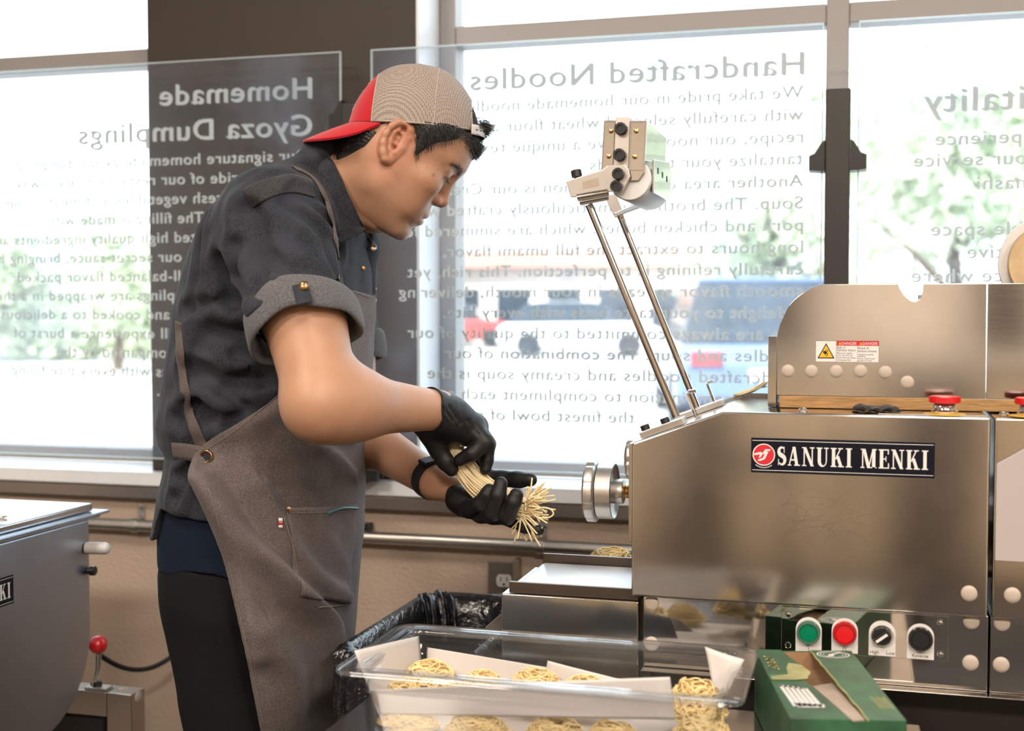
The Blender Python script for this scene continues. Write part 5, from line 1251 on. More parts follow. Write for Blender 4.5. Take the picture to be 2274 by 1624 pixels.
# creases, given where the photo shows them and laid onto the surface
CR = [([(548, 470), (566, 560), (585, 640)], .010, .016), ([(575, 470), (600, 560), (640, 620)], .005, .012), ([(640, 432), (690, 452), (735, 500), (752, 560)], .006, .010), ([(625, 455), (680, 482), (722, 530), (742, 600)], .005, .010),
      ([(655, 415), (705, 438), (738, 478)], .005, .009), ([(505, 590), (520, 650), (560, 720), (585, 770)], .010, .017), ([(530, 545), (535, 610), (560, 668)], .006, .012), ([(585, 575), (640, 600), (700, 612)], .004, .013),
      ([(420, 690), (470, 672), (530, 678)], .005, .012), ([(430, 820), (500, 850), (590, 830), (640, 800)], .009, .016), ([(415, 905), (450, 885), (470, 910), (455, 940)], .006, .010), ([(530, 785), (580, 800), (612, 792)], .003, .012),
      ([(400, 930), (440, 905), (500, 930)], .006, .014), ([(500, 870), (545, 905), (520, 950)], .006, .012), ([(400, 1060), (425, 1040), (440, 1030)], .006, .010), ([(390, 1110), (420, 1060), (438, 1040)], .005, .010),
      ([(460, 480), (440, 600), (425, 700)], .004, .007), ([(600, 660), (650, 655), (700, 640)], .004, .010), ([(470, 740), (540, 750), (600, 735)], .006, .018), ([(440, 775), (500, 800), (560, 790)], .005, .014)]
CRP = [(hit(base_shirt, [q[0] for q in p], [q[1] for q in p]), a, w) for p, a, w in CR]
def shirt_post(P, d):
    d = d.astype(np.float32).copy()
    for (ax, c), (S, rr_) in zip(CUT, ((Sn, .10), (Sf, .10))):      # end of the sleeves
        q = P-c; t = q@ax; near = (np.linalg.norm(q-t[:, None]*ax, axis=1) < .093) & (t > -.07)
        dd = np.maximum(d, t+.034); d = np.where(near, dd, d)
    d = np.maximum(d, np.interp(P[:, 0], hx, hz)-P[:, 2])
    m = np.abs(d) < .03; idx = np.nonzero(m)[0]
    if len(idx):
        Q = P[idx]; e = np.zeros(len(idx))
        for pts, a, w in CRP:
            l = line_dist(Q, pts); e += 1.35*a*np.exp(-(l/w)**2)-.65*a*np.exp(-((l-1.7*w)/w)**2)
        e += .0016*hash_noise(Q, 38, 3)+.0009*hash_noise(Q, 95, 4)
        d[idx] += e.astype(np.float32)
    return d
shirt.post.append(shirt_post)
lo, hi = np.array([-1.12, 1.42, .82]), np.array([-.62, 2.06, 1.50])
v, f = mesh_field(shirt, lo, hi, .0026); v = relax(v, f, 2); print('shirt', len(v), v.min(0), v.max(0))
sh_o = mesh_obj('shirt', v, f, M['denim'], who)
# navy undershirt under the hem, trousers
us = Field(); us.u(d_tab(TT, -.010), .01)
zt_u = PY(400, 1110, 1.66)[2]; zb_u = PY(400, 1256, 1.66)[2]
us.post.append(lambda P, d: np.maximum(np.maximum(d, P[:, 2]-zt_u), zb_u-P[:, 2]+.006*np.sin(P[:, 0]*40))+.0012*hash_noise(P, 50, 8))
v, f = mesh_field(us, [-1.1, 1.5, zb_u-.03], [-.6, 2.02, zt_u+.02], .003); mesh_obj('undershirt', relax(v, f), f, M['navy_shirt'], who)
pt = Field(); pt.u(d_tab(TT, -.016), .01)
Hn, Hf = W_(516, 1330, 1.698), W_(596, 1330, 1.834)
def atz(px, py, Y, z): q = PY(px, py, Y); return np.array([q[0], Y, z])
Kn, Kf = np.array([Hn[0]+.052, 1.685, .46]), np.array([Hf[0]+.03, 1.86, .46]); An, Af = np.array([Hn[0]+.05, 1.66, .10]), np.array([Hf[0]+.03, 1.865, .10])
for h_, k_, a_ in ((Hn, Kn, An), (Hf, Kf, Af)):
    pt.u(d_rc(h_, k_, .092, .070), .05); pt.u(d_rc(k_, a_, .070, .060), .02)
zt_p = PY(400, 1252, 1.66)[2]
pt.post.append(lambda P, d: np.maximum(np.maximum(d, P[:, 2]-zt_p-.004*np.sin(P[:, 0]*25)), .085-P[:, 2])+.002*hash_noise(P, 30, 9)+.001*hash_noise(P, 80, 10))
v, f = mesh_field(pt, [-1.12, 1.48, .06], [-.58, 2.05, zt_p+.03], .0045); mesh_obj('trousers', relax(v, f), f, M['pants'], who)
for a_ in (An, Af):
    s_ = Field(); s_.u(d_rc(a_+np.array([-.03, 0, -.05]), a_+np.array([.02, 0, -.045]), .045, .042), .02); s_.u(d_rc(a_+np.array([.02, 0, -.055]), a_+np.array([.15, 0, -.068]), .043, .030), .03); s_.u(d_rc(a_, a_+np.array([0, 0, -.05]), .05, .05), .03)
    s_.post.append(lambda P, d: np.maximum(d, .002-P[:, 2])); v, f = mesh_field(s_, a_+np.array([-.12, -.08, -.11]), a_+np.array([.24, .08, .02]), .004); mesh_obj('shoe', relax(v, f), f, M['shoe'], who)
# ---- head frame
HP_, HY_ = math.radians(39), math.radians(17); HO = np.array([-.66315, 1.76, 1.4497])
hfx = np.array([math.cos(HP_)*math.cos(HY_), math.cos(HP_)*math.sin(HY_), -math.sin(HP_)]); hfy = np.array([-math.sin(HY_), math.cos(HY_), 0]); hfz = np.cross(hfx, hfy)
HR = np.stack([hfx, hfy, hfz])
def hw(x, y, z): return HO+(hfx*x+hfy*y+hfz*z)*.01          # head centimetres -> world
def HPX(px, py, y=-7.0):
    d = ray(px, py); o = HO+hfy*y*.01; t = ((o-_c0)@hfy)/(d@hfy); q = (_c0+d*t-HO)/.01; return q@hfx, q@hfz
def hl(P): return (np.asarray(P, np.float32)-HO.astype(np.float32))@HR.T.astype(np.float32)*100
def hrc(a, b, ra, rb): return d_rc(hw(*a), hw(*b), ra*.01, rb*.01)
def hell(c, r): return d_ell(hw(*c), np.array(r)*.01, HR)
zf = np.array([-10.2, -9.9, -9.4, -8.8, -8.0, -7.0, -6.0, -5.0, -4.0, -2.6, -1, 1, 2.6, 3.4, 4.4, 5.4, 7.4, 9.0])
xf = np.array([4.6, 6.0, 7.3, 8.05, 8.25, 8.0, 8.35, 8.35, 8.55, 8.5, 8.25, 8.25, 8.55, 8.85, 9.1, 8.95, 8.3, 7.4])
wf = np.array([1.6, 2.2, 2.9, 3.5, 4.2, 5.0, 5.6, 6.0, 6.35, 6.7, 6.95, 7.1, 7.1, 7.05, 7.0, 6.95, 6.8, 6.3])
xcf = np.array([4.0, 3.8, 3.2, 2.6, 2.2, 1.8, 1.5, 1.2, 1.0, .8, .6, .4, .2, .1, 0, 0, 0, 0])
xbf = np.array([2.2, 1.6, .8, .2, -.6, -1.4, -2.0, -2.6, -3.5, -5, -6.5, -7.5, -8, -8.2, -8.3, -8.4, -8, -7.4])
def face_block():
    def f(P):
        q = hl(P); x, y, z = q.T; F1, w, c, b = np.interp(z, zf, xf), np.interp(z, zf, wf), np.interp(z, zf, xcf), np.interp(z, zf, xbf)
        ax = np.where(x > c, F1-c, c-b); n = np.interp(z, [-10, -7, -3, 4], [2.0, 2.15, 2.4, 2.5])
        g_ = (np.abs((x-c)/ax)**n+np.abs(y/w)**n)**(1/n); d = (g_-1)*w*.85
        return (smax(smax(d, -10.15-z, .8), z-8.6, 1.5)*.01).astype(np.float32)
    return f, HO-.16, HO+.16
body = Field()
body.u(face_block(), .01); body.u(hell((-.3, 0, 4.9), (8.85, 7.25, 7.9)), .015)
for s in (-1, 1):
    body.u(hrc((8.05, s*.9, 4.15), (6.5, s*4.4, 4.0), .85, .8), .010)
    body.u(hell((5.9, s*4.3, -.6), (2.3, 2.2, 1.9)), .018)
    body.u(hell((5.6, s*3.4, -4.2), (2.2, 2.0, 2.6)), .02)
    body.u(hrc((1.2, s*5.0, -5.2), (6.6, s*1.8, -8.5), 1.35, 1.25), .018)
body.u(hell((7.35, 0, -8.5), (1.25, 1.7, 1.2)), .010)
body.u(hell((7.6, 0, -4.9), (1.25, 2.9, 2.0)), .012)
for s in (-1, 1):
    body.sub(hell((8.75, s*3.05, 2.15), (1.25, 1.75, 1.0)), .010)
    body.u(hell((6.95, s*3.15, 1.95), (1.42, 1.5, 1.3)), .004)
    body.u(hrc((8.0, s*2.0, 2.9), (7.3, s*4.4, 2.7), .42, .40), .006)
body.u(hrc((8.05, 0, 2.7), (8.55, 0, .3), .80, .85), .012); body.u(hrc((8.55, 0, .3), (9.22, 0, -1.15), .85, 1.12), .006)
for s in (-1, 1):
    body.u(hell((8.75, s*1.2, -1.65), (.85, .72, .72)), .005); body.sub(hell((9.3, s*.62, -2.32), (.55, .30, .28)), .003)
body.u(hell((8.42, 0, -4.25), (.80, 2.2, .48)), .005); body.u(hell((8.42, 0, -5.62), (.74, 1.8, .52)), .005)
for a, b in ((0, .8), (.8, 1.6), (1.6, 2.5)):
    for s in (-1, 1):
        xx = lambda y: 9.02-.055*y-.10*y*y
        body.sub(hrc((xx(a), s*a, -4.93-.03*a), (xx(b), s*b, -4.93-.03*b), .13, .11), .003)
for s in (-1, 1):      # lid slits
    pts = [(7.55+.72*math.cos((y-3.15)/1.5*1.1), s*y, 1.42+.12*math.cos((y-3.1)*1.2)) for y in (1.75, 2.3, 2.9, 3.5, 4.1, 4.5)]
    for p, q in zip(pts[:-1], pts[1:]): body.sub(hrc(p, q, .13, .13), .0025)
LASH = {s: [(8.22 if False else 7.62+.74*math.cos((y-3.15)/1.5*1.1), s*y, 1.48+.12*math.cos((y-3.1)*1.2)) for y in np.linspace(1.9, 4.5, 14)] for s in (-1, 1)}
# ears
EAR = [(910, 305), (909, 288), (901, 275), (886, 272), (871, 281), (858, 298), (852, 318), (852, 338), (855, 354)]
for s in (-1, 1):
    e3 = []
    for i, (a, b) in enumerate(EAR):
        x, z = HPX(a, b, -7.6); e3.append((x, s*(7.25+1.05*min(1, i/4)), z))
    for p, q in zip(e3[:-1], e3[1:]): body.u(hrc(p, q, .36, .36), .006)
    lobe = HPX(861, 354, -7.6); body.u(hrc((lobe[0], s*7.75, lobe[1]), (HPX(870, 345)[0], s*7.2, HPX(870, 345)[1]), .50, .4), .004)
    cx, cz = HPX(880, 315, -7.5); th = math.radians(14)
    R_ = np.stack([hfx*math.cos(th)+hfz*math.sin(th), hfy*1.0, -hfx*math.sin(th)+hfz*math.cos(th)])
    body.u(d_ell(hw(cx-.3, s*7.35, cz+.1), np.array([1.75, .42, 2.5])*.01, R_), .005)
    ah = [HPX(*q, -7.6) for q in ((889, 288), (876, 296), (868, 312), (868, 330), (874, 340))]
    for p, q in zip(ah[:-1], ah[1:]): body.u(hrc((p[0], s*7.75, p[1]), (q[0], s*7.7, q[1]), .27, .25), .003)
    for (a, b, r) in ((877, 327, .60), (881, 312, .55), (886, 302, .5), (897, 288, .42)):
        x, z = HPX(a, b, -7.6); body.sub(hell((x, s*7.9, z), (r, .95, r)), .003)
    x, z = HPX(888, 330, -7.3); body.u(hell((x, s*7.25, z), (.45, .5, .6)), .004)
    x, z = HPX(876, 328, -7.3); body.sub(hell((x, s*7.3, z), (.42, 1.1, .52)), .002)
# neck, shoulders, trunk (under the clothes), arms
body.u(d_rc(W_(722, 442, YC0), hw(-1.0, 0, -3.2), .058, .055), .045)
body.u(d_rc(W_(765, 455, YC0), hw(2.6, 0, -7.6), .036, .030), .03)
body.u(d_tab(TT, -.020), .03)
for S, E, Wr, k in ((Sn, En, Wn, 1), (Sf, Ef, Wf, .93)):
    body.u(d_rc(S, lerp(S, E, .5), .046, .050), .03); body.u(d_rc(lerp(S, E, .5), E, .052, .043), .02); body.u(d_rc(lerp(S, E, .62)+np.array([.012, 0, 0]), lerp(S, E, .82)+np.array([.010, 0, 0]), .044, .040), .02)
    body.u(d_ell(E+np.array([-.006, 0, -.004]), (.040, .040, .042)), .02)
    dd = nrm(Wr-E); body.u(d_rc(E, lerp(E, Wr, .25), .0415*k, .0425*k), .03); body.u(d_rc(lerp(E, Wr, .2), Wr, .0435*k, .0275*k), .035)
body.u(d_rc(Wn, W_(1020, 935, 1.69), .026, .022), .01); body.u(d_rc(Wf, W_(1035, 1100, 1.745), .025, .018), .01)
def body_post(P, d):
    return d+(.00045*hash_noise(P, 60, 21)).astype(np.float32)
body.post.append(body_post)
lo, hi = np.array([-1.06, 1.44, .90]), np.array([-.36, 2.04, 1.585])
v, f = mesh_field(body, lo, hi, .00165); v = relax(v, f, 1, .5); print('body', len(v), v.min(0), v.max(0))
# pigment
q = hl(v); x, y, z = q.T; ay_ = np.abs(y); col = np.tile(np.array([.44, .246, .153]), (len(v), 1)); head = np.linalg.norm(q, axis=1) < 17
g2 = lambda cx, cy, cz, rx, ry, rz: np.exp(-(((x-cx)/rx)**2+((ay_-cy)/ry)**2+((z-cz)/rz)**2))*head
def blend(w, c): 
    global col
    w = np.clip(w, 0, 1)[:, None]; col = col*(1-w)+np.array(c)*w
blend(.55*g2(7.0, 4.0, -1.5, 2.5, 2.6, 2.2), (.48, .22, .145)); blend(.6*g2(10, 0, -1.4, 1.3, 1.6, 1.6), (.48, .21, .15)); blend(.7*np.exp(-((ay_-7.9)/.9)**2)*(np.abs(x) < 4)*(np.abs(z-1) < 6)*head, (.52, .22, .145))
blend(.75*g2(9.1, 0, -4.35, .7, 2.2, .42), (.40, .16, .13)); blend(.8*g2(9.05, 0, -5.6, .7, 1.9, .50), (.42, .16, .13))
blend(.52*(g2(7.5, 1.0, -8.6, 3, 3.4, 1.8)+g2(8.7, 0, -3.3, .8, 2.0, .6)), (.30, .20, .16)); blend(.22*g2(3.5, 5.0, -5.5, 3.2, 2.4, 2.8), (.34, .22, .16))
bro = np.clip(1-np.abs(z-(3.75-.10*(ay_-2.8)**2+.1*(ay_-2.8)))/.48, 0, 1)*((ay_ > 1.2) & (ay_ < 5.2) & (x > 5))*head; blend(.45*bro, (.05, .035, .03))
blend(.55*g2(8.0, 3.2, 1.35, 1.2, 1.6, .30), (.20, .11, .085))
rm = random.Random(31)
FRK = [(962.5, 389, .16), (947, 372, .08), (974, 376, .10), (927, 373, .10), (953, 361, .06), (930, 388, .06), (966, 367, .06), (983, 366, .05), (940, 430, .05), (866, 434, .05), (860, 444, .05), (924, 400, .06), (934, 410, .06), (955, 405, .05), (910, 395, .05), (852, 369, .06)]+[(rm.gauss(935, 28), rm.gauss(395, 26), .035+.03*rm.random()) for _ in range(40)]
pj = projN(v); fr = np.zeros(len(v))
m = head & (y < -1.0); pm = pj[m]; acc = np.zeros(m.sum())
for (a, b, r) in FRK: acc = np.maximum(acc, np.exp(-((pm[:, 0]-a)**2+(pm[:, 1]-b)**2)/(r*15.5*1.3)**2)*(.85 if r > .12 else .5))
fr[m] = acc; blend(fr, (.20, .09, .06))
scalp = np.clip((z-7.2)/1.5, 0, 1)*head; blend(scalp*.6, (.08, .06, .05))
mesh_obj('body', v, f, M['skin'], who, col)
# ---- hair: a cap of hair that thins out at the hairline, plus strands
HL = [(733, 322), (742, 350), (765, 343), (790, 333), (812, 325), (832, 306), (848, 285), (868, 268), (890, 260), (908, 264), (914, 290), (918, 318), (916, 340), (921, 354), (934, 341), (948, 330), (966, 319), (990, 314), (1015, 311), (1034, 303), (1046, 312), (1056, 330), (1070, 326), (1082, 290), (1065, 235), (980, 150), (860, 140), (770, 220)]
HLh = []
for (a, b) in HL:
    yy = -6.8 if a < 1000 else -5.0 if a < 1030 else -1.5
    HLh.append(HPX(a, b, yy))
HLh = np.array(HLh)
hair = Field(); hair.ops = list(body.ops)
cp_p, cp_y = math.radians(4), math.radians(17)
e1 = np.array([math.cos(cp_p)*math.cos(cp_y), math.cos(cp_p)*math.sin(cp_y), -math.sin(cp_p)]); e2 = np.array([-math.sin(cp_y), math.cos(cp_y), 0]); e3 = np.cross(e1, e2)
_d = ray(922, 287); CO = _c0+_d*(((HO-_c0)@hfy)/(_d@hfy))
CA, CB_, CHH = .0965, .0815, .0925
tt = np.linspace(0, 1, 9); rho = np.array([1, .965, .905, .81, .70, .565, .41, .21, 0]); hh = np.array([0, .17, .34, .53, .69, .835, .935, .985, 1.0])
_ts = np.linspace(0, 1, 60)
def sm9(arr):
    z = np.interp(_ts, tt, arr)
    for _ in range(10): z[1:-1] = (z[:-2]+2*z[1:-1]+z[2:])/4
    return z
RHO, HHH = sm9(rho), sm9(hh)
def cap_in(P, margin):
    """positive where a point under the cap stands out through it (the open arch at the forehead left out)"""
    l = np.asarray(P)-CO; X, Y, Z = l@e1, l@e2, l@e3; r = np.interp(Z/CHH, HHH, RHO); r = np.maximum(r, 1e-3)
    d = (np.sqrt((X/(CA*r))**2+(Y/(CB_*r**.9))**2)-1)*CB_*r; d = np.where(Z > CHH*.97, np.maximum(d, Z-CHH*.97), d)
    free = (Z < np.where(X < -.01, -.016, .001)) | ((X > 0) & ((Y/.038)**2+((Z+.004)/.050)**2 < 1))
    return np.where(free, -1.0, d+margin)
def hair_post(P, d):
    q = hl(P); xx = q[:, 0]; m = poly_dist(np.stack([xx, q[:, 2]], 1), HLh); ear = np.exp(-(((xx+.3)/1.75)**2+((q[:, 2]-.6)/2.3)**2))*(np.abs(q[:, 1]) > 6.2)
    st = np.sin(q[:, 2]*13+q[:, 0]*5+4*np.sin(q[:, 0]*2.1)+3*np.sin(q[:, 1]*2))*.5+np.sin(q[:, 0]*17-q[:, 2]*9+2*np.sin(q[:, 1]*3))*.4
    t = np.clip(.0032*m, -.012, .0062)*(1+.30*st)+np.where(m > .3, .0008*st, 0)-.016*ear
    return np.maximum(d-t.astype(np.float32), cap_in(P, .003).astype(np.float32))
hair.post.append(hair_post)
hv, hf_ = mesh_field(hair, HO+np.array([-.15, -.13, -.10]), HO+np.array([.15, .13, .17]), .0018)
# keep the outer shell only where hair is thick enough to stand above the skin
hair_o = mesh_obj('hair', hv, hf_, M['hair'], who)
g = G(); rs = random.Random(77); n_ok = 0
pts_all = hv; nrm_all = grad(body, hv); hq = hl(hv); md = poly_dist(hq[:, [0, 2]], HLh)
ci_ = cap_in(hv+nrm_all*.006, .002)
idx = [i for i in range(len(hv)) if md[i] > .12 and (hq[i, 0] > -3 or (hv[i]-CO)@e3 < -.006) and ci_[i] < -.5 and hq[i, 0] < 8.2]
for i in rs.sample(idx, min(3000, len(idx))):
    p, nn = pts_all[i], nrm_all[i]; qx, qy, qz = hq[i]
    flow = nrm(-hfx*.75-hfz*.45+hfy*.15*rs.gauss(0, 1)) if qx < .2 else nrm(hfx*.62-hfz*.78+.16*(hfy*rs.gauss(0, 1)+hfx*rs.gauss(0, 1)))
    flow = nrm(flow-nn*(flow@nn)); L = .008+.008*rs.random(); e = .0022+.002*rs.random()
    g.tube([p-nn*.001, p+flow*L*.5+nn*e*.7, p+flow*L+nn*e*.4], [.00026, .0002, .00005], 4, caps=False)
for k in range(2000):   # tuft over the forehead
    yv = rs.gauss(0, 2.3); base = hw(8.0-.06*yv*yv+rs.gauss(0, .2), yv, 7.6+rs.gauss(0, .5)); s = 1 if rs.random() < .6 else 0
    dr = nrm(hfx*(1.0+rs.gauss(0, .25))+hfz*(.45+rs.gauss(0, .35))+hfy*rs.gauss(0, .35)); L = .006+.012*rs.random()
    g.tube([base, base+dr*L*.55, base+dr*L+(-hfz*.004+np.array([0, 0, -.004]))*rs.random()], [.0004, .0003, .00006], 4, caps=False)
for k in range(900):    # tuft showing in the gap of the cap
    yv = rs.gauss(0, 1.7); base = hw(7.2-.06*yv*yv+rs.gauss(0, .25), yv, 10.6+rs.gauss(0, .5))
    dr = nrm(hfx*(.9+rs.gauss(0, .25))+hfz*(.45+rs.gauss(0, .35))+hfy*rs.gauss(0, .35)); L = .007+.011*rs.random()
    g.tube([base, base+dr*L*.55, base+dr*L], [.0004, .0003, .00006], 4, caps=False)
for s in (-1, 1):       # brows
    for k in range(110):
        yy = rs.uniform(1.4, 5.0); zz = 3.78-.10*(yy-2.8)**2+.1*(yy-2.8)+rs.gauss(0, .2); pr = _c0
        P0 = hw(11, s*yy, zz); dirn = -hfx; t = 0
        for _ in range(40): t += float(body(np.array([P0+dirn*t]))[0])*.8
        p = P0+dirn*t; dr = nrm(hfy*s*1.0+hfz*.3*rs.random()-hfx*.45); g.tube([p, p+dr*.0035+hfx*.0008, p+dr*.007], [.00018, .00014, .00004], 4, caps=False)
g.build('hair_strands', M['hair'], hair_o, recalc=False, angle=0)
g = G()
for s in (-1, 1):
    for k in range(26):
        i = rs.uniform(0, 12.9); p = lerp(hw(*LASH[s][int(i)]), hw(*LASH[s][int(i)+1]), i-int(i)); dr = nrm(hfx*1.0-hfz*.55+hfy*s*.25)
        g.tube([p-hfx*.001, p+dr*.0035, p+dr*.0065+hfz*.001], [.00035, .00026, .00006], 4, caps=False)
g.build('eyelashes', M['hair'], who, recalc=False, angle=0)
# ---------------------------------------------------------------- cap
def cap_pt(phi, t, off=0.0):
    r = np.interp(t, _ts, RHO); h = np.interp(t, _ts, HHH); b = CB_*(r**.9 if r > 0 else 0); c, s = math.cos(phi), math.sin(phi)
    p = CO+e1*(CA*r*c)+e2*(b*s)+e3*(CHH*h-.004*abs(s)*(1-t))
    if off: p = p+nrm(e1*c*r/CA+e2*s*r/CB_+e3*(h+.05)/CHH)*off
    return p
M['mesh_tan'] = None
def trucker():
    m, N, L, b = _nt('trucker_mesh'); b.inputs['Roughness'].default_value = .8; b.inputs['Specular IOR Level'].default_value = .2
    v = coords(N, L); br = N.new('ShaderNodeTexVoronoi'); L.new(v, br.inputs['Vector']); br.inputs['Scale'].default_value = 420; br.inputs['Randomness'].default_value = .15
    L.new(ramp(N, L, br.outputs['Distance'], [(.25, (.085, .066, .058)), (.42, (.335, .28, .245))]), b.inputs['Base Color']); return m
M['mesh_tan'] = trucker(); M['cap_red'] = cloth('cap_red', (.40, .006, .014), (.50, .010, .020), 900, .8, .2, .15, .1)
M['cap_under'] = cloth('cap_red_under', (.30, .008, .03), (.34, .01, .035), 900, .8, .1, .1, .1); M['strap_white'] = mat('snap_strap', (.62, .56, .53), .5); M['tan_tape'] = mat('tan_tape', (.38, .31, .27), .8)
NU, NV = 220, 56; xb_ = -.058
gm, gr_ = G(), G(); P = np.array([[cap_pt(2*PI*i/NU, j/(NV-1)) for j in range(NV)] for i in range(NU)])
loc = (P-CO); LX, LY, LZ = loc@e1, loc@e2, loc@e3
def sel(keep):
    fs = []
    for i in range(NU):
        for j in range(NV-1):
            i2 = (i+1) % NU; c = [(i, j), (i2, j), (i2, j+1), (i, j+1)]; x = sum(LX[k] for k in c)/4; y = sum(LY[k] for k in c)/4; z = sum(LZ[k] for k in c)/4
            if x > 0 and (y/.040)**2+((z+.004)/.052)**2 < 1: continue
            if keep(x, y, z): fs.append([a*NV+b for a, b in c])
    return np.array(fs)
def sub_mesh(name, fs, m, par):
    u = np.unique(fs); r = -np.ones(NU*NV, int); r[u] = np.arange(len(u)); o = mesh_obj(name, P.reshape(-1, 3)[u], r[fs], m, par)
    q = o.modifiers.new('solid', 'SOLIDIFY'); q.thickness = .0016; q.offset = 1; return o
bnd = lambda z: xb_+.14*max(0, z-.02)**1.0*.25
cap = sub_mesh('cap', sel(lambda x, y, z: x >= bnd(z)), M['mesh_tan'], who)
fp = sub_mesh('front_panel', sel(lambda x, y, z: x < bnd(z)), M['cap_red'], cap)
def on_cap_x(xv, t):
    r = np.interp(t, _ts, RHO); return math.acos(max(-1, min(1, xv/(CA*max(r, 1e-4)))))
ts_ = [t for t in np.linspace(0, .78, 40)]
pts = []
for t in ts_:
    z = CHH*np.interp(t, _ts, HHH); x = bnd(z)
    if abs(x) < CA*np.interp(t, _ts, RHO): pts.append(cap_pt(-on_cap_x(x, t), t, .0014))
g = G(); g.tube(pts, .0012, 6); g.tube([p+e1*.004 for p in pts], .0006, 6)
pts2 = [cap_pt(-on_cap_x(.030, t), t, .0014) for t in np.linspace(0, .88, 40) if CA*np.interp(t, _ts, RHO) > .031]
g.tube(pts2, .0011, 6); g.tube([cap_pt(-PI*.5+a, .012, .0014) for a in np.linspace(-.55, .95, 50)], .0012, 6); g.build('seam_tape', M['tan_tape'], cap, angle=0)
# arch edging and strap
g = G(); ar = []
for a in np.linspace(0, PI, 40):
    yv, zv_ = .040*math.cos(a), -.004+.052*math.sin(a); 
    best = min(((abs(np.interp(t, _ts, HHH)*CHH-max(zv_, 0)), t) for t in np.linspace(0, .8, 120)))[1]; r = np.interp(best, _ts, RHO); s = max(-1, min(1, yv/(CB_*r**.9))); ar.append(cap_pt(math.asin(s), best, .001))
g.tube(ar, .0016, 6); g.build('arch_tape', M['tan_tape'], cap, angle=0)
S_ = np.array([[cap_pt(a, 0, .0045)+e3*z+e1*.002 for z in (-.006, -.003, .001, .005, .0085)] for a in np.linspace(-.62, .62, 40)])
g = G(); g.grid(S_); st = g.build('snap_strap', M['strap_white'], cap, solid=.0016, angle=0)
g = G()
for a in np.linspace(-.5, .5, 9): p = cap_pt(a, 0, .0056)+e3*.0015+e1*.002; g.lathe(p, nrm(e1*math.cos(a)+e2*math.sin(a)), [(0, .0013), (.0006, .0012)], 10)
g.build('snap_holes', M['ink_black'], st)
# brim at the back of the head
B_ = np.zeros((41, 16, 3))
for i, s in enumerate(np.linspace(-1, 1, 41)):
    a = PI+s*math.radians(62); b0 = cap_pt(a, 0)
    for j, r in enumerate(np.linspace(0, 1, 16)):
        Lb = .062*math.sqrt(max(0, 1-(abs(s)**2.6)))+.004; out = nrm(-e1*(1.0)+e2*math.sin(a)*.25)
        k_ = Lb/.066; B_[i, j] = b0+out*Lb*r-e3*(k_*(.027*r+.010*s*s*r)+.002*s*s)+np.array([0, 0, -.004*r*r*k_])
g = G(); g.grid(B_); br = g.build('brim', M['cap_red'], cap, solid=.0028, angle=0)
g = G(); g.grid(B_-e3*.0018); g.build('brim_underside', M['cap_under'], br, angle=0, recalc=False)
G().lathe(cap_pt(0, 1.0)-e3*.001, e3, [(0, .008), (.002, .0075), (.0038, .005), (.0042, .0004)], 24).build('top_button', M['mesh_tan'], cap)
for nm, m, rows in (('yellow_print', 'ink_yellow', [(2.80, 3.0, .44, .50), (3.06, 3.3, .44, .50)]), ('white_print', 'paper_white', [(2.92, 3.00, .14, .38), (3.00, 3.30, .14, .20), (3.00, 3.30, .32, .38), (3.3, 3.4, .14, .38)])):
    g = G()
    for a0, a1, t0, t1 in rows: g.grid(np.array([[cap_pt(-(a0+(a1-a0)*i/6), t0+(t1-t0)*j/6, .0022) for j in range(7)] for i in range(7)]))
    g.build(nm, M[m], fp, recalc=False, angle=0)
# ---------------------------------------------------------------- pieces laid on the shirt
def patch(name, corners, m, par, n=24, k=24, off=.0018, th=.0016, field=shirt):
    c = np.array(corners, float); U, V = np.meshgrid(np.linspace(0, 1, n), np.linspace(0, 1, k), indexing='ij')
    p = (1-U)[..., None]*(1-V)[..., None]*c[0]+U[..., None]*(1-V)[..., None]*c[1]+U[..., None]*V[..., None]*c[2]+(1-U)[..., None]*V[..., None]*c[3]
    H_ = hit(field, p[..., 0].ravel(), p[..., 1].ravel(), post=True); Nn = grad(field, H_, .006); H_ = (H_+Nn*off).reshape(n, k, 3)
    g = G(); g.grid(H_); return g.build(name, m, par, solid=th, angle=0)
def rails(name, top, bot, m, par, n=36, k=12, off=.0018, th=.0014, field=shirt):
    a, b = (np.array(smooth_path([np.array([x, y, 0]) for x, y in q], n))[:, :2] for q in (top, bot)); V = np.linspace(0, 1, k)[None, :, None]; p = a[:, None]*(1-V)+b[:, None]*V
    H_ = hit(field, p[..., 0].ravel(), p[..., 1].ravel(), post=True); Nn = grad(field, H_, .006); H_ = (H_+Nn*off).reshape(n, k, 3)
    g = G(); g.grid(H_); return g.build(name, m, par, solid=th, angle=0)
def ribbon(name, path, width, m, par, off=.003, th=.0014, n=60, field=shirt, post=True):
    p = np.array(smooth_path([np.array([a, b, 0]) for a, b in path], n)); H_ = hit(field, p[:, 0], p[:, 1], post=post); Nn = grad(field, H_, .008)
    for _ in range(3): H_[1:-1] = (H_[:-2]+2*H_[1:-1]+H_[2:])/4; Nn[1:-1] = (Nn[:-2]+2*Nn[1:-1]+Nn[2:])/4
    T_ = np.gradient(H_, axis=0); T_ /= np.linalg.norm(T_, axis=1)[:, None]; B2 = np.cross(Nn, T_); B2 /= np.linalg.norm(B2, axis=1)[:, None]; w = width if np.ndim(width) else np.full(n, width)
    R_ = np.stack([H_+Nn*off+B2*(w*s/2)[:, None]-Nn*(.05*abs(s)*w*abs(s))[:, None] for s in (-1, -.5, 0, .5, 1)], 1)
    g = G(); g.grid(R_); return g.build(name, m, par, solid=th, angle=0), H_+Nn*off
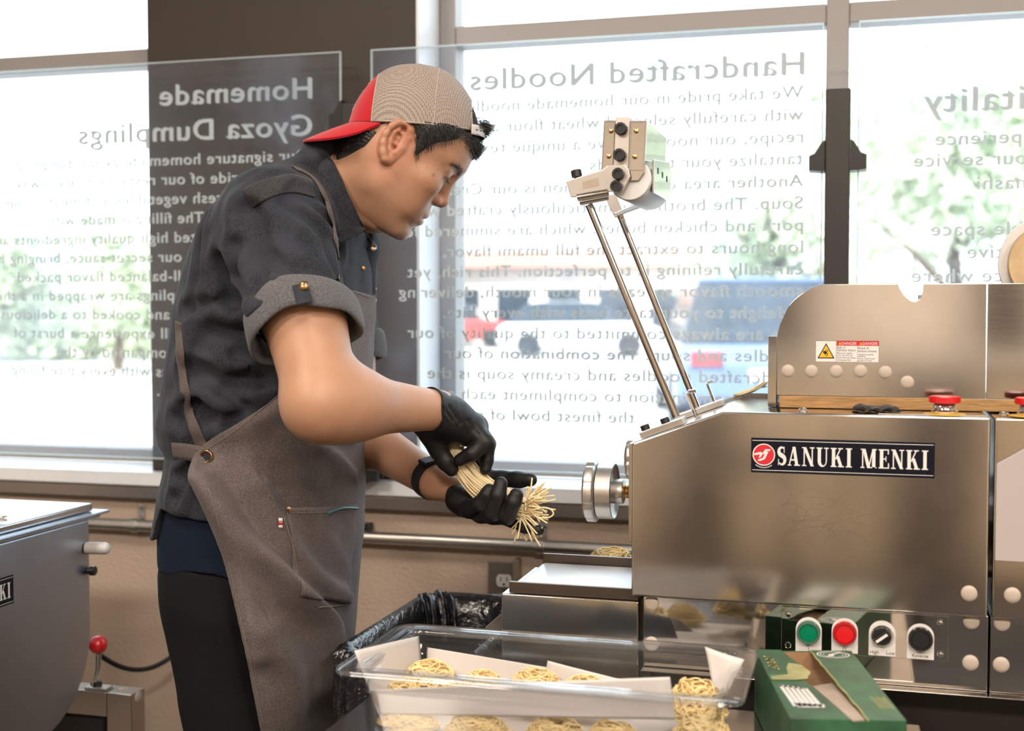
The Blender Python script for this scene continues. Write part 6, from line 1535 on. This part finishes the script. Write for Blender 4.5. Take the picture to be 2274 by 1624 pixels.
rails('shoulder_yoke', [(540, 423), (572, 407), (610, 395), (650, 389), (692, 402)], [(564, 463), (590, 445), (625, 432), (660, 430), (698, 440)], M['denim_edge'], sh_o, off=.0016)
# collar: a folded band round the neck
def crow(pts, n=40): return np.array(smooth_path(pts, n))
top = crow([W_(712, 331, YC0+.02), W_(716, 331, YC0-.02), W_(732, 352, 1.700), W_(750, 395, 1.684), W_(775, 448, 1.690), W_(797, 492, 1.705), W_(808, 512, 1.722)])
out = crow([W_(688, 346, YC0+.03), W_(690, 350, YC0-.03), W_(703, 392, 1.680), W_(718, 445, 1.655), W_(728, 500, 1.650), W_(748, 538, 1.658), W_(788, 526, 1.672), W_(812, 508, 1.700)])
mid = (top+out)/2+np.array([-.004, -.006, .004])
inn = top+np.array([.010, .012, -.020])
g = G(); g.grid(np.stack([inn, top+np.array([.002, .003, -.002]), top, .7*top+.3*mid, mid, .5*mid+.5*out, out], 1)); col_o = g.build('collar', M['denim'], sh_o, solid=.0022, angle=0, subsurf=1)
mir = lambda A_, dy=0: np.stack([A_[:, 0]+.012*np.linspace(0, 1, len(A_)), 2*YC0+.01-A_[:, 1]+dy, A_[:, 2]], 1)
far_out = crow([W_(688, 346, YC0+.03), W_(760, 392, 1.86), W_(800, 470, 1.87), W_(836, 520, 1.862), W_(847, 548, 1.850), W_(838, 585, 1.832)]); far_top = crow([W_(712, 331, YC0+.02), W_(752, 370, 1.83), W_(790, 450, 1.835), W_(812, 500, 1.825), W_(826, 508, 1.815), W_(828, 524, 1.805)])
g = G(); g.grid(np.stack([far_top+np.array([.0, -.010, -.02]), far_top, .5*far_top+.5*far_out+np.array([.003, .004, .003]), far_out], 1)); g.build('collar', M['denim'], sh_o, solid=.0022, angle=0, subsurf=1)
# open placket falling from the far collar, with stud buttons
pl = crow([W_(818, 540, 1.800), W_(806, 585, 1.795), W_(797, 620, 1.795), W_(792, 650, 1.800)], 20); pr = crow([W_(842, 556, 1.832), W_(838, 590, 1.830), W_(836, 625, 1.830), W_(836, 655, 1.830)], 20)
g = G(); g.grid(np.stack([pl, .5*pl+.5*pr+np.array([.004, -.006, 0]), pr], 1)); g.build('placket', M['denim'], sh_o, solid=.002, angle=0, subsurf=1)
p = W_(829, 549, 1.806); G().lathe(p, (.5, -.85, .1), [(0, .0058), (.0012, .0058), (.0020, .0045), (.0022, .0005)], 20).build('button', M['chrome'], sh_o)
for px, py in ((806, 596),):
    p = hit(shirt, [px], [py])[0]; G().lathe(p+np.array([.002, -.004, 0]), (.4, -.9, .1), [(0, .0036), (.0010, .0036), (.0014, .0028), (.0015, .0005)], 20).build('button', M['brass_old'], sh_o)
# rolled cuffs
def cuff(S, E, t, tabpx=None):
    ax = nrm(E-S); c = lerp(S, E, t); u, w = frame(ax); n = 64; prof = [(-.046, .0655), (-.042, .0695), (-.030, .0710), (-.012, .0715), (.000, .0700), (.004, .0670), (.002, .0635), (-.012, .0615), (-.035, .061)]
    vs = []
    for (h, r) in prof:
        row = []
        for k in range(n):
            a = 2*PI*k/n; rr2 = r*(1+.018*math.sin(3*a+1)+.012*math.sin(7*a+h*60)); hh2 = h+.005*math.sin(2*a+.6)+.002*math.sin(5*a); row.append(c+ax*hh2+(u*math.cos(a)+w*math.sin(a))*rr2*1.10)
        vs.append(row)
    vs = np.array(vs).transpose(1, 0, 2); g = G(); g.grid(vs, closed_u=True); return g.build('cuff', M['denim_light'], sh_o, angle=0, subsurf=1)
cn = cuff(Sn, En, .64); cf_ = cuff(Sf, Ef, .66)
ring_f = Field(); ax_ = nrm(En-Sn); c_ = lerp(Sn, En, .64); ring_f.u(d_rc(c_-ax_*.06, c_+ax_*.006, .079, .079), .002)
tb_o, _ = ribbon('cuff_tab', [(666, 634), (672, 655), (678, 676)], .020, M['denim'], cn, off=.003, n=20, field=ring_f, post=False)
p = hit(ring_f, [677], [640])[0]; G().lathe(p+np.array([0, -.004, .002]), (.1, -1, .25), [(0, .0068), (.0012, .0068), (.0026, .0054), (.0032, .003), (.0034, .0004)], 24).build('button', M['brass_old'], cn)
# ---------------------------------------------------------------- apron: a sheet wrapped round the front of the body
AR = [(628, 432, 826, .186), (700, 408, 820, .182), (800, 392, 808, .178), (880, 380, 799, .176), (960, 376, 793, .176), (1030, 388, 792, .178), (1110, 376, 792, .184), (1180, 372, 790, .188), (1250, 380, 784, .190), (1340, 396, 778, .196), (1440, 410, 770, .200), (1540, 420, 764, .202), (1640, 430, 760, .204), (1760, 445, 758, .204)]
AT = rows_to_table(AR, .006)
def ap_raw(th, z, off=0.0):
    zz, cx, ax, ay = AT.T; c, a, b = np.interp(z, zz, cx), np.interp(z, zz, ax)+off, np.interp(z, zz, ay)+off; n = 2.35
    C_, S_2 = np.cos(th), np.sin(th); r = (np.abs(C_)**n+np.abs(S_2)**n)**(-1/n); return np.stack([c+a*r*C_, YC0-b*r*S_2, z], -1)
FOLDS = [([(470, 1050), (548, 1180), (610, 1245), (662, 1306), (712, 1362), (728, 1420), (735, 1520)], .013, 46, 13), ([(585, 1075), (625, 1150), (660, 1222), (700, 1275), (748, 1310)], .0055, 40, 14), ([(470, 1060), (500, 1160), (540, 1300), (570, 1450)], .006, 30, 40), ([(600, 1400), (640, 1500), (660, 1620)], .007, 40, 40), ([(735, 1200), (765, 1270), (772, 1330)], .0015, 22, 12), ([(500, 960), (580, 930), (640, 890)], .003, 30, 30), ([(700, 700), (730, 780), (770, 830)], .004, 26, 14), ([(775, 690), (765, 760), (775, 820)], .005, 16, 12), ([(700, 985), (740, 1010), (775, 1050)], .004, 24, 14)]
def fold_disp(q):
    e = np.zeros(len(q))
    for pts, A_, wl, wr in FOLDS:
        pts = np.array(smooth_path([np.array([a, b, 0]) for a, b in pts], 24))[:, :2]; best = np.full(len(q), 1e9); sg = np.zeros(len(q))
        for a, b in zip(pts[:-1], pts[1:]):
            ab = b-a; t = np.clip((q-a)@ab/(ab@ab), 0, 1); r = q-a-t[:, None]*ab; l = np.linalg.norm(r, axis=1); s = ab[0]*r[:, 1]-ab[1]*r[:, 0]; m = l < best; best[m] = l[m]; sg[m] = s[m]
        e += 2.5*A_*np.exp(-(best/np.where(sg > 0, wl, .75*wr))**2)
    return e
def ap(th, z, off=0.0):
    P0 = ap_raw(th, z); C_ = P0.reshape(-1, 3); nx = np.stack([np.cos(th).ravel(), -np.sin(th).ravel(), np.zeros(C_.shape[0])], 1); q = projN(C_)
    near = np.clip((th.ravel()+.45)/.3, 0, 1); e = fold_disp(q)*near+.0016*hash_noise(C_, 24, 5)+off+.010*np.clip((.80-C_[:, 2])/.3, 0, 1)*np.sin(th.ravel()*5+C_[:, 2]*6)
    return (C_+nx*e[:, None]).reshape(P0.shape)
EDGE = [(640, 757), (700, 748), (760, 732), (810, 690), (850, 648), (880, 618), (905, 582), (930, 545), (955, 505), (975, 470), (990, 450), (1005, 440), (1030, 441), (1060, 449), (1130, 470), (1230, 498), (1350, 524), (1450, 545), (1624, 577), (1760, 600)]
zs_ = np.linspace(PY(600, 1750, 1.62)[2], PY(795, 640, 1.70)[2], 240); thg = np.linspace(-2.1, 2.6, 700)
th_edge = []
for z in zs_:
    Q = ap_raw(thg, np.full(700, z)); pq = projN(Q); m = thg > .35; e_px = np.interp(pq[:, 1], [a for a, b in EDGE], [b for a, b in EDGE]); dif = (pq[:, 0]-e_px)[m]; tm = thg[m]
    k = np.nonzero(np.diff(np.sign(dif)))[0]; th_edge.append(tm[k[0]] if len(k) else tm[np.argmin(np.abs(dif))])
th_edge = np.array(th_edge)
for _ in range(3): th_edge[1:-1] = (th_edge[:-2]+2*th_edge[1:-1]+th_edge[2:])/4
th_far = np.maximum(-th_edge, -1.75)
nA = 200; TH = th_far[:, None]+(th_edge-th_far)[:, None]*np.linspace(0, 1, nA)[None]; ZZ = np.repeat(zs_[:, None], nA, 1)
# slightly slanted top hem
tp = np.clip((zs_-zs_[-40])/(zs_[-1]-zs_[-40]), 0, 1)[:, None]; ZZ = ZZ-tp*.012*(1-np.linspace(0, 1, nA))[None]
PA = ap(TH, ZZ); g = G(); g.grid(PA); apron = g.build('apron', M['canvas'], who, solid=.0026, angle=0)
_l = PA.reshape(-1, 3); print('apron low', _l[(_l[:, 2] < .75) & (_l[:, 1] > 1.6)].max(0)); print('apron', PA.reshape(-1, 3).min(0), PA.reshape(-1, 3).max(0))
# inverse map pixel -> (theta, z) on the apron
_TH, _ZZ = np.meshgrid(np.linspace(-.9, 1.9, 500), np.linspace(zs_[0], zs_[-1], 500), indexing='ij'); _PX = projN(ap(_TH, _ZZ).reshape(-1, 3))
_vis = None
def ap_at(px, py):
    px, py = np.ravel(px).astype(float), np.ravel(py).astype(float); to, zo_ = [], []
    P3 = ap_raw(_TH, _ZZ).reshape(-1, 3); nx = np.stack([np.cos(_TH).ravel(), -np.sin(_TH).ravel(), np.zeros(_TH.size)], 1); fc = ((P3-_c0)*nx).sum(1) < .03; P2 = _PX[fc]; tt_, zz_ = _TH.ravel()[fc], _ZZ.ravel()[fc]
    for a, b in zip(px, py):
        k = np.argmin((P2[:, 0]-a)**2+(P2[:, 1]-b)**2); to.append(tt_[k]); zo_.append(zz_[k])
    return np.array(to), np.array(zo_)
def smooth2(A_, it=2):
    for _ in range(it):
        A_ = A_.copy(); A_[1:-1] = (A_[:-2]+2*A_[1:-1]+A_[2:])/4; A_[:, 1:-1] = (A_[:, :-2]+2*A_[:, 1:-1]+A_[:, 2:])/4
    return A_
def ap_patch(name, corners, m, off=.004, n=22, k=22, th=.002, par=None):
    c = np.array(corners, float); tc, zc2 = ap_at(c[:, 0], c[:, 1]); U, V = np.meshgrid(np.linspace(0, 1, n), np.linspace(0, 1, k), indexing='ij')
    bl = lambda q: (1-U)*(1-V)*q[0]+U*(1-V)*q[1]+U*V*q[2]+(1-U)*V*q[3]
    g = G(); g.grid(ap(bl(tc), bl(zc2), off)); return g.build(name, m, par or apron, solid=th, angle=0)
def ap_line(g, pts, r=.0006, off=.0022, n=60, dash=True):
    p = np.array(smooth_path([np.array([a, b, 0]) for a, b in pts], n)); t_, z_ = ap_at(p[:, 0], p[:, 1])
    for _ in range(4): t_[1:-1] = (t_[:-2]+2*t_[1:-1]+t_[2:])/4; z_[1:-1] = (z_[:-2]+2*z_[1:-1]+z_[2:])/4
    Q = ap(t_, z_, off); g.tube(list(Q), r*.75, 5)
poc = ap_patch('pocket', [(632, 1128), (786, 1120), (772, 1342), (664, 1322)], M['canvas_pocket'], .0042)
ap_patch('chest_pocket', [(724, 950), (786, 948), (788, 984), (728, 982)], M['canvas_pocket'], .0036, 12, 12)
g = G(); ap_line(g, [(458, 1000), (520, 958), (585, 905), (636, 860)], .0005); ap_line(g, [(450, 1040), (478, 1130), (508, 1250), (540, 1400), (586, 1615)], .0005); ap_line(g, [(770, 644), (800, 654), (822, 664)], .0005)
ap_line(g, [(634, 1138), (700, 1138), (780, 1132)], .0005, .0066); ap_line(g, [(628, 1150), (646, 1210), (655, 1260), (662, 1310)], .0007, .0066); ap_line(g, [(706, 1348), (740, 1346), (770, 1343)], .0009, .0030); ap_line(g, [(727, 955), (730, 981), (786, 983)], .0005, .0060)
g.build('stitching', M['stitch'], apron, angle=0)
t_, z_ = ap_at([637], [1131]); p = ap(t_, z_, .0075)[0]; G().lathe(p, nrm([.35, -1, 0]), [(0, .0042), (.0008, .004), (.0015, .002), (.0016, .0003)], 18).build('rivet', M['brass_old'], poc)
t_, z_ = ap_at([621, 621, 621, 621], [1150, 1158, 1166, 1172]); Q = ap(t_, z_, .006); g = G(); u = nrm([.95, .3, 0])
for i in range(3): g.grid(np.array([[Q[i]-u*.0028, Q[i+1]-u*.0028], [Q[i]+u*.0028, Q[i+1]+u*.0028]]), mi=i % 2)
g.build('woven_tag', [M['paper_white'], M['ink_red']], apron, recalc=False, angle=0, solid=.0006)
t_, z_ = ap_at([720, 752, 784], [1124, 1119, 1120]); Q = ap(t_, z_, .007); g = G(); g.tube(list(smooth_path([Q[0]-np.array([0, 0, .010]), Q[1]-np.array([0, 0, .0055]), Q[2]-np.array([0, 0, .006])], 16)), .0024, 8); g.build('pen', mat('teal_pen', (.05, .12, .12), .4), poc)
# brass grommet, straps
t_, z_ = ap_at([460], [1014]); gp = ap(t_, z_, .003)[0]; nn = nrm(np.array([math.cos(t_[0])*.8, -math.sin(t_[0]), 0])); u, w2 = frame(nn)
g = G(); g.tube([gp+u*.0085*math.cos(a)+w2*.0085*math.sin(a) for a in np.linspace(0, 2*PI, 33)[:-1]], .0023, 10, closed=True); g.build('grommet', M['brass_old'], apron)
g = G(); g.lathe(gp-nn*.0006, nn, [(0, .0075), (.0008, .0073)], 24); g.build('grommet_hole', M['ink_black'], apron)
ribbon('waist_strap', [(388, 1000), (415, 1003), (440, 1008), (458, 1015)], .024, M['strap'], apron, off=.0045, n=30)
ribbon('back_strap', [(399, 715), (402, 790), (411, 860), (424, 925), (440, 968), (455, 1000)], .017, M['strap'], apron, off=.0028, n=60)
ribbon('shoulder_strap', [(652, 375), (676, 384), (700, 402), (720, 436), (733, 475), (742, 515), (750, 575)], .016, M['strap'], apron, off=.0022, n=50)
q0, q1, q2 = (q_ for q_ in hit(shirt, [751, 755, 758], [578, 622, 648], post=True))
print('clip', q0, q1, q2)
g = G(); g.tube([q0+np.array([0, -.01, 0]), q0+np.array([.004, -.012, -.006]), q1+np.array([.003, -.012, .0]), q1+np.array([-.003, -.012, 0]), q0+np.array([-.004, -.012, -.004])], .0018, 8, closed=True); c = q2+np.array([.0, -.010, -.004]); g.tube([c+np.array([.009*math.cos(a), 0, .011*math.sin(a)]) for a in np.linspace(0, 2*PI, 25)[:-1]], .0018, 8, closed=True); g.build('strap_clip', M['brass_old'], apron)
# red and white tag on the far side of the bib, far strap hardware
q = W_(826, 645, 1.85); g = G(); g.box(q[0]-.004, q[0]+.006, q[1]-.001, q[1]+.001, q[2]-.022, q[2]+.008, 0); g.box(q[0]-.005, q[0]+.007, q[1]-.0016, q[1]+.0016, q[2]-.018, q[2]-.013, 1); g.box(q[0]-.005, q[0]+.007, q[1]-.0016, q[1]+.0016, q[2]+.001, q[2]+.004, 1); g.build('woven_tag', [M['ink_red'], M['paper_white']], apron)
# ---------------------------------------------------------------- watch band on the far wrist
dW = nrm(Wf-Ef); u, w2 = frame(dW); cW = lerp(Ef, Wf, .965); g = G(); P = []
for (h, r) in ((-.0105, .0276), (-.011, .0292), (-.005, .0300), (.005, .0300), (.011, .0292), (.0105, .0276)): P.append([cW+dW*h+(u*math.cos(a)+w2*math.sin(a))*r for a in np.linspace(0, 2*PI, 65)[:-1]])
g.grid(np.array(P).transpose(1, 0, 2), closed_u=True); wb = g.build('wrist_band', M['black_rubber'], who)
upw = nrm(np.array([0, -.25, 1.0])-dW*(np.array([0, -.25, 1.0])@dW)); sd = np.cross(dW, upw); g = G(); g.obox(cW+upw*.0305, dW*.0105, sd*.016, upw*.0035); g.build('band_case', M['black_plastic'], wb, bevel=.002)
# ---------------------------------------------------------------- gloved hands
def finger(Fd, pts, r, k=.005):
    for (p, q, a, b) in zip(pts[:-1], pts[1:], r[:-1], r[1:]): Fd.u(d_rc(p, q, a, b), k)
def wrinkle(P, d): return d+(.00055*hash_noise(P, 110, 51)+.0008*hash_noise(P, 60, 52)).astype(np.float32)
gl = Field()     # near (right) hand, palm down over the bundle
wr_ = nrm(Wn-En)
gl.u(d_rc(Wn-wr_*.014, W_(1000, 928, 1.683), .0315, .030), .01); gl.u(d_rc(W_(985, 925, 1.682), W_(1040, 952, 1.700), .030, .026), .012); gl.u(d_rc(W_(1000, 930, 1.715), W_(1052, 950, 1.735), .026, .022), .012); gl.u(d_rc(W_(952, 940, 1.680), W_(978, 975, 1.690), .024, .017), .012)
finger(gl, [W_(958, 962, 1.685), W_(975, 1000, 1.690), W_(990, 1026, 1.690), W_(1003, 1043, 1.692)], [.0185, .0135, .0118, .0098], .006)      # thumb
finger(gl, [W_(1048, 952, 1.692), W_(1079, 984, 1.690), W_(1048, 1008, 1.682), W_(1022, 1022, 1.684)], [.0150, .0122, .0108, .0092], .004)      # index, bent back over the noodles
finger(gl, [W_(1054, 950, 1.712), W_(1083, 986, 1.716), W_(1081, 1022, 1.712), W_(1078, 1043, 1.708)], [.0150, .0118, .0100, .0086], .003)    # middle
finger(gl, [W_(1052, 948, 1.735), W_(1079, 985, 1.742), W_(1072, 1014, 1.738), W_(1066, 1034, 1.732)], [.0145, .0112, .0098, .0086], .003)   # ring
finger(gl, [W_(1046, 946, 1.755), W_(1068, 980, 1.764), W_(1060, 1004, 1.758), W_(1052, 1020, 1.750)], [.0130, .0100, .0090, .0078], .003)  # little
for a, b in (((985, 905), (1005, 935)), ((998, 905), (1022, 940)), ((1040, 935), (1062, 965))):
    p, q = hit(gl, [a[0], b[0]], [a[1], b[1]]); gl.sub(d_rc(p, q, .0016, .0012), .005)
def cut_g(P, d, c, ax): return np.maximum(d, (c-P)@ax)
gl.post.append(wrinkle); gl.post.append(lambda P, d: np.maximum(d, ((Wn-wr_*.016)-P)@wr_+.004*np.sin(P[:, 2]*120)))
v, f = mesh_field(gl, [-.62, 1.61, .98], [-.42, 1.81, 1.17], .0011); v = relax(v, f, 2); print('glove', len(v), v.min(0), v.max(0)); gn = mesh_obj('glove', v, f, M['glove'], who)
g = G(); u, w2 = frame(wr_); g.tube([Wn-wr_*.0145+(u*math.cos(a)+w2*math.sin(a))*.0312+wr_*.0 for a in np.linspace(0, 2*PI, 49)[:-1]], .0012, 8, closed=True); g.build('glove_hem', M['glove'], gn)
gf = Field()     # far (left) hand, palm up under the bundle
wf2 = nrm(W_(1035, 1100, 1.745)-Wf)
gf.u(d_rc(W_(996, 1086, 1.762), W_(1030, 1112, 1.752), .0235, .022), .012); gf.u(d_rc(W_(1020, 1108, 1.735), W_(1075, 1138, 1.722), .021, .016), .012); gf.u(d_rc(W_(1015, 1100, 1.765), W_(1090, 1130, 1.755), .022, .016), .012); gf.u(d_rc(W_(1040, 1118, 1.745), W_(1105, 1142, 1.740), .018, .014), .012)
finger(gf, [W_(1028, 1085, 1.775), W_(1075, 1060, 1.792), W_(1115, 1064, 1.795), W_(1150, 1066, 1.790), W_(1178, 1066, 1.785)], [.018, .0125, .0115, .0112, .0098], .008)      # thumb, pointing on
finger(gf, [W_(1040, 1132, 1.716), W_(1066, 1120, 1.695), W_(1082, 1098, 1.692), W_(1087, 1090, 1.693)], [.0130, .0115, .0105, .0100], .003)       # little
finger(gf, [W_(1068, 1142, 1.720), W_(1092, 1140, 1.694), W_(1106, 1100, 1.688), W_(1112, 1074, 1.692)], [.0135, .0125, .0112, .0098], .003)       # ring
finger(gf, [W_(1095, 1146, 1.728), W_(1126, 1146, 1.702), W_(1141, 1115, 1.694), W_(1147, 1100, 1.696)], [.0135, .0125, .0110, .0102], .003)       # middle
finger(gf, [W_(1105, 1142, 1.745), W_(1140, 1154, 1.738), W_(1166, 1167, 1.732), W_(1194, 1177, 1.728)], [.0140, .0118, .0108, .0095], .004)        # index, stretched
gf.post.append(wrinkle); gf.post.append(lambda P, d: np.maximum(d, ((W_(986, 1080, 1.763))-P)@wf2+.003*np.sin(P[:, 2]*130)))
v, f = mesh_field(gf, [-.58, 1.66, .90], [-.34, 1.84, 1.07], .0011); v = relax(v, f, 2); print('glove far', len(v), v.min(0), v.max(0)); gfo = mesh_obj('glove', v, f, M['glove'], who)
# ---------------------------------------------------------------- the noodles in his hands
rr = random.Random(17); g = G()
cen = [(998, 978, 1.712), (1008, 1000, 1.708), (1028, 1040, 1.706), (1062, 1078, 1.712), (1102, 1106, 1.722), (1142, 1124, 1.728), (1160, 1130, 1.730)]
hwid = [.009, .011, .0135, .0165, .0180, .0165, .016]; dep = [.007, .008, .010, .010, .011, .011, .012]
for k in range(150):
    a = rr.uniform(-1, 1); b = rr.uniform(-1, 1)*math.sqrt(max(0, 1-a*a*.8)); pts = []; st_ = rr.choice((0, 0, 0, 1)); en = len(cen)
    for i in range(st_, en):
        px, py, Y = cen[i]; c = PY(px, py, Y); nx = PY(*cen[min(i+1, en-1)]); pv = PY(*cen[max(i-1, 0)]); t = nrm(nx-pv); perp = nrm(np.cross(t, np.array([.27, -.96, 0]))); tw = .25*math.sin(i*.6+a*2)
        pts.append(c+perp*(a*hwid[i]+.0012*rr.gauss(0, 1))+np.array([.2, -.95, 0])*((b+tw*.4)*dep[i]))
    end = pts[-1]; an = rr.gauss(-.25, .55) if a < .4 else rr.gauss(-1.0, .4); Ln = rr.uniform(.008, .036); d1 = np.array([math.cos(an), rr.gauss(0, .25), math.sin(an)+.25*(-a)])
    if rr.random() < .6: d1 = np.array([math.cos(-a*.9+rr.gauss(0, .25)), rr.gauss(0, .2), math.sin(-a*.9+rr.gauss(-.05, .3))])
    cv = np.array([rr.gauss(0, .010), rr.gauss(0, .004), rr.gauss(-.003, .011)]); pts += [end+nrm(d1)*Ln*.5+cv*.3, end+nrm(d1)*Ln+cv*.9]
    g.tube(smooth_path(pts, 30), .00128*rr.uniform(.85, 1.1), 6)
e0 = PY(1165, 1142, 1.728); g.tube(smooth_path([e0, PY(1200, 1128, 1.722), PY(1222, 1131, 1.72), PY(1229, 1142, 1.72), PY(1218, 1150, 1.72), PY(1204, 1149, 1.72)], 30), .0012, 6)
tag(g.build('noodle_bundle', M['noodle'], recalc=False, angle=0), 'bundle of fresh noodles held between the black gloved hands', 'noodles')
